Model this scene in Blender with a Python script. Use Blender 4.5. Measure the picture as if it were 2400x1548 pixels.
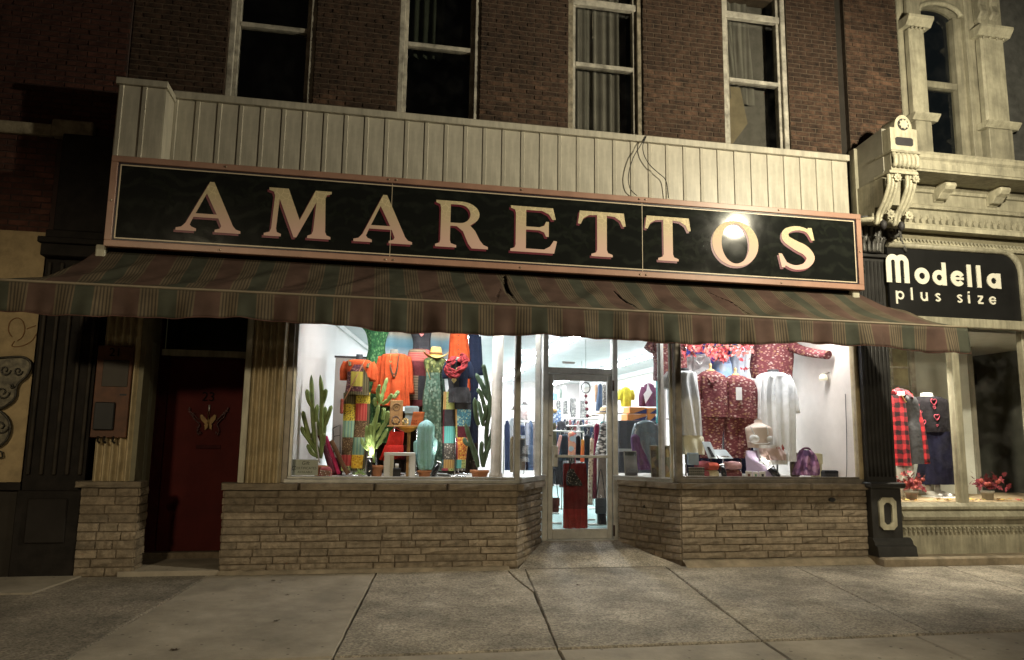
import bpy, bmesh, math, random
from mathutils import Vector, Matrix
import numpy as np
random.seed(7)
R = math.radians
for o in list(bpy.data.objects): bpy.data.objects.remove(o)
sc = bpy.context.scene
COL = sc.collection
# ------------------------------------------------------------------ camera
CAM = Vector((0, -9.0, 1.5)); FPX = 1760.0; YAW, PIT, ROL = R(10.95), R(8.37), R(.84)
fw = Vector((math.sin(YAW)*math.cos(PIT), math.cos(YAW)*math.cos(PIT), math.sin(PIT)))
rt = Vector((math.cos(YAW), -math.sin(YAW), 0)); upv = rt.cross(fw)
rt2 = rt*math.cos(ROL) + upv*math.sin(ROL); up2 = upv*math.cos(ROL) - rt*math.sin(ROL)
cam = bpy.data.cameras.new('camera'); co = bpy.data.objects.new('camera', cam); COL.objects.link(co)
mw = Matrix((rt2, up2, -fw)).transposed().to_4x4(); mw.translation = CAM; co.matrix_world = mw
cam.sensor_fit = 'HORIZONTAL'; cam.sensor_width = 36; cam.lens = FPX/2400*36; cam.clip_end = 2000; cam.clip_start = .05
sc.camera = co
# ------------------------------------------------------------------ world, exposure
w = bpy.data.worlds.new('World'); sc.world = w; w.use_nodes = True
nt = w.node_tree; bg = nt.nodes['Background']
sky = nt.nodes.new('ShaderNodeTexSky'); sky.sky_type = 'NISHITA'; sky.sun_disc = False
sky.sun_elevation = R(1.0); sky.sun_rotation = R(200)
nt.links.new(sky.outputs[0], bg.inputs[0]); bg.inputs[1].default_value = .009
vs = sc.view_settings; vs.view_transform = 'Standard'; vs.look = 'None'; vs.gamma = 1; vs.use_curve_mapping = False; vs.exposure = 0
sc.cycles.use_denoising = True
try: sc.cycles.denoiser = 'OPENIMAGEDENOISE'
except Exception: pass
sc.cycles.max_bounces = 7; sc.cycles.transparent_max_bounces = 24; sc.cycles.diffuse_bounces = 4
sc.cycles.glossy_bounces = 3; sc.cycles.sample_clamp_indirect = 4; sc.cycles.caustics_reflective = False; sc.cycles.caustics_refractive = False
# ------------------------------------------------------------------ helpers
def P(u, v, Y):
    d = fw + rt2*((u-1200)/FPX) - up2*((v-774)/FPX)
    return CAM + d*((Y-CAM.y)/d.y)
def PZ(u, v, Z):
    d = fw + rt2*((u-1200)/FPX) - up2*((v-774)/FPX)
    return CAM + d*((Z-CAM.z)/d.z)
SL = .02
def gnd(u, v):                      # point on the gently sloping pavement
    d = fw + rt2*((u-1200)/FPX) - up2*((v-774)/FPX)
    t = (SL*CAM.y - CAM.z)/(d.z - SL*d.y)
    return CAM + d*t
WL = {}
def tag(o, label=None, cat=None, group=None, kind=None):
    if label: o['label'] = label
    if cat: o['category'] = cat
    if group: o['group'] = group
    if kind: o['kind'] = kind
    return o
def thing(name, label, cat, loc=(0, 0, 0), group=None, kind=None):
    o = bpy.data.objects.new(name, None); COL.objects.link(o); o.location = loc; o.empty_display_size = .1
    WL[o.name] = Vector(loc); return tag(o, label, cat, group, kind)
def place(name, me, parent=None, loc=(0, 0, 0), mat=None):
    """link a mesh object whose own coordinates are already local to loc"""
    o = bpy.data.objects.new(name, me); COL.objects.link(o)
    if parent is not None:
        o.parent = parent; o.location = Vector(loc) - WL[parent.name]
    else: o.location = loc
    WL[o.name] = Vector(loc)
    if mat is not None and not me.materials: me.materials.append(mat)
    return o
class MB:
    def __init__(s): s.v = []; s.f = []; s.m = []; s.sm = []
    def add(s, vs, fs, mi=0, sm=False):
        b = len(s.v); s.v += [tuple(x) for x in vs]
        for f in fs: s.f.append(tuple(b+i for i in f)); s.m.append(mi); s.sm.append(sm)
        return s
    def box(s, x0, x1, y0, y1, z0, z1, mi=0):
        return s.add([(x0,y0,z0),(x1,y0,z0),(x1,y1,z0),(x0,y1,z0),(x0,y0,z1),(x1,y0,z1),(x1,y1,z1),(x0,y1,z1)],
            [(0,3,2,1),(4,5,6,7),(0,1,5,4),(1,2,6,5),(2,3,7,6),(3,0,4,7)], mi)
    def bar(s, a, b, wd, th, n=(0, -1, 0), mi=0):
        """box beam from a to b, width wd across, thickness th along n"""
        a = Vector(a); b = Vector(b); t = (b-a).normalized(); n = Vector(n); n = (n - t*n.dot(t)).normalized(); q = t.cross(n)
        vs = [p + q*sx*wd/2 + n*sy*th/2 for p in (a, b) for sx, sy in ((-1,-1),(1,-1),(1,1),(-1,1))]
        return s.add(vs, [(0,1,2,3),(7,6,5,4),(0,4,5,1),(1,5,6,2),(2,6,7,3),(3,7,4,0)], mi)
    def prism(s, pts, d, mi=0):
        """closed polygon pts (3D), extruded by vector d"""
        n = len(pts); d = Vector(d); vs = [Vector(p) for p in pts]; vs += [p + d for p in vs]
        return s.add(vs, [tuple(range(n))[::-1], tuple(range(n, 2*n))] + [(i, (i+1) % n, n+(i+1) % n, n+i) for i in range(n)], mi)
    def xprof(s, prof, x0, x1, mi=0):
        """profile of (y,z) extruded along x"""
        return s.prism([(x0, y, z) for y, z in prof], (x1-x0, 0, 0), mi)
    def tube(s, pts, rad, n=8, mi=0, cap=True, flat=1.0):
        pts = [Vector(p) for p in pts]
        if not hasattr(rad, '__len__'): rad = [rad]*len(pts)
        b = len(s.v); up = None
        for i, p in enumerate(pts):
            t = (pts[min(i+1, len(pts)-1)] - pts[max(i-1, 0)]).normalized()
            if up is None:
                up = Vector((0, 1, 0)) if abs(t.y) < .9 else Vector((1, 0, 0))
            up = (up - t*up.dot(t)).normalized(); q = t.cross(up)
            for k in range(n):
                a = 2*math.pi*k/n
                s.v.append(tuple(p + q*math.cos(a)*rad[i] + up*math.sin(a)*rad[i]*flat))
        for i in range(len(pts)-1):
            for k in range(n):
                s.f.append((b+i*n+k, b+i*n+(k+1) % n, b+(i+1)*n+(k+1) % n, b+(i+1)*n+k)); s.m.append(mi); s.sm.append(True)
        if cap:
            s.f.append(tuple(b+k for k in range(n))[::-1]); s.m.append(mi); s.sm.append(False)
            e = b+(len(pts)-1)*n; s.f.append(tuple(e+k for k in range(n))); s.m.append(mi); s.sm.append(False)
        return s
    def lathe(s, c, prof, n=16, mi=0, sx=1, sy=1, sm=True):
        """profile of (r,z) turned about the vertical through c"""
        b = len(s.v)
        for r, z in prof:
            for k in range(n):
                a = 2*math.pi*k/n; s.v.append((c[0]+r*sx*math.cos(a), c[1]+r*sy*math.sin(a), c[2]+z))
        for i in range(len(prof)-1):
            for k in range(n):
                s.f.append((b+i*n+k, b+i*n+(k+1) % n, b+(i+1)*n+(k+1) % n, b+(i+1)*n+k)); s.m.append(mi); s.sm.append(sm)
        s.f.append(tuple(b+k for k in range(n))[::-1]); s.m.append(mi); s.sm.append(False)
        e = b+(len(prof)-1)*n; s.f.append(tuple(e+k for k in range(n))); s.m.append(mi); s.sm.append(False)
        return s
    def ball(s, c, r, n=10, m=6, mi=0, sx=1, sy=1, sz=1):
        return s.lathe(c, [(max(.02*r, r*math.sin(math.pi*i/m)), -r*sz*math.cos(math.pi*i/m)) for i in range(m+1)], n, mi, sx, sy)
    def grid(s, fn, nu, nv, mi=0, skip=None, sm=True):
        b = len(s.v)
        for j in range(nv+1):
            for i in range(nu+1): s.v.append(tuple(fn(i/nu, j/nv)))
        for j in range(nv):
            for i in range(nu):
                if skip and skip((i+.5)/nu, (j+.5)/nv): continue
                a = b+j*(nu+1)+i; s.f.append((a, a+1, a+nu+2, a+nu+1)); s.m.append(mi(i/nu, j/nv) if callable(mi) else mi); s.sm.append(sm)
        return s
    def mesh(s, name, mats, off=(0, 0, 0), bevel=0):
        me = bpy.data.meshes.new(name); ox, oy, oz = off
        me.from_pydata([(x-ox, y-oy, z-oz) for x, y, z in s.v], [], s.f)
        if not isinstance(mats, (list, tuple)): mats = [mats]
        for m in mats: me.materials.append(m)
        me.polygons.foreach_set('material_index', s.m); me.polygons.foreach_set('use_smooth', s.sm)
        me.update()
        if bevel or True:
            bm = bmesh.new(); bm.from_mesh(me); bmesh.ops.recalc_face_normals(bm, faces=bm.faces)
            if bevel:
                es = [e for e in bm.edges if len(e.link_faces) == 2 and e.calc_face_angle(0) > .6]
                bmesh.ops.bevel(bm, geom=es, offset=bevel, segments=1, profile=.6, affect='EDGES', clamp_overlap=True)
            bm.to_mesh(me); bm.free()
        return me
    def build(s, name, mats, parent=None, label=None, cat=None, group=None, kind=None, bevel=0, loc=None):
        if parent is not None: loc = WL[parent.name]
        elif loc is None:
            a = np.array(s.v); loc = ((a[:,0].min()+a[:,0].max())/2, (a[:,1].min()+a[:,1].max())/2, a[:,2].min())
        o = place(name, s.mesh(name, mats, loc, bevel), parent, loc)
        return tag(o, label, cat, group, kind)
def S(h):                                   # sRGB 0..255 -> linear
    return tuple(((c/255)/12.92 if c/255 <= .04045 else ((c/255+.055)/1.055)**2.4) for c in h)
MATS = {}
def mat(name, col, rough=.7, metal=0, var=.18, vs=6, bump=0, bs=60, rnd=0, spec=.4, col2=None, emit=0):
    """procedural paint / stone / cloth: noise-mottled colour, fine bump, optional per-object variation"""
    if name in MATS: return MATS[name]
    m = bpy.data.materials.new(name); m.use_nodes = True; n = m.node_tree.nodes; l = m.node_tree.links
    b = n['Principled BSDF']; b.inputs['Roughness'].default_value = rough; b.inputs['Metallic'].default_value = metal
    b.inputs['Specular IOR Level'].default_value = spec
    tc = n.new('ShaderNodeTexCoord'); nz = n.new('ShaderNodeTexNoise'); nz.inputs['Scale'].default_value = vs; nz.inputs['Detail'].default_value = 6; nz.inputs['Roughness'].default_value = .65
    cs = n.new('ShaderNodeNewGeometry').outputs['Position'] if rnd else tc.outputs['Object']     # scaled pieces share one mesh: texture them in real size
    l.new(cs, nz.inputs['Vector'])
    mx = n.new('ShaderNodeMix'); mx.data_type = 'RGBA'
    c2 = col2 or tuple(c*(1-var*1.6) for c in col)
    mx.inputs[6].default_value = (*c2, 1); mx.inputs[7].default_value = (*[min(1, c*(1+var*.5)) for c in col], 1)
    rp = n.new('ShaderNodeMapRange'); rp.inputs[1].default_value = .3; rp.inputs[2].default_value = .7
    l.new(nz.outputs['Fac'], rp.inputs[0]); l.new(rp.outputs[0], mx.inputs[0]); out = mx.outputs[2]
    if rnd:
        oi = n.new('ShaderNodeObjectInfo'); mr = n.new('ShaderNodeMapRange'); mr.inputs[3].default_value = 1-rnd; mr.inputs[4].default_value = 1+rnd*.8
        l.new(oi.outputs['Random'], mr.inputs[0])
        hs = n.new('ShaderNodeHueSaturation'); l.new(mr.outputs[0], hs.inputs['Value']); l.new(out, hs.inputs['Color']); out = hs.outputs[0]
    l.new(out, b.inputs['Base Color'])
    if bump:
        nb = n.new('ShaderNodeTexNoise'); nb.inputs['Scale'].default_value = bs; nb.inputs['Detail'].default_value = 4
        l.new(cs, nb.inputs['Vector']); bp = n.new('ShaderNodeBump'); bp.inputs['Strength'].default_value = bump; bp.inputs['Distance'].default_value = .01
        l.new(nb.outputs['Fac'], bp.inputs['Height']); l.new(bp.outputs[0], b.inputs['Normal'])
    if emit:
        b.inputs['Emission Color'].default_value = (*col, 1); b.inputs['Emission Strength'].default_value = emit
    MATS[name] = m; return m
def glass(name, tint=(1, 1, 1), ior=1.5, dirt=.02):
    m = bpy.data.materials.new(name); m.use_nodes = True; n = m.node_tree.nodes; l = m.node_tree.links; n.clear()
    o = n.new('ShaderNodeOutputMaterial'); t = n.new('ShaderNodeBsdfTransparent'); t.inputs[0].default_value = (*tint, 1)
    g = n.new('ShaderNodeBsdfGlossy'); g.inputs['Roughness'].default_value = .02
    lw = n.new('ShaderNodeLayerWeight'); lw.inputs[0].default_value = .5; pw = n.new('ShaderNodeMath'); pw.operation = 'POWER'; pw.inputs[1].default_value = 5; l.new(lw.outputs['Facing'], pw.inputs[0])
    fr = n.new('ShaderNodeMath'); fr.operation = 'MULTIPLY_ADD'; fr.inputs[1].default_value = .8; fr.inputs[2].default_value = ((ior-1)/(ior+1))**2*.7; l.new(pw.outputs[0], fr.inputs[0])
    mx = n.new('ShaderNodeMixShader'); l.new(fr.outputs[0], mx.inputs[0]); l.new(t.outputs[0], mx.inputs[1]); l.new(g.outputs[0], mx.inputs[2])
    df = n.new('ShaderNodeBsdfDiffuse'); df.inputs[0].default_value = (.6, .6, .58, 1)
    tc = n.new('ShaderNodeTexCoord'); nz = n.new('ShaderNodeTexNoise'); nz.inputs['Scale'].default_value = 5; nz.inputs['Detail'].default_value = 8
    l.new(tc.outputs['Object'], nz.inputs['Vector']); mr = n.new('ShaderNodeMapRange'); mr.inputs[1].default_value = .45; mr.inputs[2].default_value = .8; mr.inputs[3].default_value = 0; mr.inputs[4].default_value = dirt
    l.new(nz.outputs['Fac'], mr.inputs[0]); m2 = n.new('ShaderNodeMixShader'); l.new(mr.outputs[0], m2.inputs[0]); l.new(mx.outputs[0], m2.inputs[1]); l.new(df.outputs[0], m2.inputs[2])
    l.new(m2.outputs[0], o.inputs[0]); MATS[name] = m; return m
def ramp_mat(name, stops, axis='X', period=1.0, phase=0.0, rough=.85, const=True, bump=.2, bs=150, var=.12, warp=0, absolute=False):
    """colour bands along one object axis (woven stripes, printed gradients)"""
    if name in MATS: return MATS[name]
    m = bpy.data.materials.new(name); m.use_nodes = True; n = m.node_tree.nodes; l = m.node_tree.links
    b = n['Principled BSDF']; b.inputs['Roughness'].default_value = rough; b.inputs['Specular IOR Level'].default_value = .2
    tc = n.new('ShaderNodeTexCoord'); sx = n.new('ShaderNodeSeparateXYZ'); l.new(tc.outputs['Object'], sx.inputs[0])
    a = n.new('ShaderNodeMath'); a.operation = 'MULTIPLY_ADD'; a.inputs[1].default_value = 1/period; a.inputs[2].default_value = phase
    l.new(sx.outputs[axis], a.inputs[0]); src = a.outputs[0]
    if not absolute:
        f = n.new('ShaderNodeMath'); f.operation = 'FRACT'; l.new(src, f.inputs[0]); src = f.outputs[0]
    cr = n.new('ShaderNodeValToRGB'); cr.color_ramp.interpolation = 'CONSTANT' if const else 'LINEAR'
    e = cr.color_ramp.elements
    e[0].position, e[0].color = stops[0][0], (*stops[0][1], 1); e[1].position, e[1].color = stops[1][0], (*stops[1][1], 1)
    for p, c in stops[2:]:
        k = e.new(p); k.color = (*c, 1)
    l.new(src, cr.inputs[0])
    nz = n.new('ShaderNodeTexNoise'); nz.inputs['Scale'].default_value = 4; nz.inputs['Detail'].default_value = 7; l.new(tc.outputs['Object'], nz.inputs['Vector'])
    mr = n.new('ShaderNodeMapRange'); mr.inputs[1].default_value = .3; mr.inputs[2].default_value = .7; mr.inputs[3].default_value = 1-var*1.5; mr.inputs[4].default_value = 1+var
    l.new(nz.outputs['Fac'], mr.inputs[0]); hs = n.new('ShaderNodeHueSaturation'); l.new(mr.outputs[0], hs.inputs['Value']); l.new(cr.outputs[0], hs.inputs['Color']); l.new(hs.outputs[0], b.inputs['Base Color'])
    nb = n.new('ShaderNodeTexNoise'); nb.inputs['Scale'].default_value = bs; l.new(tc.outputs['Object'], nb.inputs['Vector']); bp = n.new('ShaderNodeBump'); bp.inputs['Strength'].default_value = bump; bp.inputs['Distance'].default_value = .005
    l.new(nb.outputs['Fac'], bp.inputs['Height']); l.new(bp.outputs[0], b.inputs['Normal'])
    MATS[name] = m; return m
def print_mat(name, base, spots, scale=28, thr=(.18, .34), stretch=(1, 1, 1.0), rough=.85, rot=0.0):
    """printed cloth: voronoi motifs of several colours on a ground"""
    if name in MATS: return MATS[name]
    m = bpy.data.materials.new(name); m.use_nodes = True; n = m.node_tree.nodes; l = m.node_tree.links
    b = n['Principled BSDF']; b.inputs['Roughness'].default_value = rough; b.inputs['Specular IOR Level'].default_value = .2
    tc = n.new('ShaderNodeTexCoord'); mp = n.new('ShaderNodeMapping'); mp.inputs['Scale'].default_value = stretch; mp.inputs['Rotation'].default_value = (0, rot, 0); l.new(tc.outputs['Object'], mp.inputs[0])
    v = n.new('ShaderNodeTexVoronoi'); v.inputs['Scale'].default_value = scale; l.new(mp.outputs[0], v.inputs['Vector'])
    cr = n.new('ShaderNodeValToRGB'); e = cr.color_ramp.elements; k = len(spots); cr.color_ramp.interpolation = 'CONSTANT'
    for i, c in enumerate(spots):
        el = e[i] if i < 2 else e.new(i/k)
        el.position = i/k; el.color = (*c, 1)
    if k == 1: e[1].color = (*spots[0], 1)
    sp = n.new('ShaderNodeSeparateColor'); l.new(v.outputs['Color'], sp.inputs[0]); l.new(sp.outputs[0], cr.inputs[0])
    mr = n.new('ShaderNodeMapRange'); mr.inputs[1].default_value = thr[0]*1.5+.08; mr.inputs[2].default_value = thr[1]*1.3+.12; mr.inputs[3].default_value = 1; mr.inputs[4].default_value = 0
    l.new(v.outputs['Distance'], mr.inputs[0]); mx = n.new('ShaderNodeMix'); mx.data_type = 'RGBA'; l.new(mr.outputs[0], mx.inputs[0]); mx.inputs[6].default_value = (*base, 1); l.new(cr.outputs[0], mx.inputs[7])
    l.new(mx.outputs[2], b.inputs['Base Color'])
    nb = n.new('ShaderNodeTexNoise'); nb.inputs['Scale'].default_value = 16; nb.inputs['Detail'].default_value = 3; l.new(tc.outputs['Object'], nb.inputs['Vector']); bp = n.new('ShaderNodeBump'); bp.inputs['Strength'].default_value = .6; bp.inputs['Distance'].default_value = .03; l.new(nb.outputs['Fac'], bp.inputs['Height']); l.new(bp.outputs[0], b.inputs['Normal'])
    MATS[name] = m; return m
def poly_mesh(name, contours, th):
    cu = bpy.data.curves.new(name, 'CURVE'); cu.dimensions = '2D'; cu.fill_mode = 'BOTH'; cu.extrude = th/2
    for c in contours:
        s = cu.splines.new('POLY'); s.points.add(len(c)-1); s.use_cyclic_u = True
        for q, (x, y) in zip(s.points, c): q.co = (x, y, 0, 1)
    o = bpy.data.objects.new(name, cu); me = bpy.data.meshes.new_from_object(o); bpy.data.objects.remove(o); bpy.data.curves.remove(cu)
    me.transform(Matrix(((1,0,0,0),(0,0,-1,0),(0,1,0,0),(0,0,0,1)))); me.materials.clear(); return me   # xy -> xz, facing -y
def text_mesh(name, body, size, th=.002, align='CENTER', shear=0):
    cu = bpy.data.curves.new(name, 'FONT'); cu.body = body; cu.size = size; cu.extrude = th/2; cu.align_x = align; cu.shear = shear
    o = bpy.data.objects.new(name, cu); me = bpy.data.meshes.new_from_object(o); bpy.data.objects.remove(o); bpy.data.curves.remove(cu)
    me.transform(Matrix(((1,0,0,0),(0,0,-1,0),(0,1,0,0),(0,0,0,1)))); me.materials.clear(); return me
def ribbon(pts, wd):
    """2-D outline of a stroke of width wd along pts"""
    L_, R_ = [], []
    for i, p in enumerate(pts):
        a = pts[max(i-1, 0)]; b = pts[min(i+1, len(pts)-1)]; dx, dy = b[0]-a[0], b[1]-a[1]; d = math.hypot(dx, dy) or 1
        h = (wd[i] if hasattr(wd, '__len__') else wd)/2
        L_.append((p[0]-dy/d*h, p[1]+dx/d*h)); R_.append((p[0]+dy/d*h, p[1]-dx/d*h))
    return L_ + R_[::-1]
def arc(cx, cy, r, a0, a1, n=14, ry=None):
    ry = ry or r
    return [(cx+r*math.cos(R(a0+(a1-a0)*i/n)), cy+ry*math.sin(R(a0+(a1-a0)*i/n))) for i in range(n+1)]
def unit_piece(name, m, rough=.0, ch=.06, seed=0, nx=3, nz=2):
    """one stone / brick, 1 x 1 x 1 with its front at y=0 looking to -y, chamfered and rough-faced; scaled when placed"""
    rn = random.Random(seed); vs = []; 
    for j in range(nz+1):
        for i in range(nx+1):
            x = i/nx; z = j/nz; edge = i in (0, nx) or j in (0, nz)
            xx = ch*.3+x*(1-ch*.6); zz = ch+z*(1-2*ch)
            vs.append((xx, rn.uniform(-rough, rough) if not edge else rn.uniform(0, rough), zz))
    b = len(vs); vs += [(0, .3, 0), (1, .3, 0), (1, .3, 1), (0, .3, 1), (0, 1, 0), (1, 1, 0), (1, 1, 1), (0, 1, 1)]
    fs = []
    for j in range(nz):
        for i in range(nx): a = j*(nx+1)+i; fs.append((a, a+1, a+nx+2, a+nx+1))
    bot = list(range(nx+1)); top = [nz*(nx+1)+i for i in range(nx+1)]; lef = [j*(nx+1) for j in range(nz+1)]; rig = [j*(nx+1)+nx for j in range(nz+1)]
    fs += [tuple(bot[::-1]+[b, b+1]), tuple(top+[b+2, b+3]), tuple(lef+[b+3, b]), tuple(rig[::-1]+[b+1, b+2])]
    fs += [(b, b+4, b+5, b+1), (b+1, b+5, b+6, b+2), (b+2, b+6, b+7, b+3), (b+3, b+7, b+4, b)]
    mb = MB().add(vs, fs); return mb.mesh(name, m)
def piece(name, me, parent, org, ang, sx, sy, sz):
    o = bpy.data.objects.new(name, me); COL.objects.link(o); o.parent = parent
    o.location = Vector(org) - WL[parent.name]; o.rotation_euler = (0, 0, ang); o.scale = (sx, sy, sz); return o
def bez(pts, n=8):
    """Catmull-Rom through pts"""
    pts = [Vector(p) for p in pts]; q = [pts[0]*2-pts[1]] + pts + [pts[-1]*2-pts[-2]]; out = []
    for i in range(1, len(q)-2):
        for k in range(n):
            t = k/n; a, b, c, d = q[i-1:i+3]
            out.append(.5*((2*b)+(c-a)*t+(2*a-5*b+4*c-d)*t*t+(3*b-a-3*c+d)*t**3))
    return out + [pts[-1]]
# ------------------------------------------------------------------ materials used everywhere
CREAM = mat('cream_siding_paint', (.52, .485, .395), .45, var=.14, vs=2.5, bump=.05, bs=30)
CREAMT = mat('cream_trim_paint', (.50, .47, .36), .5, var=.2, vs=3, bump=.1, bs=40)
STONE = mat('tan_split_stone', (.25, .200, .142), .9, var=.3, vs=14, bump=.9, bs=55, rnd=.22)
MORTAR = mat('dark_mortar', (.15, .115, .078), .95, var=.3, vs=12, bump=.5, bs=80)
CAPST = mat('cap_stone', (.245, .20, .145), .85, var=.3, vs=7, bump=.6, bs=50, rnd=.15)
BRICK = mat('red_brown_brick', (.10, .055, .034), .9, var=.55, vs=10, bump=.6, bs=60, rnd=.42)
BRICKD = mat('old_dark_brick', (.085, .032, .022), .9, var=.35, vs=6, bump=.5, bs=50, rnd=.3)
BMORT = mat('brick_mortar', (.10, .072, .05), .95, var=.3, vs=10, bump=.4, bs=80)
ALU = mat('anodised_aluminium', (.48, .47, .43), .4, metal=.5, var=.22, vs=5, bump=.05)
ALUD = mat('bronze_window_metal', (.25, .22, .18), .45, metal=.35, var=.3, vs=6)
DARKIRON = mat('black_painted_iron', (.016, .013, .011), .7, var=.4, vs=6, bump=.15, bs=40, spec=.15)
def streak(m, amt=.25, sc=(5, 5, .5), size=3.0, world=False):
    """rain-washed streaks and grime worked into a paint"""
    n = m.node_tree.nodes; l = m.node_tree.links; b = n['Principled BSDF']; old = b.inputs['Base Color'].links[0].from_socket
    tc = n.new('ShaderNodeTexCoord'); mp = n.new('ShaderNodeMapping'); mp.inputs['Scale'].default_value = sc; l.new(n.new('ShaderNodeNewGeometry').outputs['Position'] if world else tc.outputs['Object'], mp.inputs[0])
    nz = n.new('ShaderNodeTexNoise'); nz.inputs['Scale'].default_value = size; nz.inputs['Detail'].default_value = 8; nz.inputs['Roughness'].default_value = .7; l.new(mp.outputs[0], nz.inputs['Vector'])
    mr = n.new('ShaderNodeMapRange'); mr.inputs[1].default_value = .35; mr.inputs[2].default_value = .62; mr.inputs[3].default_value = 1-amt; mr.inputs[4].default_value = 1.05; l.new(nz.outputs['Fac'], mr.inputs[0])
    hs = n.new('ShaderNodeHueSaturation'); l.new(old, hs.inputs['Color']); l.new(mr.outputs[0], hs.inputs['Value']); l.new(hs.outputs[0], b.inputs['Base Color'])
def spots(m, size=9, r=(.10, .16), dark=.45):
    """gum spots, oil drips and chips scattered over paving"""
    n = m.node_tree.nodes; l = m.node_tree.links; b = n['Principled BSDF']; old = b.inputs['Base Color'].links[0].from_socket
    tc = n.new('ShaderNodeTexCoord'); v = n.new('ShaderNodeTexVoronoi'); v.inputs['Scale'].default_value = size; l.new(tc.outputs['Object'], v.inputs['Vector'])
    mr = n.new('ShaderNodeMapRange'); mr.inputs[1].default_value = r[0]; mr.inputs[2].default_value = r[1]; mr.inputs[3].default_value = 1; mr.inputs[4].default_value = 0; l.new(v.outputs['Distance'], mr.inputs[0])
    sp = n.new('ShaderNodeSeparateColor'); l.new(v.outputs['Color'], sp.inputs[0]); gt = n.new('ShaderNodeMath'); gt.operation = 'GREATER_THAN'; gt.inputs[1].default_value = .55; l.new(sp.outputs[0], gt.inputs[0])
    mu = n.new('ShaderNodeMath'); mu.operation = 'MULTIPLY'; l.new(mr.outputs[0], mu.inputs[0]); l.new(gt.outputs[0], mu.inputs[1])
    m2 = n.new('ShaderNodeMath'); m2.operation = 'MULTIPLY_ADD'; m2.inputs[1].default_value = dark-1; m2.inputs[2].default_value = 1; l.new(mu.outputs[0], m2.inputs[0])
    hs = n.new('ShaderNodeHueSaturation'); l.new(old, hs.inputs['Color']); l.new(m2.outputs[0], hs.inputs['Value']); l.new(hs.outputs[0], b.inputs['Base Color'])
streak(CREAM, .22); streak(CREAMT, .35); streak(STONE, .22, (1, 1, 1), 2.2, True); streak(BRICK, .4, (1, 1, .7), 1.3, True)
GLASS = glass('shop_glass')
GLASSU = glass('upstairs_glass', (.86, .86, .84), 1.7, .006)
BLACK = mat('matt_black', (.012, .012, .013), .6, var=.3)
WHITEP = mat('white_plaster', (.74, .72, .70), .8, var=.06, vs=1.2, bump=.05)
# ------------------------------------------------------------------ ground
CONC = mat('smooth_concrete', (.33, .288, .228), .9, var=.2, vs=2.2, bump=.25, bs=60)
def aggregate(name, c1, c2):
    m = mat(name, c1, .92, var=.25, vs=1.6); n = m.node_tree.nodes; l = m.node_tree.links; b = n['Principled BSDF']
    tc = n.new('ShaderNodeTexCoord'); v = n.new('ShaderNodeTexVoronoi'); v.inputs['Scale'].default_value = 70; l.new(tc.outputs['Object'], v.inputs['Vector'])
    sp = n.new('ShaderNodeSeparateColor'); l.new(v.outputs['Color'], sp.inputs[0])
    nz = n.new('ShaderNodeTexNoise'); nz.inputs['Scale'].default_value = 34; nz.inputs['Detail'].default_value = 5; l.new(tc.outputs['Object'], nz.inputs['Vector'])
    ad = n.new('ShaderNodeMath'); ad.operation = 'MULTIPLY_ADD'; ad.inputs[1].default_value = .55; l.new(sp.outputs[0], ad.inputs[0]); 
    sb = n.new('ShaderNodeMath'); sb.operation = 'MULTIPLY'; sb.inputs[1].default_value = .9; l.new(nz.outputs['Fac'], sb.inputs[0]); l.new(sb.outputs[0], ad.inputs[2])
    mr = n.new('ShaderNodeMapRange'); mr.inputs[1].default_value = .3; mr.inputs[2].default_value = 1.05; mr.inputs[3].default_value = .45; mr.inputs[4].default_value = 1.5; l.new(ad.outputs[0], mr.inputs[0])
    hs = n.new('ShaderNodeHueSaturation'); old = b.inputs['Base Color'].links[0].from_socket; l.new(old, hs.inputs['Color']); l.new(mr.outputs[0], hs.inputs['Value']); l.new(hs.outputs[0], b.inputs['Base Color'])
    bp = n.new('ShaderNodeBump'); bp.inputs['Strength'].default_value = .8; bp.inputs['Distance'].default_value = .006; l.new(ad.outputs[0], bp.inputs['Height']); l.new(bp.outputs[0], b.inputs['Normal'])
    return m
AGG = aggregate('exposed_aggregate', (.295, .258, .205), None)
AGGD = aggregate('worn_aggregate', (.225, .195, .155), None)
spots(CONC, 9, (.08, .15), .4); spots(AGG, 7, (.06, .12), .4); streak(CONC, .3, (1, 1, 1), .9); streak(AGG, .3, (1, 1, 1), .8); streak(AGGD, .3, (1, 1, 1), .8)
EARTH = mat('joint_dirt', (.025, .02, .014), .95)
ROAD = mat('asphalt', (.05, .05, .05), .9, var=.3, bump=.5, bs=120)
MB().add([(-150, -160, -.32), (150, -160, -.32), (150, 60, -.32), (-150, 60, -.32)], [(0, 1, 2, 3)]).build('road', ROAD, kind='structure', loc=(0, 0, -.32))
sw = thing('sidewalk', None, None, (0, 0, 0), kind='structure')
MB().box(-14, 20, -5.2, 1.2, -.3, -.13).build('bed', EARTH, sw)
kb = thing('kerb', None, None, (0, -5.3, -.3), kind='structure')
for k in range(11):
    MB().box(-14+3*k+.006, -11+3*k-.006, -5.4, -5.2, -.32, -.095).build('kerb_stone', CONC, kb, bevel=.015)
def jp(u, v): p = gnd(u, v); return (p.x, p.y)
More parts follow.
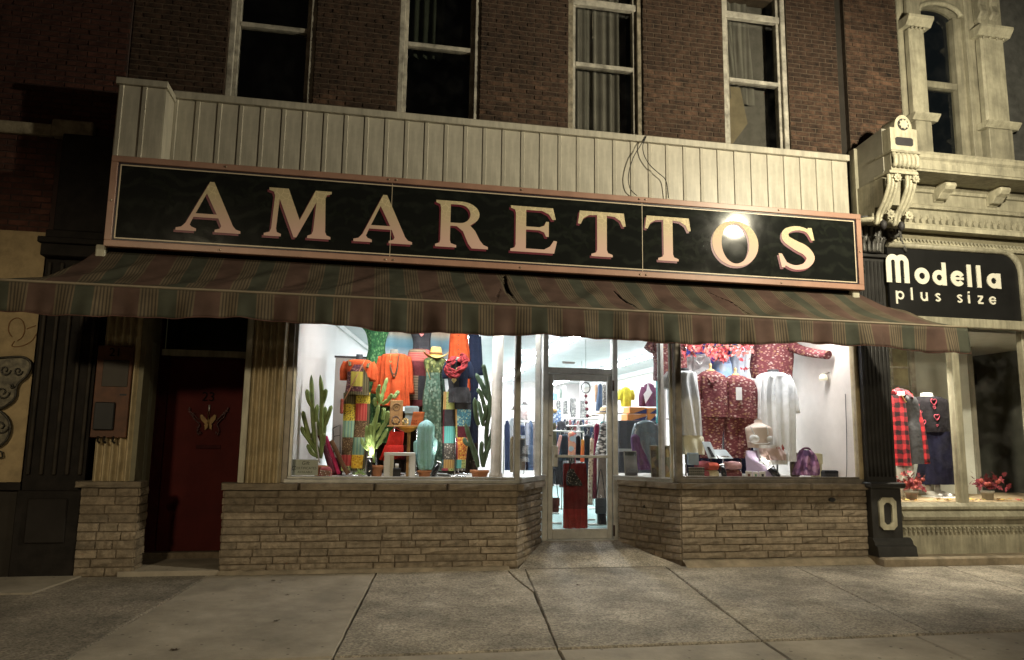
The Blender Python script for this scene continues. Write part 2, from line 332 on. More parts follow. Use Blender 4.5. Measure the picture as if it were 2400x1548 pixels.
# joints: (x at the wall, x at the front joint), read on the sloping pavement
JX = []
for a, b in (((495, 1346), (155, 1546)), ((882, 1341), (778, 1546)), ((1235, 1344), (1318, 1548)), ((1602, 1361), (1848, 1548)), ((1868, 1331), (2175, 1479)), ((2210, 1326), (2400, 1389))):
    pa, pb = gnd(*a), gnd(*b); s = (pb.x-pa.x)/(pb.y-pa.y); JX.append((pa.x-s*pa.y, s))
fy = (gnd(1200, 1522).y+gnd(2400, 1479).y)/2
def jx(i, y): return JX[i][0]+JX[i][1]*y
def slab(poly, m, z=0.0, seed=0):
    """one cast slab: outline in (x,y), slightly ragged edges, eased arris"""
    rn = random.Random(seed); out = []
    cx = sum(p[0] for p in poly)/len(poly); cy = sum(p[1] for p in poly)/len(poly)
    for i, p in enumerate(poly):
        q = poly[(i+1) % len(poly)]; L = math.hypot(q[0]-p[0], q[1]-p[1]); n = max(1, int(L/.11))
        for k in range(n):
            t = k/n; j = rn.uniform(-.0045, .0045) if k else 0
            x = p[0]+(q[0]-p[0])*t; y = p[1]+(q[1]-p[1])*t; nx, ny = (q[1]-p[1])/L, -(q[0]-p[0])/L
            out.append((x+nx*j, y+ny*j))
    n = len(out); top = []; mid = []; bot = []
    tx, ty = rn.uniform(-.0012, .0012), rn.uniform(-.0012, .0012)
    for x, y in out:
        d = math.hypot(cx-x, cy-y); h = SL*y+z+tx*(x-cx)+ty*(y-cy)
        ix, iy = x+(cx-x)/d*.011, y+(cy-y)/d*.011; ux, uy = x+(cx-x)/d*.022, y+(cy-y)/d*.022
        top.append((ux, uy, h)); mid.append((ix, iy, h-.012)); bot.append((ix, iy, h-.11))
    mb = MB(); mb.add(top+mid+bot, [tuple(range(n))] + [(i, (i+1) % n, n+(i+1) % n, n+i) for i in range(n)] + [(n+i, n+(i+1) % n, 2*n+(i+1) % n, 2*n+i) for i in range(n)])
    return mb.build('slab', m, sw)
W0 = .0
LFT = jp(208, 1345); LF2 = jp(79, 1393)
slab([(-9, W0), (LFT[0], W0), LF2, (-9, LF2[1]+.1)], CONC, .012, 1)
slab([(LFT[0]+.01, W0), (jx(0, 0), W0), (jx(0, fy), fy), (-9, fy), (-9, LF2[1]+.08), (LF2[0], LF2[1]-.015)], AGGD, 0, 2)
mlist = [CONC, AGG, AGG, AGG, AGG]
for i in range(5):
    x0, x1 = jx(i, 0), jx(i+1, 0); f0, f1 = jx(i, fy), jx(i+1, fy); pts = [(x0, W0), (x1, W0), (f1, fy), (f0, fy)]
    if i == 1:   # a corner has cracked off by the entrance
        c = jp(1203, 1352); e = jp(1240, 1390); e = (jx(2, e[1])-.004, e[1]); pts = [(x0, W0), (c[0], W0), c, e, (f1, fy), (f0, fy)]
        slab([(c[0]+.005, W0), (x1, W0), (jx(2, e[1]), e[1]+.02), (c[0]+.01, c[1]+.02)], AGG, .004, 21)
    slab(pts, mlist[i], .002*(i % 2), 3+i)
slab([(jx(5, 0), W0), (14, W0), (14, fy), (jx(5, fy), fy)], AGG, 0, 9)
g = .0
fx = [-9, jx(0, fy)-.3, jx(1, fy), jx(2, fy), jx(3, fy), jx(4, fy)-.2, jx(5, fy), 14]
for i in range(len(fx)-1):
    s = .1; slab([(fx[i], fy-.014), (fx[i+1], fy-.014), (fx[i+1]-.2, -5.2), (fx[i]-.2, -5.2)], CONC if i not in (4,) else CONC, -.004, 30+i)
# concrete strip where the pavement was trowelled up against the shop front
SMEAR = mat('trowelled_cement', (.27, .22, .155), .9, var=.3, vs=5, bump=.4, bs=40)
def strip(name, pts, h, d, parent=None, **k):
    mb = MB(); n = len(pts)
    rn = random.Random(5); vs = []
    for i, (x, y) in enumerate(pts):
        a = rn.uniform(-.012, .012); vs += [(x, y-d+a, SL*(y-d)+.003), (x, y-d*.45+a*.4, h*.55), (x, y+.03, h+rn.uniform(-.006, .006)), (x, y+.03, -.1)]
    mb.add(vs, [(4*i+k, 4*(i+1)+k, 4*(i+1)+k+1, 4*i+k+1) for i in range(n-1) for k in range(3)], 0, True)
    return mb.build(name, SMEAR, parent, **k)
strip('cement_fillet', [(-1.5+.12*i, 0) for i in range(28)], .05, .1, kind='structure')
strip('cement_fillet', [(3.92+.1*i, 0) for i in range(27)], .09, .16, kind='structure')
# entrance ramp between the splayed walls
RAMP = AGG
rz = .2
def rampf(u, v):
    y = .9*v-.02; a = 1.86+(.5*y/.88); b = 3.90-(.5*y/.88); return (a+(b-a)*u, y, rz*v+.004*math.sin(u*3))
MB().grid(rampf, 12, 6).build('entrance_ramp', RAMP, kind='structure')
# ------------------------------------------------------------------ stone bulkheads
STV = [unit_piece('stone%d' % i, STONE, rough=.16, ch=.05, seed=i, nx=4, nz=2) for i in range(6)]
CAPV = [unit_piece('cap%d' % i, CAPST, rough=.06, ch=.07, seed=40+i, nx=4, nz=2) for i in range(3)]
def courses(parent, p0, p1, z0, z1, n, seed, lens=(.22, .72)):
    """courses of split stone from p0 to p1 (left to right as seen from outside)"""
    rn = random.Random(seed); p0 = Vector((*p0, 0)); p1 = Vector((*p1, 0)); d = p1-p0; L = d.length; t = d/L; ang = math.atan2(t.y, t.x); h = (z1-z0)/n
    for c in range(n):
        x = 0.0
        while x < L-1e-3:
            l = rn.uniform(*lens) if rn.random() < .7 else rn.uniform(lens[0]*.7, lens[0]*1.6)
            if L-x-l < .12: l = L-x
            pr = rn.uniform(-.006, .008); nrm = Vector((t.y, -t.x, 0))
            o = p0 + t*(x+.004) + nrm*(.012+pr); o.z = z0+c*h+.004
            piece('stone', rn.choice(STV), parent, o, ang, max(.03, l-.009), .07, h-.009+rn.uniform(-.003, .003)); x += l
def caps(parent, p0, p1, z0, z1, n, over=.05):
    p0 = Vector((*p0, 0)); p1 = Vector((*p1, 0)); d = p1-p0; L = d.length; t = d/L; ang = math.atan2(t.y, t.x); nrm = Vector((t.y, -t.x, 0))
    for i in range(n):
        o = p0+t*(L*i/n+.003)+nrm*over; o.z = z0; piece('cap_stone', CAPV[i % 3], parent, o, ang, L/n-.006, .22, z1-z0)
def core(parent, poly, z0, z1):
    MB().prism([(x, y, z0) for x, y in poly], (0, 0, z1-z0)).build('mortar', MORTAR, parent)
CT, CB = .985, .905             # cap top and underside
lb = thing('stone_bulkhead', 'low wall of tan split stone under the cactus display window', 'stone wall', (0, 0, 0))
core(lb, [(-1.49, .006), (1.825, .006), (2.33, .885), (2.2, .95), (1.7, .14), (-1.35, .14), (-1.35, 1.0), (-1.49, 1.0)], -.03, CB)
courses(lb, (-1.5, 0), (1.83, 0), .02, CB, 11, 11)
courses(lb, (1.83, 0), (2.345, .885), .02, CB, 11, 12, (.14, .4))
courses(lb, (-1.5, .95), (-1.5, .002), .02, CB, 11, 13, (.14, .4))
caps(lb, (-1.54, 0), (1.84, 0), CB, CT, 4); caps(lb, (1.86, -.03), (2.345, .86), CB, CT-.002, 2)
rb = thing('stone_bulkhead', 'low wall of tan split stone under the nightwear display window', 'stone wall', (5.2, 0, 0))
core(rb, [(3.925, .006), (6.5, .006), (6.5, .14), (4.05, .14), (3.55, .95), (3.42, .885)], -.03, CB+.02)
courses(rb, (3.92, 0), (6.52, 0), .08, CB+.02, 10, 14)
courses(rb, (3.405, .885), (3.92, 0), .06, CB+.02, 10, 15, (.14, .4))
caps(rb, (3.91, 0), (6.6, 0), CB+.02, CT+.02, 3); caps(rb, (3.405, .86), (3.89, -.03), CB+.02, CT+.018, 2)
MB().prism([(6.0+.05*math.cos(a*.63), -.016, .80+.028*math.sin(a*.63)) for a in range(10)], (0, -.012, 0)).build('vent_hole', BLACK, rb)
MB().prism([(3.62+.02*math.cos(a*.9), .49+.036*math.cos(a*.9)-.02, .68+.02*math.sin(a*.9)) for a in range(7)], (-.012, -.008, 0)).build('spigot_hole', BLACK, rb)
# ------------------------------------------------------------------ shop windows (aluminium and glass, canted entrance)
def fluted(name, x0, x1, y, z0, z1, m, parent, n=5, d=.06):
    """fluted (corrugated) sheet casing"""
    N = n*12
    return MB().grid(lambda u, v: (x0+(x1-x0)*u, y-d*abs(math.sin(math.pi*n*u))**2.2, z0+(z1-z0)*v), N, 1, sm=True).build(name, m, parent)
FLUTE = mat('cream_fluted_metal', (.46, .37, .22), .45, var=.25, vs=4)
WT = 3.18
lw = thing('display_window', 'left shop window showing cacti and patchwork clothes behind glass', 'shop window', (.6, .05, CT))
xa, xb = -.87, 1.83
MB().box(xa, xb+.01, .02, .13, CT, CT+.045).box(xa, xb, .045, .13, CT+.045, CT+.075).build('sill', ALU, lw, bevel=.006)
MB().box(xa-.03, xa+.035, .03, .13, CT+.002, WT).build('jamb', ALUD, lw, bevel=.005)
MB().box(xa+.035, xa+.075, .055, .12, CT+.076, WT).build('jamb', ALU, lw, bevel=.004)
MB().box(xa, xb, .03, .13, WT, WT+.08).build('head', ALUD, lw)
MB().box(xa+.07, xb-.05, .088, .094, CT+.07, WT).build('pane', GLASS, lw)
def post(parent, x, y, w=.07, z0=CT, m=ALUD):
    return MB().box(x-w/2, x+w/2, y-w/2, y+w/2, z0, WT+.07).build('corner_post', m, parent, bevel=.01)
post(lw, 1.835, .07, .075, CT, ALU)
def cant(parent, a, b, inner=True):
    a = Vector((*a, 0)); b = Vector((*b, 0)); t = (b-a).normalized(); n = Vector((t.y, -t.x, 0))
    mb = MB(); za = CT+.002
    mb.bar(a+Vector((0, 0, za+.03)), b+Vector((0, 0, za+.03)), .06, .10, n); mb.build('sill', ALU, parent, bevel=.006)
    mb = MB(); mb.bar(a+n*.045+Vector((0, 0, za+.062)), b+n*.045+Vector((0, 0, za+.062)), .014, .03, n); mb.build('sill_bead', mat('bright_aluminium', (.75, .75, .74), .3, metal=.7, var=.1), parent)
    q = a+(b-a)*.80
    MB().bar(q+Vector((0, 0, za+.05)), q+Vector((0, 0, WT)), .05, .08, n).build('mullion', ALU, parent, bevel=.006)
    MB().bar(a+t*.03+Vector((0, 0, za+.06+(WT-za)/2)), b+Vector((0, 0, za+.06+(WT-za)/2)), WT-za-.1, .006, n).build('pane', GLASS, parent)
    MB().bar(a+Vector((0, 0, WT+.04)), b+Vector((0, 0, WT+.04)), .08, .1, n).build('head', ALUD, parent)
cant(lw, (1.86, .12), (2.36, .93))
rw = thing('display_window', 'right shop window showing white nightgowns and leaf print pyjamas', 'shop window', (5.2, .05, CT))
xc, xd = 3.92, 6.52
MB().box(xc-.01, xd, .02, .13, CT+.02, CT+.075).build('sill', ALUD, rw, bevel=.006)
MB().box(xc, xd, .045, .13, CT+.0755, CT+.10).build('sill', ALUD, rw, bevel=.006)
MB().box(xd-.06, xd+.02, .03, .13, CT+.022, WT).build('jamb', FLUTE, rw, bevel=.005)
MB().box(xc, xd, .03, .13, WT, WT+.08).build('head', ALUD, rw)
MB().box(xc+.05, xd-.06, .088, .094, CT+.09, WT).build('pane', GLASS, rw)
post(rw, 3.925, .07, .09, CT+.02)
MB().box(3.842, 3.876, .1, .15, CT+.03, WT+.07).build('corner_post', CREAMT, rw)
cant(rw, (3.39, .93), (3.89, .12))
# ------------------------------------------------------------------ entrance door
dY = .95
dr = thing('glass_shop_door', 'aluminium framed glass entrance door between the two display windows', 'door', (2.88, dY, rz))
XL, XR = P(1270, 1000, dY).x, P(1446, 1000, dY).x; ZT = P(1350, 872, dY).z; ZB = P(1350, 1267, dY).z
jw = .075
MB().box(XL, XL+jw, dY-.05, dY+.06, ZB, WT+.05).build('door_frame', ALU, dr, bevel=.006)
MB().box(XR-jw, XR, dY-.05, dY+.06, ZB, WT+.05).build('door_frame', ALU, dr, bevel=.006)
MB().box(XL+jw, XR-jw, dY-.045, dY+.055, ZT-.03, ZT+.05).build('transom_bar', ALU, dr, bevel=.006)
MB().box(XL+jw, XR-jw, dY, dY+.006, ZT+.05, WT+.05).build('transom_pane', GLASS, dr)
MB().box(XL-.3, XR+.3, dY-.05, dY+.1, WT+.05, WT+.3).build('door_head', ALUD, dr)
lx0, lx1, lz0, lz1 = XL+jw+.005, XR-jw-.005, ZB+.02, ZT-.035
MB().box(XL+jw, XR-jw, dY-.08, dY+.08, ZB-.06, ZB+.018).build('threshold', ALU, dr, bevel=.005)
lf = MB().box(lx0, lx0+.07, dY-.03, dY+.02, lz0, lz1).box(lx1-.07, lx1, dY-.03, dY+.02, lz0, lz1).box(lx0+.07, lx1-.07, dY-.03, dY+.02, lz1-.09, lz1).box(lx0+.07, lx1-.07, dY-.03, dY+.02, lz0, lz0+.13).build('door_leaf', ALU, dr, bevel=.005)
MB().box(lx0+.07, lx1-.07, dY-.008, dY-.002, lz0+.13, lz1-.09).build('pane', GLASS, lf)
hz = P(1350, 1070, dY).z
MB().box(lx0+.08, lx1-.07, dY-.075, dY-.045, hz-.018, hz+.018).box(lx1-.09, lx1-.07, dY-.05, dY-.03, hz-.02, hz+.02).build('push_bar', ALU, lf, bevel=.004)
MB().box(lx0+.055, lx0+.13, dY-.075, dY-.03, hz-.14, hz+.14).build('pull_handle', ALU, lf, bevel=.01)
MB().lathe((lx0+.035, dY-.032, P(1350, 1022, dY).z), [(.02, -.01), (.022, 0), (.02, .01)], 10).build('lock', ALUD, lf)
RUST = mat('rusty_hinge', (.06, .035, .025), .9, var=.5, vs=30)
for zz in (P(1430, 905, dY).z, P(1430, 1243, dY).z): MB().lathe((lx1+.012, dY-.055, zz-.07), [(.014, 0), (.014, .14)], 8).build('hinge', RUST, dr)
# narrow stickers on the transom glass
MB().box(P(1318, 851, dY).x, P(1347, 851, dY).x, dY-.003, dY-.001, P(1330, 853, dY).z, P(1330, 848, dY).z).build('sticker', WHITEP, dr)
# ------------------------------------------------------------------ casing between the flat door and the left window, pier on the far left
yc = .0
cs = thing('fluted_column', 'cream fluted metal casing between red door and cactus window', 'column', (-1.2, 0, CT))
x0, x1 = P(580, 1000, yc).x, P(664, 1000, yc).x
fluted('flutes', x0, x1, .03, CT, 3.3, FLUTE, cs, 5)
MB().box(x0-.07, x0, -.01, .9, CT+.001, 3.3).build('side_trim', CREAMT, cs, bevel=.006)
MB().box(x1, xa-.03, .03, .1, CT+.001, 3.3).build('side_trim', ALUD, cs, bevel=.006)
MB().box(x0, x1, .035, .3, CT+.001, 3.3).build('core', MORTAR, cs)
# ------------------------------------------------------------------ red flat door in its alcove
rd = thing('red_door', 'dark red flat door number 23 with butterfly hanging, in shadowed alcove', 'door', (-2.0, .95, .08))
RED = mat('red_door_paint', (.058, .008, .0065), .7, var=.2, vs=3, bump=.05, spec=.1)
REDT = mat('red_frame_paint', (.04, .006, .006), .7, var=.3, spec=.1)
ay = .95
ex0, ex1 = -2.40, P(572, 1000, ay).x
ez0, ez1 = .12, P(480, 838, ay).z
leaf = MB().box(ex0, ex1, ay, ay+.05, ez0, ez1).build('door_leaf', RED, rd, bevel=.006)
MB().box(ex0-.10, ex0-.004, ay-.02, ay+.08, ez0, ez1+.02).build('jamb', REDT, rd)
MB().box(ex0-.14, ex1+.1, ay-.03, ay+.08, ez1+.006, ez1+.085).build('transom_bar', CREAMT, rd)
MB().box(ex0-.14, ex1+.1, ay+.02, ay+.03, ez1+.085, 3.25).build('transom_pane', GLASSU, rd)
MB().box(ex0-.14, ex1+.1, ay+.3, ay+.32, ez1+.085, 3.3).build('dark_hall', BLACK, rd)
MB().box(ex0-.14, ex1+.1, ay-.12, ay+.1, .0, ez0).build('threshold', MORTAR, rd)
NUMD = mat('black_numeral', (.006, .005, .005), .9, spec=.03)
c = P(489, 930, ay-.005); place('numeral', text_mesh('num23', '23', .16, .006), leaf, (c.x, ay-.008, c.z-.055), NUMD)
# butterfly hanging
GOLD = mat('gold_wire', (.13, .075, .022), .5, metal=.5, var=.3); BEAD = mat('dark_beads', (.10, .05, .05), .2, var=.4, vs=40)
bf = thing('butterfly_hanging', 'beaded gold butterfly ornament hanging on the red door', 'ornament', (c.x, ay-.03, P(489, 985, ay).z))
def W(u, v): p = P(u, v, ay-.03); return p
MB().tube([W(490, 1005), W(489, 988), W(488, 975)], [.008, .012, .005], 6).tube([W(488, 975), W(486, 965)], .003, 5).tube([W(489, 975), W(492, 963)], .003, 5).build('body', GOLD, bf)
for sgn in (-1, 1):
    wg = MB()
    for poly in ([(488, 988), (488+sgn*14, 972), (488+sgn*19, 974), (488+sgn*17, 984), (488+sgn*6, 996)], [(488, 992), (488+sgn*9, 996), (488+sgn*8, 1008), (488+sgn*2, 1004)]):
        wg.prism([W(*p) for p in poly], (0, -.004, 0))
    wg.build('wing', GOLD, bf)
    be = MB(); rn = random.Random(3+sgn)
    path = [(488+sgn*22, 984), (488+sgn*33, 973), (488+sgn*44, 963), (488+sgn*45, 957), (488+sgn*40, 972), (488+sgn*30, 985), (488+sgn*20, 996), (488+sgn*25, 1006), (488+sgn*24, 1018), (488+sgn*17, 1012)]
    pts = bez([W(*p) for p in path], 4); be.tube(pts, .006, 5)
    for p in pts: be.ball(p+Vector((rn.uniform(-.01, .01), -.008, rn.uniform(-.01, .01))), rn.uniform(.006, .012), 6, 4)
    be.build('beaded_edge', BEAD, bf)
MB().tube([P(491, 950, ay-.015), P(490, 964, ay-.02)], .01, 6).build('hook', ALU, bf)
ms = MB(); a, b = P(459, 1045, ay-.01), P(517, 1052, ay-.01)
ms.box(a.x, b.x, ay-.014, ay-.002, b.z-.004, a.z+.01); ms.build('mail_slot', REDT, leaf, bevel=.003)
# alcove lining
al = thing('alcove_lining', 'greenish painted side wall of the red door alcove', 'wall', (-2.45, .5, 0))
GRN = mat('sage_wall_paint', (.17, .155, .10), .7, var=.2, vs=4)
ax = -2.52
MB().box(ax-.12, ax, .04, ay+.1, 0, 3.3).build('wall_panel', GRN, al)
MB().box(ax, ax+.012, .22, .34, .95, 3.2).build('batten', CREAMT, al); MB().box(ax, ax+.014, .55, .68, .1, 2.6).build('batten', mat('pale_green_board', (.24, .24, .17), .6), al)
MB().box(ax, ax+.02, ay-.04, ay+.1, 0, 3.3).build('end_panel', REDT, al)
MB().box(ax, -1.4, .06, ay+.3, 3.25, 3.4).build('soffit', GRN, al)
MB().box(ax, -1.5, -.04, ay+.1, -.1, .05).build('floor_slab', CONC, al)
# ------------------------------------------------------------------ stone footed pier with fluted casing and letter cabinet
pr = thing('stone_pier', 'narrow pier of tan split stone left of the red door', 'pier', (-2.8, 0, 0))
p0x, p1x = P(180, 1250, 0).x, P(318, 1250, 0).x
core(pr, [(p0x+.01, .006), (p1x-.01, .006), (p1x-.01, .35), (p0x+.01, .35)], -.03, .93)
courses(pr, (p0x, 0), (p1x, 0), .0, .93, 10, 21, (.16, .38)); courses(pr, (p1x, 0), (p1x, .35), .0, .93, 10, 22, (.12, .3))
caps(pr, (p0x-.06, 0), (p1x+.04, 0), .93, 1.0, 1, .06)
f0, f1 = P(218, 1080, 0).x, P(306, 1080, 0).x
fluted('flutes', f0, f1, .03, 1.0, 3.3, FLUTE, pr, 5); MB().box(f0, f1, .04, .3, 1.0, 3.3).build('core', MORTAR, pr)
MB().box(f1, f1+.05, .02, .3, 1.0, 3.3).build('side_trim', GRN, pr)
lc = thing('letter_cabinet', 'orange brown letter cabinet numbered 21 fixed to the fluted pier', 'cabinet', (-2.75, -.05, P(265, 1027, -.05).z))
WOOD = mat('orange_brown_board', (.10, .036, .013), .6, var=.3, vs=8)
z0_, z1_ = P(260, 1026, -.02).z, P(275, 812, -.02).z; cx0, cx1 = P(222, 930, -.02).x, P(306, 930, -.02).x
MB().box(cx0, cx1, -.06, -.008, z0_, z1_).build('board', WOOD, lc, bevel=.006)
dk = mat('dark_recess_panel', (.03, .023, .015), .6)
h_ = z1_-z0_
MB().box(cx0+.07, cx1-.03, -.068, -.0605, z0_+h_*.55, z0_+h_*.84).build('upper_panel', dk, lc, bevel=.004)
MB().box(cx0+.03, cx1-.13, -.10, -.0605, z0_+h_*.08, z0_+h_*.38).build('letter_box', BLACK, lc, bevel=.01)
MB().box(cx1-.1, cx1-.03, -.066, -.0605, z0_+h_*.455, z0_+h_*.475).build('slot', BLACK, lc)
place('numeral', text_mesh('num21', '21', .13, .004), lc, ((cx0+cx1)/2, -.063, z0_+h_*.885), NUMD)
for k, t in enumerate((.18, .30, .48)): MB().tube([(cx0+t*.5, -.07, z0_+.01), (cx0+t*.5, -.085, z0_-.04), (cx0+t*.5+.02, -.07, z0_-.06)], .012, 6).build('hook', DARKIRON, lc)
# ------------------------------------------------------------------ striped awning
AY0, AZ0, AY1, AZ1 = -.22, 3.50, -1.5, 2.885
AXL, AXR = -3.42, 6.86
g_ = (.046, .048, .035); r_ = (.072, .044, .035); t_ = (.105, .082, .055); k_ = (.05, .04, .029)
def lines(a, b): 
    n = 11; s = (b-a)/n; return [(a+s*i, (k_ if i % 2 else t_)) for i in range(n)]
xg = P(392, 715, -1.5).x; per = .722
stops = [(0, g_)] + lines(.115, .34) + [(.34, r_)] + lines(.66, .885) + [(.885, g_)]
AWN = ramp_mat('striped_awning_canvas', stops, 'X', per, (-xg/per) % 1, rough=.9, bump=.3, bs=220, var=.2)
aw = thing('striped_awning', 'torn red and green striped canvas awning over the shop front', 'awning', (0, 0, 0))
def apt(u, v):
    x = AXL+(AXR-AXL)*u; k = .16*(1-v)           # the top is a little narrower than the front bar
    x = x + (1.75-x)*k*.55
    y = AY0+(AY1-AY0)*v; z = AZ0+(AZ1-AZ0)*v
    sag = .085*math.sin(math.pi*v)*(1+.45*math.sin(u*9+1))+.020*math.sin(u*46+v*6)*math.sin(math.pi*v)+.012*math.sin(u*97+v*13+2*math.sin(u*20))*math.sin(math.pi*v)+.006*math.sin(u*211+v*17)*math.sin(math.pi*v)
    return x, y, z-sag
def uvp(x, v):                                    # canvas u for world x at depth v
    k = .16*(1-v)*.55; return ((x-1.75*k)/(1-k)-AXL)/(AXR-AXL)
def solve(px, py):
    """canvas (u,v) seen at a photo position"""
    d = fw + rt2*((px-1200)/FPX) - up2*((py-774)/FPX)
    lo = None
    for j in range(101):
        v = j/100; y = AY0+(AY1-AY0)*v; t = (y-CAM.y)/d.y; p = CAM+d*t; z = AZ0+(AZ1-AZ0)*v-.07*math.sin(math.pi*v)
        if lo is None or abs(p.z-z) < lo[0]: lo = (abs(p.z-z), uvp(p.x, v), v)
    return lo[1], lo[2]
c4 = lambda x, y: (1100+.402*x, 400+.402*y)
TEARS = [([c4(205, 618), c4(215, 690), c4(245, 735), c4(310, 785)], [.035, .05, .04, .015]), ([c4(185, 700), c4(165, 740), c4(160, 770)], [.014, .022, .008]), ([c4(845, 702), c4(900, 745), c4(970, 780), c4(1050, 812)], [.015, .035, .022, .006]), ([c4(1390, 700), c4(1500, 745), c4(1620, 795), c4(1750, 840)], [.012, .026, .022, .006])]
TP = []
for pts, wd in TEARS:
    q = bez([Vector((solve(*p)[0]*(AXR-AXL), solve(*p)[1]*1.42, 0)) for p in pts], 10); W_ = np.interp(np.linspace(0, 1, len(q)), np.linspace(0, 1, len(wd)), wd); TP.append((q, W_))
def torn(u, v):
    p = Vector((u*(AXR-AXL), v*1.42, 0))
    for q, W_ in TP:
        for a, w_ in zip(q, W_):
            if (a-p).length < w_*.62: return True
    return False
tcache = {}
cz = MB().grid(apt, 560, 70, skip=lambda u, v: torn(u, v)).build('canvas', AWN, aw)
md = cz.modifiers.new('thickness', 'SOLIDIFY'); md.thickness = .003
def val(u, v):
    x = AXL+(AXR-AXL)*u; h = .29+.020*math.sin(x*2.1+.6)+.022*math.sin(x*.8)+.008*math.sin(x*6.3)+.005*math.sin(x*17)
    if x > 6.2: h += .03*(x-6.2)
    wv = .022*math.sin(x*5.3)+.014*math.sin(x*13+1)+.009*math.sin(x*31+2*math.sin(x*2))
    return x, AY1-.018-.02*v+wv*v*1.4, AZ1-.015-h*v
vl = MB().grid(val, 420, 8).build('valance', AWN, aw); md = vl.modifiers.new('thickness', 'SOLIDIFY'); md.thickness = .003
PIPE = mat('awning_piping', (.20, .165, .115), .6)
MB().tube([apt(i/60, 1.0) for i in range(61)], .014, 8).build('front_bar', PIPE, aw)
MB().tube([val(i/200, 1.0) for i in range(201)], .005, 5).build('hem', mat('awning_hem', (.09, .04, .03), .9), aw)
MB().tube([(AXL+.5, AY0+.03, AZ0+.03), (AXR-.55, AY0+.03, AZ0+.03)], .045, 12).build('roller_tube', DARKIRON, aw)
for x in (AXL+.62, 1.7, AXR-.66):
    MB().bar((x, -.1, AZ0-.1), (x+.5, -.85, 3.02), .04, .03).bar((x+.5, -.85, 3.02), (x+.05, AY1+.05, AZ1-.03), .04, .03).build('folding_arm', DARKIRON, aw)
for x in (AXL+.52, AXR-.56): MB().box(x-.05, x+.05, -.32, -.1, AZ0-.09, AZ0+.05).build('bracket', CREAMT, aw, bevel=.01)
# ------------------------------------------------------------------ fascia of ribbed metal siding
FY = .10; FT, FB = 5.56, 3.75
fa = thing('metal_fascia', 'cream ribbed metal siding band above the big shop sign', 'fascia', (2, FY, FB))
fx0, fx1 = -2.39, 6.56; pw = .243
n = int((fx1-fx0)/pw); pw = (fx1-fx0)/n
def panel(x, w):
    # flat pan with a raised folded rib on its left edge
    pr_ = [(0, 0), (.006, -.014), (.046, -.018), (.054, -.005), (w-.004, -.004), (w-.002, .012), (w, .012), (w, .03), (0, .03)]
    return MB().prism([(a, b, 0) for a, b in pr_], (0, 0, FT-FB-.09))
pm = panel(0, pw).mesh('panel', CREAM)
CREAM.node_tree.nodes['Principled BSDF'].inputs['Roughness'].default_value = .42
for i in range(n): place('panel', pm, fa, (fx0+i*pw, FY, FB))
MB().box(fx0, fx1+.01, FY-.06, FY+.14, FT-.088, FT).build('cap_trim', CREAM, fa, bevel=.006)
MB().box(fx0, fx1, FY+.05, FY+.09, FB-.2, FT-.1).build('backing', BLACK, fa)
BY = -.27
bx0, bx1 = -2.88, -2.39
for i in range(2): place('panel', panel(0, (bx1-bx0)/2).mesh('panel', CREAM), fa, (bx0+i*(bx1-bx0)/2, BY, FB-.05))
MB().box(bx1-.004, bx1+.008, BY+.0, FY+.05, FB, FT-.13).build('return_panel', CREAM, fa)
MB().box(bx0-.008, bx0+.004, BY+.0, FY+.05, FB, FT-.13).build('return_panel', CREAM, fa)
MB().box(bx0-.03, bx1+.03, BY-.045, FY+.1, FT-.136, FT-.06).build('cap_trim', CREAM, fa, bevel=.006)
MB().box(bx0, bx1, BY+.035, FY+.04, FB-.02, FT-.14).build('backing', BLACK, fa)
# loose cables hanging down the siding
WIRE = mat('black_cable', (.02, .02, .02), .5)
def cable(pts, label):
    MB().tube(bez([P(u, v, FY-.07) for u, v in pts], 6), .006, 5).build('loose_cable', WIRE, label=label, cat='cable')
c2 = lambda x, y: (1200+.3377*x, .3377*y)
cable([c2(930, 945), c2(895, 1005), c2(840, 1100), c2(808, 1220), c2(820, 1310), c2(868, 1360)], 'loose black cable bowing left down the cream siding to the sign')
cable([c2(932, 948), c2(908, 1010), c2(918, 1080), c2(960, 1150), c2(1020, 1205), c2(1068, 1255), c2(1087, 1375)], 'loose black cable wandering right down the cream siding to the sign')
# ------------------------------------------------------------------ the big painted sign
SY = -.36
sg = thing('shop_sign', 'long dark green painted sign reading AMARETTOS in a pink frame', 'sign', (1.75, SY, 3.5))
a, b, c, d = P(264.5, 363.4, SY), P(242, 576.7, SY), P(2020.6, 505.3, SY), P(2019.4, 681.4, SY)
sx0, sx1 = (a.x+b.x)/2, (c.x+d.x)/2; sz1, sz0 = (a.z+c.z)/2, (b.z+d.z)/2
PINK = mat('dusty_pink_frame_paint', (.37, .21, .15), .4, var=.15, vs=3)
CREL = mat('cream_line_paint', (.60, .50, .36), .4, var=.1)
PURP = mat('dark_plum_line', (.035, .02, .03), .4)
# panel with faint painted foliage
m = mat('sign_green_panel', (.012, .016, .013), .22, var=.3, vs=2, spec=.2); nn = m.node_tree.nodes; ll = m.node_tree.links; bb = nn['Principled BSDF']
tc = nn.new('ShaderNodeTexCoord'); nz = nn.new('ShaderNodeTexNoise'); nz.inputs['Scale'].default_value = 2.2; nz.inputs['Detail'].default_value = 3; nz.inputs['Distortion'].default_value = 2.5; ll.new(tc.outputs['Object'], nz.inputs['Vector'])
wv = nn.new('ShaderNodeTexWave'); wv.wave_type = 'RINGS'; wv.inputs['Scale'].default_value = 1.6; wv.inputs['Distortion'].default_value = 9; wv.inputs['Detail'].default_value = 4; wv.inputs['Detail Scale'].default_value = 1.4; ll.new(tc.outputs['Object'], wv.inputs['Vector'])
mu = nn.new('ShaderNodeMath'); mu.operation = 'MULTIPLY'; ll.new(nz.outputs['Fac'], mu.inputs[0]); ll.new(wv.outputs['Fac'], mu.inputs[1])
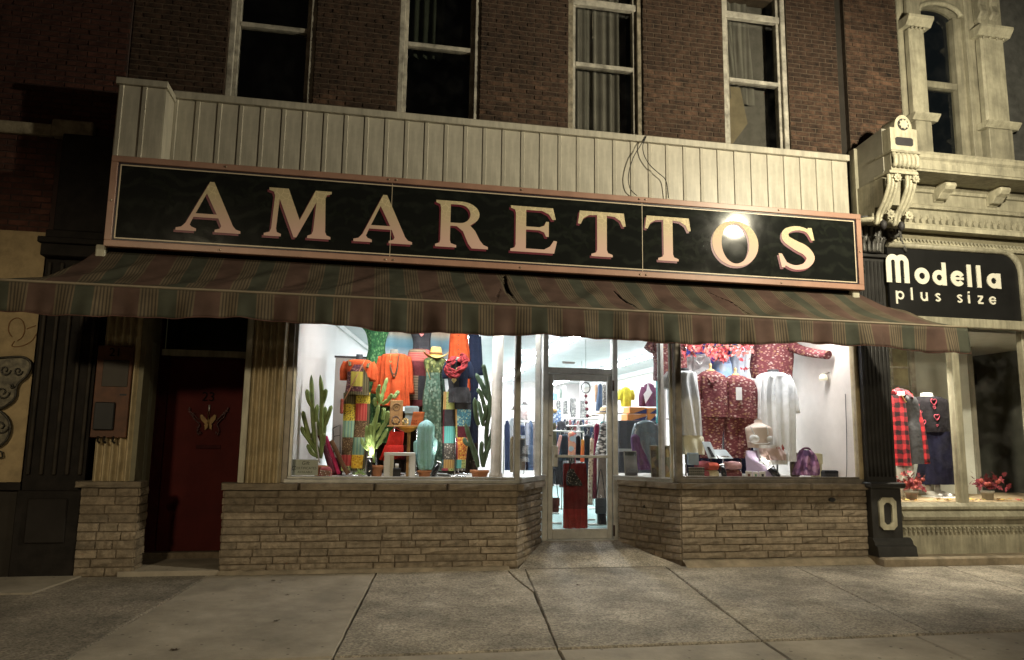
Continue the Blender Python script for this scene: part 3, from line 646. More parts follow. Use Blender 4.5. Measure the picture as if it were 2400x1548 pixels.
mr = nn.new('ShaderNodeMapRange'); mr.inputs[1].default_value = .28; mr.inputs[2].default_value = .55; ll.new(mu.outputs[0], mr.inputs[0])
mx = nn.new('ShaderNodeMix'); mx.data_type = 'RGBA'; mx.inputs[6].default_value = (.0095, .0105, .0095, 1); mx.inputs[7].default_value = (.0155, .0175, .0145, 1); ll.new(mr.outputs[0], mx.inputs[0]); ll.new(mx.outputs[2], bb.inputs['Base Color'])
rg = nn.new('ShaderNodeMapRange'); rg.inputs[3].default_value = .06; rg.inputs[4].default_value = .14; ll.new(nz.outputs['Fac'], rg.inputs[0]); ll.new(rg.outputs[0], bb.inputs['Roughness'])
nb = nn.new('ShaderNodeTexNoise'); nb.inputs['Scale'].default_value = 1.1; ll.new(tc.outputs['Object'], nb.inputs['Vector']); bp = nn.new('ShaderNodeBump'); bp.inputs['Strength'].default_value = .03; bp.inputs['Distance'].default_value = .02; ll.new(nb.outputs['Fac'], bp.inputs['Height']); ll.new(bp.outputs[0], bb.inputs['Normal'])
SGP = m
fwid = .072
js = [P(918, 480, SY).x, P(1505, 540, SY).x]; edges = [sx0+fwid]+js+[sx1-fwid]
for i in range(3): MB().box(edges[i]+.002, edges[i+1]-.002, SY, SY+.05, sz0+fwid, sz1-fwid).build('panel', SGP, sg)
MB().box(sx0, sx1, SY-.02, SY+.06, sz1-fwid, sz1).build('frame_rail', PINK, sg, bevel=.006); MB().box(sx0, sx1, SY-.02, SY+.06, sz0, sz0+fwid).build('frame_rail', PINK, sg, bevel=.006)
MB().box(sx0, sx0+fwid, SY-.018, SY+.058, sz0+fwid, sz1-fwid).build('frame_stile', PINK, sg, bevel=.004); MB().box(sx1-fwid, sx1, SY-.018, SY+.058, sz0+fwid, sz1-fwid).build('frame_stile', PINK, sg, bevel=.004)
def rectline(off, wd, m_, y):
    x0, x1, z0, z1 = sx0+off, sx1-off, sz0+off, sz1-off; mb = MB()
    mb.box(x0, x1, y, y+.003, z1-wd, z1).box(x0, x1, y, y+.003, z0, z0+wd).box(x0, x0+wd, y, y+.003, z0+wd, z1-wd).box(x1-wd, x1, y, y+.003, z0+wd, z1-wd)
    mb.build('painted_line', m_, sg)
rectline(fwid+.004, .012, PURP, SY-.004); rectline(fwid+.022, .013, CREL, SY-.004)
for i in range(2): MB().box(js[i]-.003, js[i]+.003, SY-.006, SY, sz0+fwid, sz1-fwid).build('joint_strip', CREL, sg)
SCREW = mat('screw_heads', (.45, .36, .26), .4, metal=.5)
for u in (js[0]-.045, js[0]+.045, js[1]-.04, js[1]+.04, sx0+1.2, sx1-1.2, (js[0]+js[1])/2):
    for z in (sz1-fwid*.45, sz0+fwid*.45): MB().ball((u, SY-.022, z), .013, 8, 4).build('screw', SCREW, sg)
for x in (sx0+.04, sx1-.04): MB().ball((x, SY-.022, (sz0+sz1)/2), .013, 8, 4).build('screw', SCREW, sg)
for x in (sx0+.15, 1.0, 3.0, 5.0, sx1-.15): MB().bar((x, SY+.05, sz1-.2), (x, FY, sz1-.2), .05, .05, (0, 0, 1)).bar((x, SY+.05, sz0+.2), (x, FY, sz0+.2), .05, .05, (0, 0, 1)).build('mounting_strut', DARKIRON, sg)
# letters: outlines in units of cap height
def arcs(cx, cy, rx, ry, a0, a1, n=16): return [(cx+rx*math.cos(R(a0+(a1-a0)*i/n)), cy+ry*math.sin(R(a0+(a1-a0)*i/n))) for i in range(n+1)]
LET = {
'A': (1.22, [[(0, 0), (.38, 0), (.38, .05), (.29, .085), (.255, .13), (.315, .285), (.785, .285), (.85, .13), (.83, .08), (.73, .05), (.73, 0), (1.22, 0), (1.22, .05), (1.13, .08), (1.07, .15), (.66, 1.02), (.58, 1.02), (.18, .16), (.10, .075), (0, .05)], [(.35, .36), (.535, .78), (.75, .36)]]),
'M': (1.42, [[(0, 0), (.36, 0), (.36, .05), (.27, .085), (.25, .16), (.29, .78), (.63, 0), (.69, 0), (1.08, .76), (1.04, .16), (1.01, .085), (.92, .05), (.92, 0), (1.42, 0), (1.42, .05), (1.33, .08), (1.30, .15), (1.27, .85), (1.30, .92), (1.40, .95), (1.40, 1), (1.05, 1), (.74, .36), (.47, 1), (.06, 1), (.06, .95), (.16, .92), (.19, .84), (.15, .16), (.12, .085), (0, .05)]]),
'R': (1.16, [[(0, 0), (.46, 0), (.46, .05), (.34, .085), (.32, .15), (.32, .46), (.46, .46), (.60, .36), (.72, .10), (.80, 0), (1.16, 0), (1.16, .05), (1.06, .09), (.98, .18), (.87, .38), (.76, .49)] + arcs(.56, .735, .40, .265, -50, 90, 14) + [(0, 1), (0, .95), (.09, .915), (.11, .85), (.11, .15), (.09, .085), (0, .05)], [(.32, .53)] + arcs(.53, .73, .23, .2, -90, 90, 12) + [(.32, .93)]]),
'E': (1.0, [[(0, 0), (.94, 0), (1.0, .27), (.93, .28), (.85, .15), (.72, .075), (.33, .075), (.33, .49), (.62, .49), (.72, .45), (.76, .36), (.82, .36), (.82, .69), (.76, .69), (.72, .60), (.62, .56), (.33, .56), (.33, .925), (.68, .925), (.82, .86), (.90, .74), (.97, .75), (.91, 1), (0, 1), (0, .95), (.09, .915), (.11, .85), (.11, .15), (.09, .085), (0, .05)]]),
'T': (1.04, [[(.29, 0), (.75, 0), (.75, .05), (.65, .085), (.625, .15), (.625, .925), (.80, .91), (.92, .83), (.98, .70), (1.04, .71), (1.0, 1), (.04, 1), (0, .71), (.06, .70), (.12, .83), (.24, .91), (.415, .925), (.415, .15), (.39, .085), (.29, .05)]]),
'O': (1.12, [arcs(.56, .5, .56, .53, 0, 359, 48), arcs(.56, .5, .335, .465, 0, 359, 40)]),
}
# the S is built from a smooth spine instead of a single ribbon with corners
sp = [p.to_2d() for p in bez([Vector((.70, .80, 0)), Vector((.60, .93, 0)), Vector((.38, .96, 0)), Vector((.17, .87, 0)), Vector((.16, .70, 0)), Vector((.36, .56, 0)), Vector((.58, .44, 0)), Vector((.68, .27, 0)), Vector((.56, .09, 0)), Vector((.33, .035, 0)), Vector((.14, .11, 0)), Vector((.06, .24, 0))], 6)]
tt = np.linspace(0, 1, len(sp)); ww = np.interp(tt, [0, .1, .22, .36, .5, .64, .78, .9, 1], [.05, .08, .11, .17, .23, .18, .11, .08, .05])
LET['S'] = (.82, [ribbon([tuple(p) for p in sp], list(ww)), [(.60, .93), (.66, .99), (.73, .99), (.78, .70), (.72, .69)], [(.16, .13), (.10, .02), (.04, .02), (-.02, .34), (.05, .34)]])
LETM = mat('sign_letter_cream', (.56, .40, .24), .6, var=.12, vs=9)
# letters turn from gold leaf at the top to pink at the foot
n_ = LETM.node_tree.nodes; l_ = LETM.node_tree.links; b_ = n_['Principled BSDF']
tc = n_.new('ShaderNodeTexCoord'); sx = n_.new('ShaderNodeSeparateXYZ'); l_.new(tc.outputs['Object'], sx.inputs[0])
mr = n_.new('ShaderNodeMapRange'); mr.inputs[1].default_value = .08; mr.inputs[2].default_value = .45; l_.new(sx.outputs['Z'], mr.inputs[0])
mx = n_.new('ShaderNodeMix'); mx.data_type = 'RGBA'; mx.inputs[6].default_value = (.62, .41, .34, 1); mx.inputs[7].default_value = (.52, .43, .26, 1); l_.new(mr.outputs[0], mx.inputs[0])
vo = n_.new('ShaderNodeTexVoronoi'); vo.feature = 'DISTANCE_TO_EDGE'; vo.inputs['Scale'].default_value = 16; l_.new(tc.outputs['Object'], vo.inputs['Vector'])
cm = n_.new('ShaderNodeMapRange'); cm.inputs[1].default_value = .0; cm.inputs[2].default_value = .08; cm.inputs[3].default_value = 1; cm.inputs[4].default_value = 0; l_.new(vo.outputs['Distance'], cm.inputs[0])
zz = n_.new('ShaderNodeMapRange'); zz.inputs[1].default_value = .28; zz.inputs[2].default_value = .5; zz.inputs[4].default_value = .7; l_.new(sx.outputs['Z'], zz.inputs[0])
mm = n_.new('ShaderNodeMath'); mm.operation = 'MULTIPLY'; l_.new(cm.outputs[0], mm.inputs[0]); l_.new(zz.outputs[0], mm.inputs[1])
m3 = n_.new('ShaderNodeMix'); m3.data_type = 'RGBA'; m3.inputs[7].default_value = (.78, .66, .40, 1); l_.new(mm.outputs[0], m3.inputs[0]); l_.new(mx.outputs[2], m3.inputs[6]); l_.new(m3.outputs[2], b_.inputs['Base Color'])
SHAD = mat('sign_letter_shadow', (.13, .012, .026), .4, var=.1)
OUTL = mat('sign_letter_outline', (.30, .16, .11), .4, var=.1)
# letter positions read off the photograph: left edge, right edge, baseline, cap line
c3s = lambda x, y: (240+.3769*x, 340+.3769*y)
LP = [('A', c3s(455, 530), c3s(858, 548), c3s(685, 230)), ('M', c3s(1003, 563), c3s(1418, 583), c3s(1085, 268)), ('A', c3s(1560, 598), c3s(1925, 618), c3s(1755, 312)), ('R', c3s(2068, 630), (1143, 589), c3s(2130, 350)),
      ('E', c4(238, 468), c4(510, 485), c4(290, 212)), ('T', c4(632, 500), c4(912, 505), c4(700, 242)), ('T', c4(1025, 525), c4(1293, 530), c4(1080, 270)), ('O', c4(1418, 555), c4(1688, 560), c4(1540, 300)), ('S', c4(1810, 575), c4(2028, 580), c4(1930, 330))]
ZB0 = sum((P(*q[1], SY).z+P(*q[2], SY).z)/2 for q in LP)/len(LP); HH = sum(P(*q[3], SY).z for q in LP)/len(LP)-ZB0
print('LETTERS', ZB0, HH)
for ch, pl, pr2, pt in LP:
    A_, B_, T_ = P(*pl, SY), P(*pr2, SY), P(*pt, SY); w0, cs_ = LET[ch]
    wd = B_.x-A_.x; zb = (A_.z+B_.z)/2
    hh = HH
    zb = ZB0
    k = wd/w0
    ct = [[(x*k, y*hh) for x, y in q] for q in cs_]
    if ch == 'S':
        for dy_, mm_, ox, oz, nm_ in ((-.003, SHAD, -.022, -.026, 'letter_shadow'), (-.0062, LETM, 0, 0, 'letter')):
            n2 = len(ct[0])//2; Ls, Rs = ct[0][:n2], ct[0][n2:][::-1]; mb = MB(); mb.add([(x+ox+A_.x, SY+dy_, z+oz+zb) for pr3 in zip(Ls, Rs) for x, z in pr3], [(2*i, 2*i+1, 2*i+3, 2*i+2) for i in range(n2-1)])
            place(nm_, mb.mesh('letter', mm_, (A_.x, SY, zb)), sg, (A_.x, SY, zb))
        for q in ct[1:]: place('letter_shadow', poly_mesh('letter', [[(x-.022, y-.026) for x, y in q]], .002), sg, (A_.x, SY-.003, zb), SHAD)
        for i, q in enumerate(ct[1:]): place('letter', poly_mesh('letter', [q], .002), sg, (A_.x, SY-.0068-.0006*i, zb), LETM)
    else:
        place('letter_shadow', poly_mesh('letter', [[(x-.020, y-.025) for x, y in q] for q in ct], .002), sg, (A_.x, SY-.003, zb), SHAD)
        place('letter', poly_mesh('letter', ct, .002), sg, (A_.x, SY-.0062, zb), LETM)
# acanthus scrolls painted on the sign ground
FOL = mat('sign_foliage_paint', (.0145, .0168, .0135), .1, var=.3, vs=8, spec=.2)
rn = random.Random(12); fo = MB()
def leaf_scroll(cx, cz, r, s, flip):
    pts = [(cx+flip*r*(1-.78*t)*math.cos(4.6*t+s), cz+r*(1-.78*t)*math.sin(4.6*t+s)) for t in np.linspace(0, 1, 22)]
    ou = ribbon(pts, [.045*(1-t*.75)+.012 for t in np.linspace(0, 1, 22)])
    fo.prism([(x, SY-.0012, min(max(z, sz0+.14), sz1-.14)) for x, z in ou], (0, .0008, 0))
    for i in range(2, 20, 3):
        x, z = pts[i]; a = math.atan2(z-cz, x-cx)+rn.uniform(-.4, .4); L = rn.uniform(.06, .13)
        tip = (x+L*math.cos(a)+.05*math.sin(a), z+L*math.sin(a)-.05*math.cos(a)); q = ribbon([(x, z), (x+.45*L*math.cos(a), z+.45*L*math.sin(a)), ((x+tip[0])/2+.25*L*math.cos(a), (z+tip[1])/2+.25*L*math.sin(a)), tip], [.015, .045, .035, .003])
        if sz0+.13 < tip[1] < sz1-.13: fo.prism([(a_, SY-.0016-.00003*i, b_) for a_, b_ in q], (0, .0006, 0))
for i in range(26): leaf_scroll(sx0+.5+i*.345+rn.uniform(-.08, .08), (sz0+sz1)/2+rn.uniform(-.24, .24), rn.uniform(.13, .24), rn.uniform(0, 6), rn.choice((-1, 1)))
o = fo.build('painted_foliage', FOL, sg); o['kind'] = 'stuff'
# ------------------------------------------------------------------ upper brick front
UY = .20
BRV = [unit_piece('brick%d' % i, BRICK, rough=.10, ch=.05, seed=60+i, nx=2, nz=1) for i in range(4)]
BRD = [unit_piece('brickd%d' % i, BRICKD, rough=.10, ch=.05, seed=70+i, nx=2, nz=1) for i in range(3)]
def brick_field(parent, x0, x1, z0, z1, y, holes, variants, limit, key, seed, L=.212, H=.0685, m=None):
    """running bond; the `limit` bricks that show largest become parts, the rest one joined part"""
    rn = random.Random(seed); todo = []; c = 0; z = z0
    while z < z1-.01:
        x = x0-(L/2 if c % 2 else 0)
        while x < x1-.005:
            a, b = max(x, x0), min(x+L, x1)
            for h0, h1, g0, g1 in holes:
                if g0 < z+H/2 < g1:
                    if a < h1 and b > h0:
                        if a >= h0 and b <= h1: a = b
                        elif a < h0: b = h0
                        else: a = h1
            if b-a > .03: todo.append((a, b, z, rn.uniform(-.004, .004)))
            x += L
        z += H; c += 1
    todo.sort(key=key); J = .011
    for a, b, z, p in todo[:limit]: piece('brick', rn.choice(variants), parent, (a+J/2, y-.008+p, z+J/2), 0, b-a-J, .09, H-J)
    if len(todo) > limit:
        mb = MB()
        for a, b, z, p in todo[limit:]:
            me = rn.choice(variants)
            vs = [(a+J/2+v.co.x*(b-a-J), y-.008+p+v.co.y*.09, z+J/2+v.co.z*(H-J)) for v in me.vertices]
            mb.add(vs, [tuple(q.vertices) for q in me.polygons])
        o = mb.build('brickwork', m or variants[0].materials[0], parent); o['kind'] = 'stuff'
up = thing('brick_facade', 'red brown brick upper front with four tall sash windows', 'brick wall', (1.8, UY, FT))
WIN = [(P(530, 150, UY).x, P(737, 150, UY).x), (P(932, 180, UY).x, P(1125, 180, UY).x), (P(1332, 200, UY).x, P(1508, 200, UY).x), (P(1698, 230, UY).x, P(1850, 230, UY).x)]
TOPZ = 8.3; ZB_ = FT-.06
UX0, UX1 = -2.95, P(1968, 250, UY).x
holes = [(a, b, 0, TOPZ-.35) for a, b in WIN]
brick_field(up, UX0, UX1, ZB_, TOPZ, UY, holes, BRV, 300, lambda t: abs(t[2]-ZB_)*1.0+max(0, 3.0-t[0])*.22, 5)
xs = [UX0]+[x for w_ in WIN for x in w_]+[UX1]
for i in range(0, len(xs), 2): MB().box(xs[i], xs[i+1], UY+.004, UY+.35, ZB_-.1, TOPZ+.1).build('mortar', BMORT, up)
MB().box(UX0, UX1, UY+.005, UY+.34, TOPZ-.34, TOPZ+.6).build('mortar', BMORT, up)
PAINT = mat('grey_white_window_paint', (.48, .45, .38), .6, var=.4, vs=7, bump=.1)
PAINTG = mat('weathered_window_paint', (.30, .26, .19), .7, var=.45, vs=12, bump=.3)
CURT = ramp_mat('sheer_curtain', [(0, (.22, .21, .19)), (.3, (.28, .27, .245)), (.5, (.13, .125, .11)), (.75, (.26, .25, .23)), (.9, (.17, .16, .145))], 'X', .16, 0, const=False, bump=.05, var=.15)
BLIND = mat('roller_blind', (.18, .17, .155), .9, var=.2)
RAILV = [(640, 65), (1035, 112), (1410, 157), (1763, 193)]
def sash_window(i, storm):
    x0, x1 = WIN[i]; yf = UY+.03; z0 = ZB_-.05
    pm_ = PAINTG if i == 2 else PAINT
    wn = MB().box(x0, x0+.075, yf, yf+.2, z0, TOPZ).box(x1-.075, x1, yf, yf+.2, z0, TOPZ).build('window', pm_, up, bevel=.008)
    MB().box(x0+.075, x0+.12, yf+.05, yf+.15, z0, TOPZ).box(x1-.12, x1-.075, yf+.05, yf+.15, z0, TOPZ).build('sash_stile', PAINT, wn, bevel=.005)
    rz_ = P(*RAILV[i], yf+.06).z
    MB().box(x0+.12, x1-.12, yf+.045, yf+.14, rz_-.03, rz_+.03).build('meeting_rail', PAINT, wn, bevel=.006)
    if storm:
        z2 = P(*storm, yf+.05).z; MB().box(x0+.076, x1-.076, yf+.02, yf+.1, z2-.05, z2+.05).build('storm_rail', PAINT, wn, bevel=.006)
    MB().box(x0+.12, x1-.12, yf+.10, yf+.104, z0, rz_-.03).build('pane', GLASSU, wn); MB().box(x0+.12, x1-.12, yf+.12, yf+.124, rz_+.03, TOPZ-.3).build('pane', GLASSU, wn)
    rm = MB(); xa_, xb_ = x0-.05, x1+.05
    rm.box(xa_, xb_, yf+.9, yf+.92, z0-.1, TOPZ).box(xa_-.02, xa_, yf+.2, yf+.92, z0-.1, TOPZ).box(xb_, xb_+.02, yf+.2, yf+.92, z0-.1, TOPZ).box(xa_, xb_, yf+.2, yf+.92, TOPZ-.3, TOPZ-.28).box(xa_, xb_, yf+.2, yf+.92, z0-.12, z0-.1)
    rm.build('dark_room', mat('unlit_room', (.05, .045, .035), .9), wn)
    return wn, x0+.12, x1-.12, yf, z0, rz_
ws = [sash_window(0, None), sash_window(1, None), sash_window(2, (1405, 12)), sash_window(3, (1757, 42))]
def drape(wn, x0, x1, y, z0, z1, top=None, n=9, m=CURT):
    """folded curtain; top gives a narrower gathered head"""
    def fn(u, v):
        z = z0+(z1-z0)*v; a, b = x0, x1
        if top: a, b = x0+(top[0]-x0)*v, x1+(top[1]-x1)*v
        return a+(b-a)*u, y+.025*math.sin(u*n*6.283)*(1-.3*v)+.01*math.sin(u*23), z
    return MB().grid(fn, n*8, 10).build('curtain', m, wn)
wn, x0, x1, yf, z0, rz_ = ws[2]
drape(wn, x0, x1-.12, yf+.26, z0, TOPZ-.3, n=6); MB().box(x0, x1, yf+.33, yf+.335, z0, TOPZ-.3).build('blind', BLIND, wn)
MB().ball((x0+.29, yf+.2, rz_+.5), .016, 8, 5).tube([(x0+.29, yf+.2, rz_+.5), (x0+.29, yf+.2, TOPZ-.3)], .003, 4).build('pull_cord', PAINT, wn)
wn, x0, x1, yf, z0, rz_ = ws[3]
drape(wn, x0-.02, x0+.28, yf+.24, rz_-.2, TOPZ-.3, (x0, x0+.02), n=2); drape(wn, x0+.16, x0+.52, yf+.27, rz_-.25, TOPZ-.3, (x0+.02, x0+.42), n=3)
MB().box(x0, x1, yf+.34, yf+.345, z0, TOPZ-.3).build('blind', BLIND, wn)
MB().prism([(x0, yf+.22, z0), (x0+.05, yf+.22, z0+.2), (x0+.36, yf+.22, z0+.62), (x0+.26, yf+.22, rz_-.02), (x0, yf+.22, rz_-.02)], (0, .02, 0)).build('leaning_board', mat('tan_board', (.30, .25, .17), .8), wn)
wn, x0, x1, yf, z0, rz_ = ws[1]
drape(wn, x0, x0+.5, yf+.4, rz_, TOPZ-.3, n=4, m=mat('dark_green_drape', (.04, .05, .035), .9))
# building body behind the sign, between fascia and shop ceiling
BODY = mat('unlit_masonry', (.03, .025, .02), .95)
bd = thing('building_shell', 'dark masonry behind the sign and awning of the shop', 'building', (1.8, .4, 3.3))
MB().box(-2.95, 6.6, FY+.1, FY+.3, 3.27, FT-.05).build('lintel_wall', BODY, bd)
MB().box(-3.0, 6.6, .62, 14.5, 8.6, 8.8).build('roof', BODY, bd)
# ------------------------------------------------------------------ neighbouring building on the left
nb = thing('brick_building', 'dark brick neighbouring building at the left edge with stone band', 'building', (-6, .2, 0))
NX1 = -2.96; NY = .16
zb1, zb0 = P(60, 290, NY).z, P(60, 318, NY).z
brick_field(nb, -8.6, NX1, zb1+.002, 8.2, NY, [], BRD, 60, lambda t: -t[0]+abs(t[2]-zb1), 8, m=BRICKD)
z545 = P(50, 545, NY).z
brick_field(nb, -8.6, P(130, 400, NY).x, z545, zb0, NY, [], BRD, 120, lambda t: -t[0], 9, H=.072, m=BRICKD)
MB().box(-8.8, NX1, NY+.004, NY+.4, z545-.3, 8.4).build('mortar', mat('sooty_mortar', (.05, .03, .025), .95), nb)
LIME = mat('weathered_limestone', (.34, .29, .20), .9, var=.35, vs=7, bump=.5, bs=30)
xq0, xq1 = P(125, 300, NY-.05).x, P(222, 300, NY-.05).x
MB().box(-8.7, xq0-.01, NY-.06, NY+.1, zb0, zb1).build('stone_band', LIME, nb, bevel=.012); MB().box(xq0, xq1, NY-.11, NY+.1, zb0-.01, zb1+.05).build('stone_block', LIME, nb, bevel=.015)
MB().box(-8.7, -3.5, NY-.02, NY+.2, -.1, z545-1.9).build('base_wall', BODY, nb)
# boarded window with cream board and wrought butterfly
xb1 = P(93, 760, NY).x; zb_t, zb_b = P(60, 545, NY).z, P(40, 1130, NY).z
bo = thing('painted_board', 'cream board with scribble and dark butterfly at left edge', 'board', (-4.6, NY-.02, zb_b))
BOARD = mat('cream_board', (.36, .27, .145), .75, var=.25, vs=5, bump=.2, bs=20)
MB().box(-6.2, xb1, NY-.05, NY+.01, zb_b, zb_t).build('board', BOARD, bo); MB().box(-6.2, xb1+.02, NY-.10, NY, zb_b-.08, zb_b-.002).build('ledge', DARKIRON, bo)
SCR = mat('rust_scribble', (.20, .10, .04), .8)
def pen(pts, m_, w_=.006, nm='scribble', y=NY-.054, par=bo): MB().tube(bez([P(u, v, y) for u, v in pts], 6), w_, 5, flat=.4).build(nm, m_, par)
pen([(28, 790), (20, 775), (24, 755), (38, 746), (52, 752), (58, 772), (52, 790), (40, 800)], SCR); pen([(34, 800), (28, 812), (50, 812), (74, 800), (86, 782)], SCR); pen([(62, 772), (72, 768), (84, 764)], SCR)
wr = thing('butterfly_plaque', 'black wrought butterfly wing with scrolls on the cream board', 'wall ornament', (-4.7, NY-.08, P(10, 1075, NY).z))
IRON2 = mat('wrought_grey_iron', (.05, .045, .035), .4, metal=.4, var=.4, vs=20, bump=.3)
def Wp(u, v, y=NY-.09): return P(u, v, y)
up_w = [(-60, 850), (-20, 842), (20, 838), (55, 838), (70, 848), (72, 862), (62, 882), (44, 898), (38, 912), (36, 930), (24, 945), (0, 958), (-30, 955), (-60, 930)]
lo_w = [(-60, 960), (-20, 958), (5, 968), (20, 985), (24, 1005), (16, 1030), (0, 1045), (-30, 1055), (-60, 1040)]
for poly in (up_w, lo_w):
    q = bez([Wp(u, v) for u, v in poly], 5)
    MB().prism(q, (0, .015, 0)).build('wing_plate', mat('tarnished_wing', (.12, .105, .07), .45, metal=.3, var=.5, vs=14), wr); MB().tube(q+[q[0]], .014, 6).build('wing_rim', IRON2, wr)
for cx, cy, r in ((42, 870, 11), (12, 868, 13), (28, 905, 6), (6, 920, 16), (2, 1000, 18), (-30, 880, 16)):
    MB().tube([Wp(cx+r*(1-t*.75)*math.cos(7.5*t), cy+r*(1-t*.75)*math.sin(7.5*t), NY-.1) for t in np.linspace(0, 1, 24)], .009, 6).build('scroll', IRON2, wr)
MB().tube([Wp(-8, 1055), Wp(4, 1060), Wp(6, 1072), Wp(-4, 1074)], .01, 6).build('tail_scroll', IRON2, wr)
# black iron pilaster and its upper block
pi = thing('iron_pilaster', 'black ribbed iron pilaster left of the stone pier', 'pilaster', (-3.3, 0, 0))
py = .06
q0, q1 = P(92, 760, py).x, P(233, 760, py).x
MB().box(q0, q1, py, py+.3, .9, 3.5).build('shaft', DARKIRON, pi)
for k in range(5):
    x = q0+.05+k*(q1-q0-.1)/4; MB().box(x-.02, x+.02, py-.028, py-.001, 1.06, 3.4).build('rib', mat('worn_iron', (.03, .023, .015), .6, var=.5, vs=5, spec=.2), pi, bevel=.008)
MB().box(q0-.02, q1+.0, py-.06, py+.3, -.05, .9).build('base', DARKIRON, pi, bevel=.01)
MB().box(q0+.1, q1-.12, py-.085, py-.0605, .35, .82).build('base_panel', mat('iron_panel', (.018, .015, .013), .7, spec=.15), pi, bevel=.02)
pb = thing('iron_block', 'black iron block with moulded foot between brick wall and sign', 'pilaster', (-3.2, 0, 3.5))
t0, t1 = P(135, 450, 0).x, P(285, 450, 0).x; zt_, zl_ = P(200, 318, 0).z, P(200, 545, 0).z
MB().box(t0, t1, -.02, .3, zl_, zt_).build('block', DARKIRON, pb, bevel=.01)
MB().box(t0-.06, t1, -.05, .3, zl_-.09, zl_-.001).box(t0-.12, t1, -.09, .3, zl_-.16, zl_-.091).box(t0-.09, t1, -.06, .3, zl_-.3, zl_-.161).build('foot_moulding', DARKIRON, pb, bevel=.008)
# ------------------------------------------------------------------ cream Victorian building on the right
N = lambda x, y: (1980+.2597*x, 240+.2597*y)
U = lambda x, y: (2060+.2597*x, .2597*y)
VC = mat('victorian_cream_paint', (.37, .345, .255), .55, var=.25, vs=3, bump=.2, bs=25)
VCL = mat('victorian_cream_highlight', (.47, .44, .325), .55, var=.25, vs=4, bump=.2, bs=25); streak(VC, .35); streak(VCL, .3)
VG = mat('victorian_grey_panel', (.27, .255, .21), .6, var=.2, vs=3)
# brick pier above, between the two buildings
bp2 = thing('brick_pier', 'dim brick pier between the main front and the ornate window', 'brick wall', (7.0, UY, 5.4))
bx0_, bx1_ = UX1+.12, P(2118, 150, UY).x+.15
brick_field(bp2, bx0_, bx1_, 5.3, 8.3, UY-.04, [], BRV, 300, lambda t: t[2], 31)
MB().box(bx0_, bx1_, UY-.034, UY+.3, 5.2, 8.5).build('mortar', BMORT, bp2)
MB().box(UX1, bx0_, UY+.05, UY+.3, 5.2, 8.5).build('recess', BODY, bp2)
vb = thing('ornate_cornice', 'cream moulded cornice with small brackets and teeth over the Modella shop', 'cornice', (8.5, 0, 4.0))
CX0, CX1 = 6.66, 12.0; CY = -.62
zA, zB = P(*N(650, 450), CY).z, P(*N(640, 615), CY).z
zF = P(*N(520, 740), -.12).z
MB().xprof([(CY, zB), (CY, zA-.10), (CY-.03, zA-.07), (CY-.03, zA-.03), (CY-.05, zA), (.3, zA), (.3, zB)], CX0+.28, CX1).build('crown', VC, vb)
MB().box(CX0+.28, CX1, CY-.012, CY-.001, zB+.03, zA-.14).build('crown_board', VC, vb)
# side cheek of the cornice
ch = [(P(1990, 345, .12)), (P(*N(410, 200), CY))]
zc1 = P(1988, 356, .12).z; zc2 = P(*N(412, 215), CY).z; zcb = 4.62
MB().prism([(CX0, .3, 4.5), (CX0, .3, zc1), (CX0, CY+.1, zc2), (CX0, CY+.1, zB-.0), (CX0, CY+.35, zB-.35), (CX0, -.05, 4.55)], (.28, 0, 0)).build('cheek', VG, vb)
MB().box(CX0-.05, CX0, .0, .12, 4.45, zc1).build('edge_board', VC, vb)
# frieze with mouldings
fz0 = P(*N(600, 1085), -.12).z; 
zM = P(*N(420, 890), -.12).z; zD1 = P(*N(420, 985), -.15).z; zD0 = P(*N(520, 1080), -.15).z; zE = P(*N(520, 1140), -.2).z
MB().box(CX0+.1, CX1, -.10, .3, zE, zB).build('frieze', VC, vb)
MB().xprof([(-.10, zF-.10), (-.13, zF-.09), (-.14, zF-.05), (-.17, zF-.03), (-.17, zF), (-.10, zF)], CX0+.28, CX1).build('moulding', VC, vb)
MB().xprof([(-.101, zM-.09), (-.15, zM-.08), (-.16, zM-.04), (-.13, zM-.01), (-.101, zM)], CX0+.2, CX1).build('moulding', VC, vb)
MB().box(CX0+.2, CX1, -.135, -.101, zD0-.01, zD1+.01).build('dentil_band', VC, vb)
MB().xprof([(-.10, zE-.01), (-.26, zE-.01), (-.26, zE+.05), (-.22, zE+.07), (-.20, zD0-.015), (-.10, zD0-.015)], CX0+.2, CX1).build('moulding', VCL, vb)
x = CX0+.42
while x < CX1-2.6:
    MB().prism([(x-.03, -.136, zD0), (x, -.136, zD0-.02), (x+.03, -.136, zD0), (x+.035, -.136, zD0+.05), (x, -.136, zD0+.08), (x-.035, -.136, zD0+.05)], (0, -.05, 0)).prism([(x-.006, -.136, zD0+.08), (x+.006, -.136, zD0+.08), (x+.006, -.136, zD1-.02), (x-.006, -.136, zD1-.02)], (0, -.012, 0)).build('dentil', VC, vb)
    x += .105
def bracket(x, parent):
    w_ = .17; pr_ = [(-.101, zM+.02), (-.101, zF+.02), (-.14, zF+.02), (-.42, zB-.02), (-.44, zB-.06), (-.40, zB-.10), (-.30, zB-.13), (-.24, zB-.2), (-.17, zM+.12), (-.14, zM+.04)]
    pr_ = [(-.101, zM+.03), (-.101, zF+.01), (-.36, zF+.01), (-.38, zF-.05), (-.34, zF-.10), (-.27, zF-.13), (-.2, zF-.2), (-.15, zM+.06)]
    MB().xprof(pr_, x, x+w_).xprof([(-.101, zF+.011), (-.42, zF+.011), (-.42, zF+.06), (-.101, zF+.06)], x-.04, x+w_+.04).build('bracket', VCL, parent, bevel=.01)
for uu in ((900, 860), (1390, 890)): bracket(P(*N(*uu), -.3).x-.02, vb)
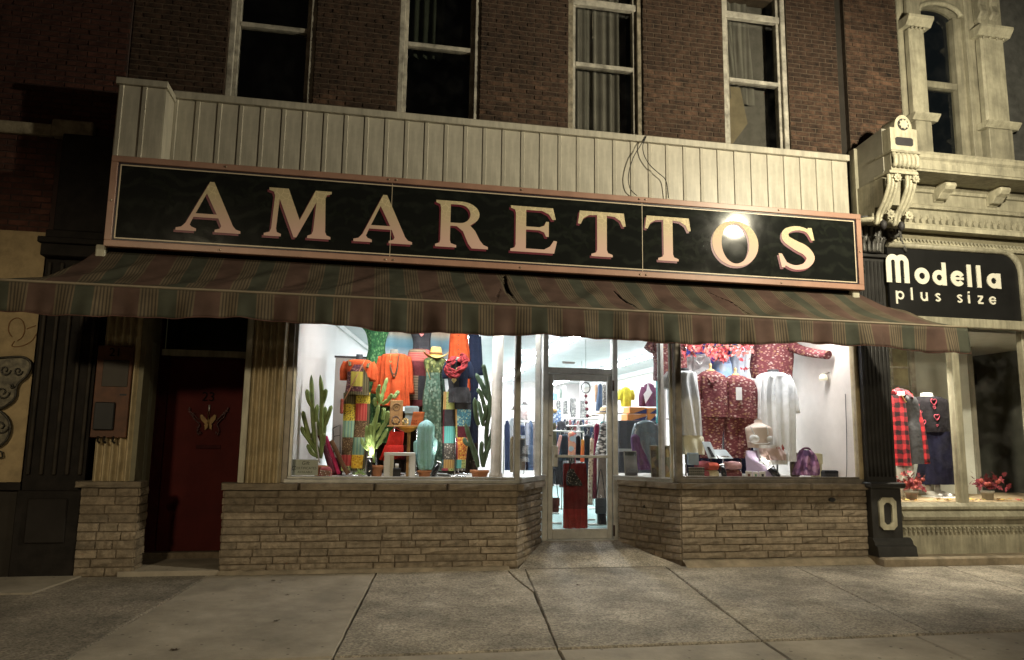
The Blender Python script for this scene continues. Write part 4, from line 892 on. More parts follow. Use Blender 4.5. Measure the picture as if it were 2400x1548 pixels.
# rows of leaf trim above the Modella sign
zT1, zT0 = P(*N(480, 1212), -.12).z, P(*N(420, 1285), -.12).z
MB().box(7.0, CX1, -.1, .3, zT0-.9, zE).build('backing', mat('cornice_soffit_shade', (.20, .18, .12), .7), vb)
MB().xprof([(-.101, zT0), (-.14, zT0), (-.16, zT0+.03), (-.14, zT0+.06), (-.13, zT1-.03), (-.101, zT1-.03)], 7.05, CX1).build('moulding', VCL, vb)
x = 7.08
while x < 9.6:
    MB().prism([(x, -.131, zT1-.03), (x+.05, -.131, zT1-.03), (x+.025, -.131, zT1-.075)], (0, -.035, 0)).build('leaf_tooth', VC, vb); x += .058
# ------------------------------------------------------------------ big console with rosettes
cn = thing('scroll_console', 'tall cream console with star medallion and rosettes at the cornice end', 'console', (6.85, -.5, 4.5))
def Wn(x, y, Y): return P(*N(x, y), Y)
y1 = CY-.06
hx0, hx1 = Wn(412, 330, y1).x, Wn(652, 330, y1).x; hz0, hz1 = Wn(530, 440, y1).z, Wn(420, 225, y1).z; hzt = Wn(535, 118, y1).z
cxm = (hx0+hx1)/2; rr = (hx1-hx0)*.33
MB().prism([(hx0, y1, hz0), (hx1, y1, hz0), (hx1, y1, hz1)] + [(cxm+rr*math.cos(R(a)), y1, hz1+(hzt-hz1)*math.sin(R(a))) for a in range(0, 181, 12)] + [(hx0, y1, hz1)], (0, .3, 0)).build('head_block', VCL, cn)
mc = (cxm, y1-.002, hz1+(hzt-hz1)*.28); r0 = rr*.62
DKR = mat('dark_recess_paint', (.03, .028, .03), .6)
MB().prism([(mc[0]+r0*math.cos(R(a)), y1-.001, mc[2]+r0*math.sin(R(a))) for a in range(0, 360, 15)], (0, -.006, 0)).build('medallion', DKR, cn)
MB().prism([(mc[0]+(r0*.92 if k % 2 == 0 else r0*.62)*math.cos(R(k*22.5+10)), y1-.0075, mc[2]+(r0*.92 if k % 2 == 0 else r0*.62)*math.sin(R(k*22.5+10))) for k in range(16)], (0, -.012, 0)).build('star', VCL, cn)
pz0, pz1 = Wn(520, 392, y1).z, Wn(520, 320, y1).z
MB().prism([(hx0+.07, y1-.001, pz0+.02), (hx0+.09, y1-.001, pz0), (hx1-.09, y1-.001, pz0), (hx1-.07, y1-.001, pz0+.02), (hx1-.07, y1-.001, pz1-.02), (hx1-.09, y1-.001, pz1), (hx0+.09, y1-.001, pz1), (hx0+.07, y1-.001, pz1-.02)], (0, -.008, 0)).build('panel', DKR, cn)
MB().box(hx0-.02, hx1+.02, y1-.03, y1+.3, hz0-.035, hz0-.001).build('head_moulding', VC, cn, bevel=.006)
# fluted S curve under the head
zr0 = Wn(440, 610, y1).z
NR = 6; wfl = (hx1-hx0-.02)/NR
for k in range(NR):
    x = hx0+.01+k*wfl
    pth = [(y1+.02, hz0-.04), (y1-.02, hz0-.1), (y1-.01, hz0-.2), (y1+.05, zr0+.08), (y1+.06, zr0+.02)]
    q = bez([Vector((x+wfl/2, a_, b_)) for a_, b_ in pth], 4); MB().tube(q, wfl*.5, 8).build('flute', VCL, cn)
MB().box(hx0+.01, hx1-.01, y1+.03, y1+.3, zr0, hz0-.036).build('body', VC, cn)
MB().box(hx0-.04, hx1-.01, y1-.0, y1+.32, zr0-.04, zr0-.001).build('moulding', VCL, cn, bevel=.006)
def rosette(x, y, z, r, parent=cn):
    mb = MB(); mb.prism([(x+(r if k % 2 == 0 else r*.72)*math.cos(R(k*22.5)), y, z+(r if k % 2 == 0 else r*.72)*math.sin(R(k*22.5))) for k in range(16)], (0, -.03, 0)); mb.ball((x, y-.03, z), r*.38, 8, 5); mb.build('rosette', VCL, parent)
zb2 = 4.70; yl = lambda t: y1+.08+t*.42
for s in (0, 1):
    xs_ = hx0-.02+s*.27; sh = -.0
    path = [(xs_, y1+.05, zr0-.05), (xs_-.01, y1+.05, zr0-.2), (xs_-.02, y1+.14, zr0-.38), (xs_-.04, y1+.24, zr0-.52), (xs_-.05, y1+.28, zr0-.66), (xs_-.05, y1+.33, zb2-.12)]
    for dx in (0, .055, .11): MB().tube(bez([Vector((a_+dx, b_, c_)) for a_, b_, c_ in path], 5), .026, 8).build('strap', VCL, cn)
    rosette(xs_+.09, y1+.02, zr0-.1, .062); rosette(xs_+.06, y1+.15, zr0-.56, .066)
    MB().ball((xs_+.05, y1+.1, zr0-.2), .04, 8, 5, sz=1.6).build('leaf', DKR, cn); MB().ball((xs_+.02, y1+.23, zr0-.68), .045, 8, 5, sz=1.5).build('leaf', DKR, cn)
MB().box(hx0-.03, hx1-.05, y1+.16, .0, zr0-.42, zr0-.041).box(hx0-.05, hx1-.1, y1+.32, .0, zb2-.2, zr0-.42).build('core', VC, cn)
MB().lathe((cxm-.13, -.22, zb2-.28), [(.27, .05), (.33, .08), (.32, .11), (.26, .125)], 20, sy=.6).build('foot', VCL, cn)
# ------------------------------------------------------------------ iron column with scroll capital
CO = thing('iron_column', 'black fluted iron column with leafy scroll capital beside the Modella shop', 'column', (6.8, 0, .1))
kx0, kx1 = P(2048, 900, -.06).x, P(2096, 900, -.06).x
kx0, kx1 = 6.52, 6.94
IR = mat('charcoal_iron', (.028, .027, .026), .45, var=.35, vs=5, bump=.1)
IRL = mat('grey_iron_ornament', (.075, .072, .065), .45, var=.4, vs=10)
kz1 = P(*N(200, 1400), -.06).z
MB().box(kx0, kx1, -.05, .3, 1.0, kz1).build('shaft', IR, CO)
for k in range(7):
    x = kx0+.035+k*(kx1-kx0-.07)/6; MB().tube([(x, -.05, 1.1), (x, -.05, kz1-.05)], .017, 8).build('flute', IRL if False else IR, CO)
MB().box(kx0-.03, kx1+.03, -.1, .3, kz1, kz1+.05).build('collar', IR, CO, bevel=.008)
cz1 = P(*N(300, 1060), -.1).z
MB().lathe(((kx0+kx1)/2, .0, kz1+.05), [(.2, 0), (.19, .1), (.2, .25), (.26, (cz1-kz1)-.12), (.34, (cz1-kz1)-.07), (.36, (cz1-kz1)-.05)], 20, sy=.7).build('bell', IR, CO)
rn = random.Random(4)
for row, (zz_, rad_, ln) in enumerate(((kz1+.06, .2, .2), (kz1+.2, .21, .22))):
    for k in range(11):
        a_ = math.pi+math.pi*(k+.5*(row % 2))/10; cx_, cy_ = (kx0+kx1)/2, .0
        pts = [(cx_+rad_*math.cos(a_), cy_+rad_*.7*math.sin(a_), zz_), (cx_+(rad_+.015)*math.cos(a_), cy_+(rad_+.015)*.7*math.sin(a_), zz_+ln*.6), (cx_+(rad_+.05)*math.cos(a_), cy_+(rad_+.05)*.72*math.sin(a_), zz_+ln), (cx_+(rad_+.075)*math.cos(a_), cy_+(rad_+.075)*.72*math.sin(a_), zz_+ln*.88)]
        MB().tube(bez([Vector(p) for p in pts], 4), [.035]*4+[.03]*4+[.02]*4+[.01], 6, flat=.5).build('acanthus_leaf', IRL, CO)
def volute(x, y, z, s):
    MB().tube([(x+s*.105*(1-.85*t)*math.cos(11*t+1.6), y, z+.105*(1-.85*t)*math.sin(11*t+1.6)) for t in np.linspace(0, 1, 40)], [.024*(1-.4*t) for t in np.linspace(0, 1, 40)], 8).build('volute', IRL, CO)
    MB().tube(bez([Vector((x-s*.02, y, z+.1)), Vector((x-s*.12, y+.02, z+.02)), Vector((x-s*.17, y+.04, z-.14)), Vector((x-s*.24, y+.06, z-.26))], 5), .022, 8).build('scroll_stem', IRL, CO)
vz = P(*N(425, 1165), -.18).z; volute(P(*N(430, 1165), -.18).x, -.18, vz, -1); volute(kx0-.12, -.18, vz, 1)
MB().box(kx0-.16, kx1+.2, -.2, .3, cz1-.06, cz1).build('abacus', IR, CO, bevel=.02)
# pedestal
MB().box(kx0+.0, kx1+.02, -.10, .3, .3, .95).build('pedestal', IR, CO, bevel=.01); MB().box(kx0-.05, kx1+.07, -.15, .3, .95, 1.03).build('pedestal_cap', IR, CO, bevel=.02)
MB().xprof([(-.101, .32), (-.14, .28), (-.15, .24), (-.2, .22), (-.22, .1), (.3, .1), (.3, .32)], kx0-.02, kx1+.12).build('plinth', IR, CO)
ocx, ocz = (kx0+kx1)/2+.0, .63
def octo(w_, h_, c_): return [(ocx-w_+c_, ocz-h_), (ocx+w_-c_, ocz-h_), (ocx+w_-c_*.55, ocz-h_+c_*.5), (ocx+w_, ocz-h_+c_), (ocx+w_, ocz+h_-c_), (ocx+w_-c_*.55, ocz+h_-c_*.5), (ocx+w_-c_, ocz+h_), (ocx-w_+c_, ocz+h_), (ocx-w_+c_*.55, ocz+h_-c_*.5), (ocx-w_, ocz+h_-c_), (ocx-w_, ocz-h_+c_), (ocx-w_+c_*.55, ocz-h_+c_*.5)]
place('panel_moulding', poly_mesh('pm', [octo(.125, .205, .05), octo(.062, .14, .035)], .03), CO, (0, -.117, 0), VCL)
# ------------------------------------------------------------------ ornate upper window
ow = thing('arched_window', 'ornate cream arched window with column jambs above the cornice', 'window', (7.9, UY, zA))
wy = UY-.05
ax0, ax1 = P(*U(400, 500), wy).x, P(*U(745, 500), wy).x
zs0 = zA-.02; zr_ = P(*U(560, 740), wy).z; zsp = P(*U(560, 130), wy).z; ztp = P(*U(520, 35), wy).z
MB().box(ax0-.02, ax1+.02, wy+.16, wy+.164, zs0, ztp+.2).build('pane', GLASSU, ow)
MB().box(ax0-.1, ax1+.1, wy+.9, wy+.95, zs0, ztp+.5).build('dark_room', MATS['unlit_room'], ow)
MB().box(ax0-.03, ax1+.05, wy+.08, wy+.2, zr_-.05, zr_+.05).build('meeting_rail', VC, ow, bevel=.01)
MB().box(ax0-.01, ax0+.05, wy+.1, wy+.2, zs0, zsp).build('sash_stile', VC, ow); MB().box(ax1-.05, ax1+.09, wy+.06, wy+.2, zs0, zsp).build('sash_stile', VC, ow)
def jamb(x0, x1, s):
    MB().box(x0, x1, wy-.02, wy+.3, zs0, zsp+1.2).build('jamb', VC, ow, bevel=.01)
    cx_ = (x0+x1)/2; w_ = (x1-x0)*.62
    zc_ = P(*U(320, 300), wy).z; zk = P(*U(420, 1090), wy).z
    MB().box(cx_-w_/2, cx_+w_/2, wy-.16, wy-.02, zk, zc_).build('column', VCL, ow, bevel=.03)
    MB().box(cx_-w_/2-.05, cx_+w_/2+.05, wy-.2, wy-.02, zs0+.001, zs0+.10).build('plinth', VC, ow, bevel=.01)
    MB().box(cx_-w_/2, cx_+w_/2, wy-.17, wy-.02, zs0+.10, zk-.09).build('pedestal', VC, ow, bevel=.01)
    MB().xprof([(wy-.02, zk-.09), (wy-.18, zk-.09), (wy-.25, zk-.02), (wy-.25, zk), (wy-.02, zk)], cx_-w_/2-.07, cx_+w_/2+.09).build('pedestal_cap', VCL, ow)
    MB().xprof([(wy-.02, zc_), (wy-.17, zc_), (wy-.25, zc_+.1), (wy-.25, zc_+.14), (wy-.02, zc_+.14)], cx_-w_/2-.07, cx_+w_/2+.09).build('capital', VCL, ow)
    for k in range(4): MB().ball((cx_-w_/2+.03+k*(w_-.06)/3, wy-.175, zc_-.03), .02, 8, 5, sz=1.5).build('capital_bead', VC, ow)
    MB().box(cx_-w_/2+.02, cx_+w_/2-.02, wy-.13, wy-.02, zc_+.14, zc_+.9).build('upper_column', VC, ow, bevel=.03)
jamb(ax0-.42, ax0, -1); jamb(ax1+.09, ax1+.75, 1)
am = (ax0+ax1)/2; ra = (ax1-ax0)/2+.02
MB().prism([(ax0-.02, wy+.0, zsp)] + [(am-ra*math.cos(R(a)), wy+.0, zsp+(ztp-zsp)*math.sin(R(a))) for a in range(0, 181, 12)] + [(ax1+.1, wy, zsp), (ax1+.1, wy, ztp+.9), (ax0-.02, wy, ztp+.9)], (0, .2, 0)).build('arch', VC, ow)
MB().tube([(am-ra*1.04*math.cos(R(a)), wy-.0, zsp+(ztp-zsp)*1.05*math.sin(R(a))) for a in range(0, 181, 12)], .04, 8).build('arch_moulding', VCL, ow)
for s_ in (0, .2): MB().xprof([(wy-.02, zsp-.1), (wy-.12, zsp-.1), (wy-.2, zsp), (wy-.16, zsp+.14), (wy-.2, zsp+.3), (wy-.3, zsp+.42), (wy-.3, zsp+.6), (wy-.02, zsp+.6)], ax1+.22+s_, ax1+.36+s_).build('carved_bracket', VC, ow, bevel=.02)
MB().box(ax1+.76, 11.5, wy+.02, wy+.3, zs0, 9).build('wall', mat('painted_dark_brick', (.07, .07, .065), .8, var=.3, vs=8), ow)
MB().box(bx1_-.2, 11.5, wy+.05, wy+.35, ztp+.9, 9).build('wall', VC, ow)
# ------------------------------------------------------------------ Modella sign
ms_ = thing('modella_sign', 'black fascia sign with pale lettering reading Modella plus size', 'sign', (8, -.08, 3.2))
my = -.11
A3 = lambda x, y: (2000+.5195*x, 540+.5195*y)
m0, m1 = 6.96, P(*A3(750, 300), my).x; mzt, mzb = P(*A3(450, 95), my).z, P(*A3(500, 400), my).z
SB = mat('sign_black_board', (.013, .013, .013), .35, var=.2, vs=3)
rc = .26
MB().prism([(m0, my, mzb), (m1, my, mzb), (m1, my, mzt-rc)] + [(m1-rc+rc*math.cos(R(a)), my, mzt-rc+rc*math.sin(R(a))) for a in range(10, 90, 16)] + [(m1-rc, my, mzt), (m0, my, mzt)], (0, .04, 0)).build('board', SB, ms_)
MB().tube([(m0, my-.005, mzt+.03)]+[(m1-rc+(rc+.045)*math.cos(R(a)), my-.005, mzt-rc+(rc+.045)*math.sin(R(a))) for a in range(90, -1, -15)]+[(m1+.045, my-.005, mzb-.05)], .045, 8).build('moulding', VC, ms_)
MB().box(m0, m1+.1, my-.06, my+.05, mzb-.13, mzb-.002).build('bottom_rail', VC, ms_, bevel=.01)
LW = mat('white_sign_letter', (.72, .70, .60), .4, var=.05)
def strokes(ch):
    o = lambda cx, r, w_: ('ring', cx, r, w_)
    return ch
def put(strk, x, z, k, nm='letter'):
    for i, s in enumerate(strk):
        if s[0] == 'ring':
            _, cx, cz_, r_o, r_i = s; ct = [[(k*(cx+r_o*math.cos(R(a))), k*(cz_+r_o*math.sin(R(a)))) for a in range(0, 360, 10)], [(k*(cx+r_i*math.cos(R(a))), k*(cz_+r_i*math.sin(R(a)))) for a in range(0, 360, 12)]]
        else:
            _, pts, w_ = s; rb_ = [(k*a, k*b) for a, b in ribbon(pts, w_)]; n2 = len(rb_)//2; mb = MB()
            Ls, Rs = rb_[:n2], rb_[n2:][::-1]; mb.add([(a, d_, b) for pr3 in zip(Ls, Rs) for a, b in pr3 for d_ in (-.006, .006)], [f for i_ in range(n2-1) for f in ((4*i_, 4*i_+2, 4*i_+6, 4*i_+4), (4*i_, 4*i_+4, 4*i_+5, 4*i_+1), (4*i_+2, 4*i_+3, 4*i_+7, 4*i_+6))])
            place(nm, mb.mesh('ml', LW), ms_, (x, my-.008-.0007*i, z)); continue
        place(nm, poly_mesh('ml', ct, .012), ms_, (x, my-.008-.0007*i, z), LW)
w3 = .27
BIG = {
 'M': (1.2, [('s', [(.14, 0), (.14, .92)], .27), ('s', [(.14, .80)]+arc(.37, .98, .23, 180, 0, 12)+[(.60, .0)], .26), ('s', [(.60, .80)]+arc(.83, .98, .23, 180, 0, 12)+[(1.06, 0)], .26)]),
 'o': (.86, [('ring', .43, .43, .43, .17)]),
 'd': (.88, [('ring', .43, .43, .43, .17), ('s', [(.75, 0), (.75, 1.3)], .26)]),
 'e': (.86, [('s', arc(.43, .43, .30, -35, -335, 24), .26), ('s', [(.20, .43), (.80, .43)], .14)]),
 'l': (.27, [('s', [(.135, 0), (.135, 1.3)], .27)]),
 'a': (.88, [('ring', .43, .43, .43, .17), ('s', [(.75, 0), (.75, .86)], .26)])}
SM = {
 'p': (.72, [('ring', .42, .36, .36, .21), ('s', [(.08, -.38), (.08, .72)], .16)]), 'l': (.18, [('s', [(.09, 0), (.09, 1.05)], .17)]), 'u': (.66, [('s', [(.08, .72)]+arc(.33, .30, .25, 180, 360, 12)+[(.58, .72)], .16), ('s', [(.58, 0), (.58, .4)], .16)]),
 's': (.58, [('s', [p.to_2d()[:] for p in bez([Vector((.50, .58, 0)), Vector((.30, .65, 0)), Vector((.11, .54, 0)), Vector((.28, .38, 0)), Vector((.48, .20, 0)), Vector((.28, .06, 0)), Vector((.06, .14, 0))], 5)], .14)]),
 'i': (.18, [('s', [(.09, 0), (.09, .72)], .17), ('s', [(.09, .86), (.09, 1.02)], .17)]), 'z': (.62, [('s', [(.04, .65), (.58, .65)], .14), ('s', [(.52, .62), (.10, .10)], .16), ('s', [(.04, .07), (.58, .07)], .14)]), 'e': (.72, [('s', arc(.36, .36, .28, -35, -335, 20), .15), ('s', [(.12, .36), (.66, .36)], .12)])}
base = P(*A3(160, 242), my)
bigpos = [('M', 148, 252), ('o', 275, 342), ('d', 355, 418), ('e', 437, 500), ('l', 512, 534), ('l', 555, 583), ('a', 600, 662)]
zb_ = P(*A3(200, 240), my).z; zb_ = (zb_+P(*A3(640, 262), my).z)/2
hM = P(*A3(200, 137), my).z-zb_
for ch, xa_, xb_ in bigpos:
    xl_, xr_ = P(*A3(xa_, 220), my).x, P(*A3(xb_, 230), my).x; w_, st = BIG[ch]; put(st, xl_, zb_, (xr_-xl_)/w_ if ch not in 'l' else hM/1.28)
zs_ = (P(*A3(210, 315), my).z+P(*A3(630, 335), my).z)/2
for ch, xa_ in (('p', 190), ('l', 258), ('u', 302), ('s', 366), ('s', 464), ('i', 515), ('z', 556), ('e', 610)):
    w_, st = SM[ch]; put(st, P(*A3(xa_, 310), my).x, zs_, .165)
# ------------------------------------------------------------------ Modella display window
A4 = lambda x, y: (2060+.2988*x, 760+.2988*y)
mw_ = thing('display_window', 'cream framed Modella shop window with two headless mannequins', 'shop window', (8, 0, .6))
gy = .06; gz0 = P(*A4(400, 1400), gy).z; gz1 = mzb-.1
mx = P(*A4(620, 800), gy).x
mb0, mb1 = P(*A4(600, 700), gy-.06).x, P(*A4(655, 700), gy-.06).x
MB().box(mb0, mb1, gy-.08, gy+.06, gz0-.04, gz1).build('mullion', VC, mw_, bevel=.015)
xr2 = P(*A4(1120, 400), gy).x
MB().box(xr2, xr2+.14, gy-.06, gy+.06, gz0, gz1).build('mullion', VC, mw_, bevel=.015)
MB().box(kx1, mb0, gy, gy+.006, gz0, gz1).build('pane', GLASS, mw_); MB().box(mb1, xr2, gy, gy+.006, gz0, gz1).build('pane', GLASS, mw_)
MB().xprof([(-.10, gz0-.07), (-.10, gz0-.04), (-.05, gz0), (.2, gz0), (.2, gz0-.1), (-.06, gz0-.1)], kx1+.02, CX1).build('sill', VC, mw_)
B5 = lambda x, y: (2020+.1688*x, 1080+.1688*y)
zz1 = P(*B5(900, 800), -.1).z; zz2 = P(*B5(900, 905), -.05).z; zz3 = P(*B5(900, 1000), -.05).z; zz4 = P(*B5(900, 1200), -.05).z
MB().box(kx1+.02, CX1, -.04, .2, .1, gz0-.1).build('stall_riser', VC, mw_)
MB().xprof([(-.041, zz1-.03), (-.11, zz1-.02), (-.13, zz1+.02), (-.09, zz1+.08), (-.041, zz1+.10)], kx1+.02, CX1).build('riser_moulding', VC, mw_)
x = kx1+.06
while x < 9.4:
    MB().box(x, x+.035, -.075, -.0405, zz3+.01, zz2-.02).ball((x+.0175, -.075, zz3+.055), .018, 6, 4).build('riser_tooth', VC, mw_); x += .068
MB().box(kx1+.02, CX1, -.055, -.0405, zz2-.018, zz2+.01).build('riser_fillet', VC, mw_)
MB().box(6.5, 14, -.32, .25, -.12, .1).build('shop_step', SMEAR, kind='structure', bevel=.02)
# ------------------------------------------------------------------ shop interior
FZ = .21; CZ = 3.22
WALLP = mat('pinkish_shop_wall', (.62, .57, .56), .85, var=.05, vs=1.5)
CARPET = mat('teal_carpet', (.20, .29, .275), .95, var=.15, vs=20, bump=.4, bs=200)
CEIL = mat('white_ceiling', (.72, .72, .72), .85, var=.06, vs=2)
DECK = mat('display_deck', (.62, .58, .52), .7, var=.1)
MB().box(-.9, 6.52, .98, 13.2, FZ-.06, FZ).build('shop_floor', CARPET, kind='structure')
MB().box(-.95, 6.55, .14, 13.3, CZ, CZ+.05).build('shop_ceiling', CEIL, kind='structure')
wl = MB().prism([(-.92, .13, FZ-.1), (-.82, .13, FZ-.1), (1.17, 13.0, FZ-.1), (1.07, 13.0, FZ-.1)], (0, 0, CZ-FZ+.1)).build('shop_wall', WHITEP, kind='structure')
MB().prism([(-.816, .16, CZ-.075), (1.174, 12.95, CZ-.075), (1.214, 12.95, CZ-.075), (-.776, .16, CZ-.075)], (0, 0, .07)).build('crown_moulding', WHITEP, wl)
wr_ = MB().box(6.48, 6.6, .13, 13.2, FZ-.1, CZ).build('shop_wall', mat('beige_shop_wall', (.60, .54, .49), .85, var=.05), kind='structure')
MB().box(6.43, 6.478, .3, 13, CZ-.12, CZ-.002).build('crown_moulding', WHITEP, wr_)
wb = MB().box(1.0, 6.6, 12.9, 13.1, FZ-.1, CZ).build('shop_wall', WALLP, kind='structure')
TRIM = mat('dark_wall_trim', (.06, .045, .045), .6)
# stepped dark trim on the right hand wall
for k in range(9):
    y0 = 2.6+k*1.1; z_ = 2.0 if k % 2 else 2.22
    MB().box(6.46, 6.479, y0, y0+1.1, z_, z_+.03).build('wall_trim', TRIM, wr_)
    MB().box(6.462, 6.479, y0+1.085, y0+1.1, .8, z_).build('wall_trim', TRIM, wr_)
dl = MB().prism([(-.84, .15, 1.0), (1.80, .15, 1.0), (2.3, 1.0, 1.0), (2.2, 1.75, 1.0), (-.58, 1.75, 1.0)], (0, 0, .03)).build('display_deck', DECK, kind='structure')
MB().prism([(-.6, 1.7, FZ), (2.2, 1.7, FZ), (2.2, 1.74, FZ), (-.6, 1.74, FZ)], (0, 0, .79)).prism([(2.18, 1.7, FZ), (2.26, 1.0, FZ), (2.30, 1.0, FZ), (2.22, 1.7, FZ)], (0, 0, .79)).build('deck_front', WHITEP, dl)
drk = MB().prism([(3.96, .15, 1.02), (6.47, .15, 1.02), (6.47, 1.75, 1.02), (3.65, 1.75, 1.02), (3.46, 1.0, 1.02)], (0, 0, .03)).build('display_deck', DECK, kind='structure')
MB().prism([(3.66, 1.7, FZ), (6.46, 1.7, FZ), (6.46, 1.74, FZ), (3.66, 1.74, FZ)], (0, 0, .81)).prism([(3.44, 1.0, FZ), (3.62, 1.7, FZ), (3.66, 1.7, FZ), (3.48, 1.0, FZ)], (0, 0, .81)).build('deck_front', WHITEP, drk)
# fluorescent fittings
TUBE = bpy.data.materials.new('lit_tube'); TUBE.use_nodes = True; b_ = TUBE.node_tree.nodes['Principled BSDF']; b_.inputs['Base Color'].default_value = (.9, .95, 1, 1); b_.inputs['Emission Color'].default_value = (.86, .94, 1, 1); b_.inputs['Emission Strength'].default_value = 60
HOUS = mat('white_enamel', (.75, .76, .76), .4, var=.05)
def strip_light(x, y, ln, pw, label, grp):
    t = thing('ceiling_strip_light', label, 'ceiling light', (x, y, CZ-.1), group=grp)
    MB().prism([(x-.05, y, CZ-.06), (x+.05, y, CZ-.06), (x+.09, y, CZ-.01), (x-.09, y, CZ-.01)], (0, ln, 0)).build('housing', HOUS, t)
    for s in (-.03, .03): MB().tube([(x+s, y+.04, CZ-.085), (x+s, y+ln-.04, CZ-.085)], .018, 8).build('tube', TUBE, t)
    L = bpy.data.lights.new('strip_light', 'AREA'); L.shape = 'RECTANGLE'; L.size = .16; L.size_y = ln-.1; L.energy = pw; L.color = (.93, .97, 1)
    o = bpy.data.objects.new('strip_light', L); COL.objects.link(o); o.parent = t; o.location = (0, ln/2, -.02)
def front_light(x, pw, label):
    """unseen batten added along the window head, reflector turned into the display"""
    y = .24; ln = .95; t = thing('added_head_light', label, 'ceiling light', (x, y, CZ-.1))
    MB().prism([(x, y-.06, CZ-.13), (x, y-.05, CZ-.01), (x, y+.08, CZ-.01), (x, y+.02, CZ-.05)], (ln, 0, 0)).build('reflector', HOUS, t)
    MB().tube([(x+.03, y+.01, CZ-.085), (x+ln-.03, y+.01, CZ-.085)], .018, 8).build('tube', TUBE, t)
    L = bpy.data.lights.new('added_batten_light', 'AREA'); L.shape = 'RECTANGLE'; L.size = ln-.1; L.size_y = .06; L.energy = pw; L.color = (1, .97, .93)
    o = bpy.data.objects.new('added_batten_light', L); COL.objects.link(o); o.parent = t; o.location = (ln/2, .04, -.02); o.rotation_euler = (R(38), 0, 0)
ORD = ('nearest', 'second', 'third', 'fourth', 'fifth', 'farthest')
for k in range(6): strip_light(3.25+.05*(1.9*k), 2.3+1.75*k, 1.6, 72, ORD[k]+' fluorescent strip light from the entrance in the row over the aisle', 'strip lights above the aisle')
for k in range(6): strip_light(5.35, 2.2+1.75*k, 1.6, 26, ORD[k]+' fluorescent strip light in the row behind the nightwear window', 'strip lights along the right wall')
for k in range(4): strip_light(1.55+.08*k, 2.9+2.0*k, 1.6, 24, ORD[k]+' fluorescent strip light in the row behind the cactus window', 'strip lights along the left wall')
front_light(-.1, 24, 'unseen strip light added over the cactus display'); front_light(1.0, 24, 'unseen strip light added over the cowboy hat display')  # added lamps, hidden behind the valance, to light the clothes from the front
front_light(4.35, 22, 'unseen strip light added over the white nightgown display'); front_light(5.4, 20, 'unseen strip light added over the handbag corner')
# ------------------------------------------------------------------ clothes and mannequins
L3 = lambda x, y: (640+.2597*x, 740+.2597*y)          # left window, photo crop units
R5 = lambda x, y: (1440+.2513*x, 780+.2513*y)         # right window
D1 = lambda x, y: (1260+x/7, 860+y/7)                 # door glass
D4 = lambda x, y: (1180+.3637*x, 740+.3637*y)         # door, lower
def body(mb, F, rows, Y, dep=.42, k=7, amp=.05, n=36, sub=4, mi=0, maxd=.17, seed=0, mif=None, part=(0, 1)):
    """cloth tube: rows of (y, left x, right x); ripples grow towards the hem"""
    rn = random.Random(seed); ph = rn.uniform(0, 6); R0 = []
    for y, a, b in rows:
        p, q = P(*F(a, y), Y), P(*F(b, y), Y); R0.append(Vector(((p.x+q.x)/2, (q.x-p.x)/2, (p.z+q.z)/2)))
    S_ = bez(R0, sub); m = len(S_)
    def fn(u, v):
        i = min(m-1, int(round(v*(m-1)))); c = S_[i]; th = 2*math.pi*(part[0]+(part[1]-part[0])*u)
        w_ = c.y; d = min(maxd, w_*dep*2); r = 1+2*amp*(.2+.8*v)*math.sin(k*th+ph+1.2*math.sin(3*v))+amp*.8*math.sin(2*k*th+ph*2+2*v)*v+amp*.5*math.sin(9*v+3*th+ph)
        e = .82
        cs, sn = math.cos(th), math.sin(th)
        return c.x+w_*math.copysign(abs(cs)**e, cs)*(1 if abs(cs) > .9 else r**.5), Y+d*math.copysign(abs(sn)**e, sn)*r, c.z
    mb.grid(fn, n, m-1, mi=mif if mif else mi); return mb
def sleeve(mb, F, pts, Y, rad, mi=0, dy=0):
    q = bez([P(*F(x, y), Y+(dy*i)) for i, (x, y) in enumerate(pts)], 4)
    mb.tube(q, list(np.interp(np.linspace(0, 1, len(q)), np.linspace(0, 1, len(rad)), rad)), 12, mi=mi, flat=.8); return mb
FORM = mat('black_dress_form', (.02, .02, .022), .6); FORMG = mat('grey_dress_form', (.22, .21, .17), .7); FORMW = mat('white_mannequin', (.78, .78, .78), .35, var=.03)
WOODC = mat('turned_wood', (.60, .40, .18), .45, var=.2, vs=14)
def neck(F, x0, x1, y0, y1, Y, m, par, wide=1.5, cap=False):
    a, b, c = P(*F(x0, y0), Y), P(*F(x1, y0), Y), P(*F((x0+x1)/2, y1), Y); r = (b.x-a.x)/2; h = a.z-c.z; mb = MB()
    mb.lathe(((a.x+b.x)/2, Y, c.z-.05), [(r*wide*1.25, 0), (r*wide, .05), (r*1.12, .05+h*.45), (r*1.0, .05+h*.8), (r*.95, .05+h)], 18, sy=.75); o = mb.build('form', m, par)
    if cap:
        MB().lathe(((a.x+b.x)/2, Y, a.z), [(r*1.05, 0), (r*1.1, .012), (r*.9, .03), (r*.3, .04), (r*.3, .07), (r*.42, .09), (r*.4, .11), (r*.1, .12)], 16).build('neck_cap', WOODC, par)
    return o
def stand(x, Y, z1, par, z0=1.03):
    MB().lathe((x, Y, z0), [(.15, 0), (.15, .012), (.02, .02), (.012, .04), (.012, max(.1, z1-z0))], 14).build('stand', mat('chrome_stand', (.5, .5, .5), .25, metal=.9), par)
def M1(name, label, cat, x, Y, z=1.03, group=None): return thing(name, label, cat, (x, Y, z), group)
def cloth(name, col, **k): return mat('cloth_'+name, col, .9, var=k.get('var', .22), vs=k.get('vs', 12), bump=1.0, bs=15, spec=.15)
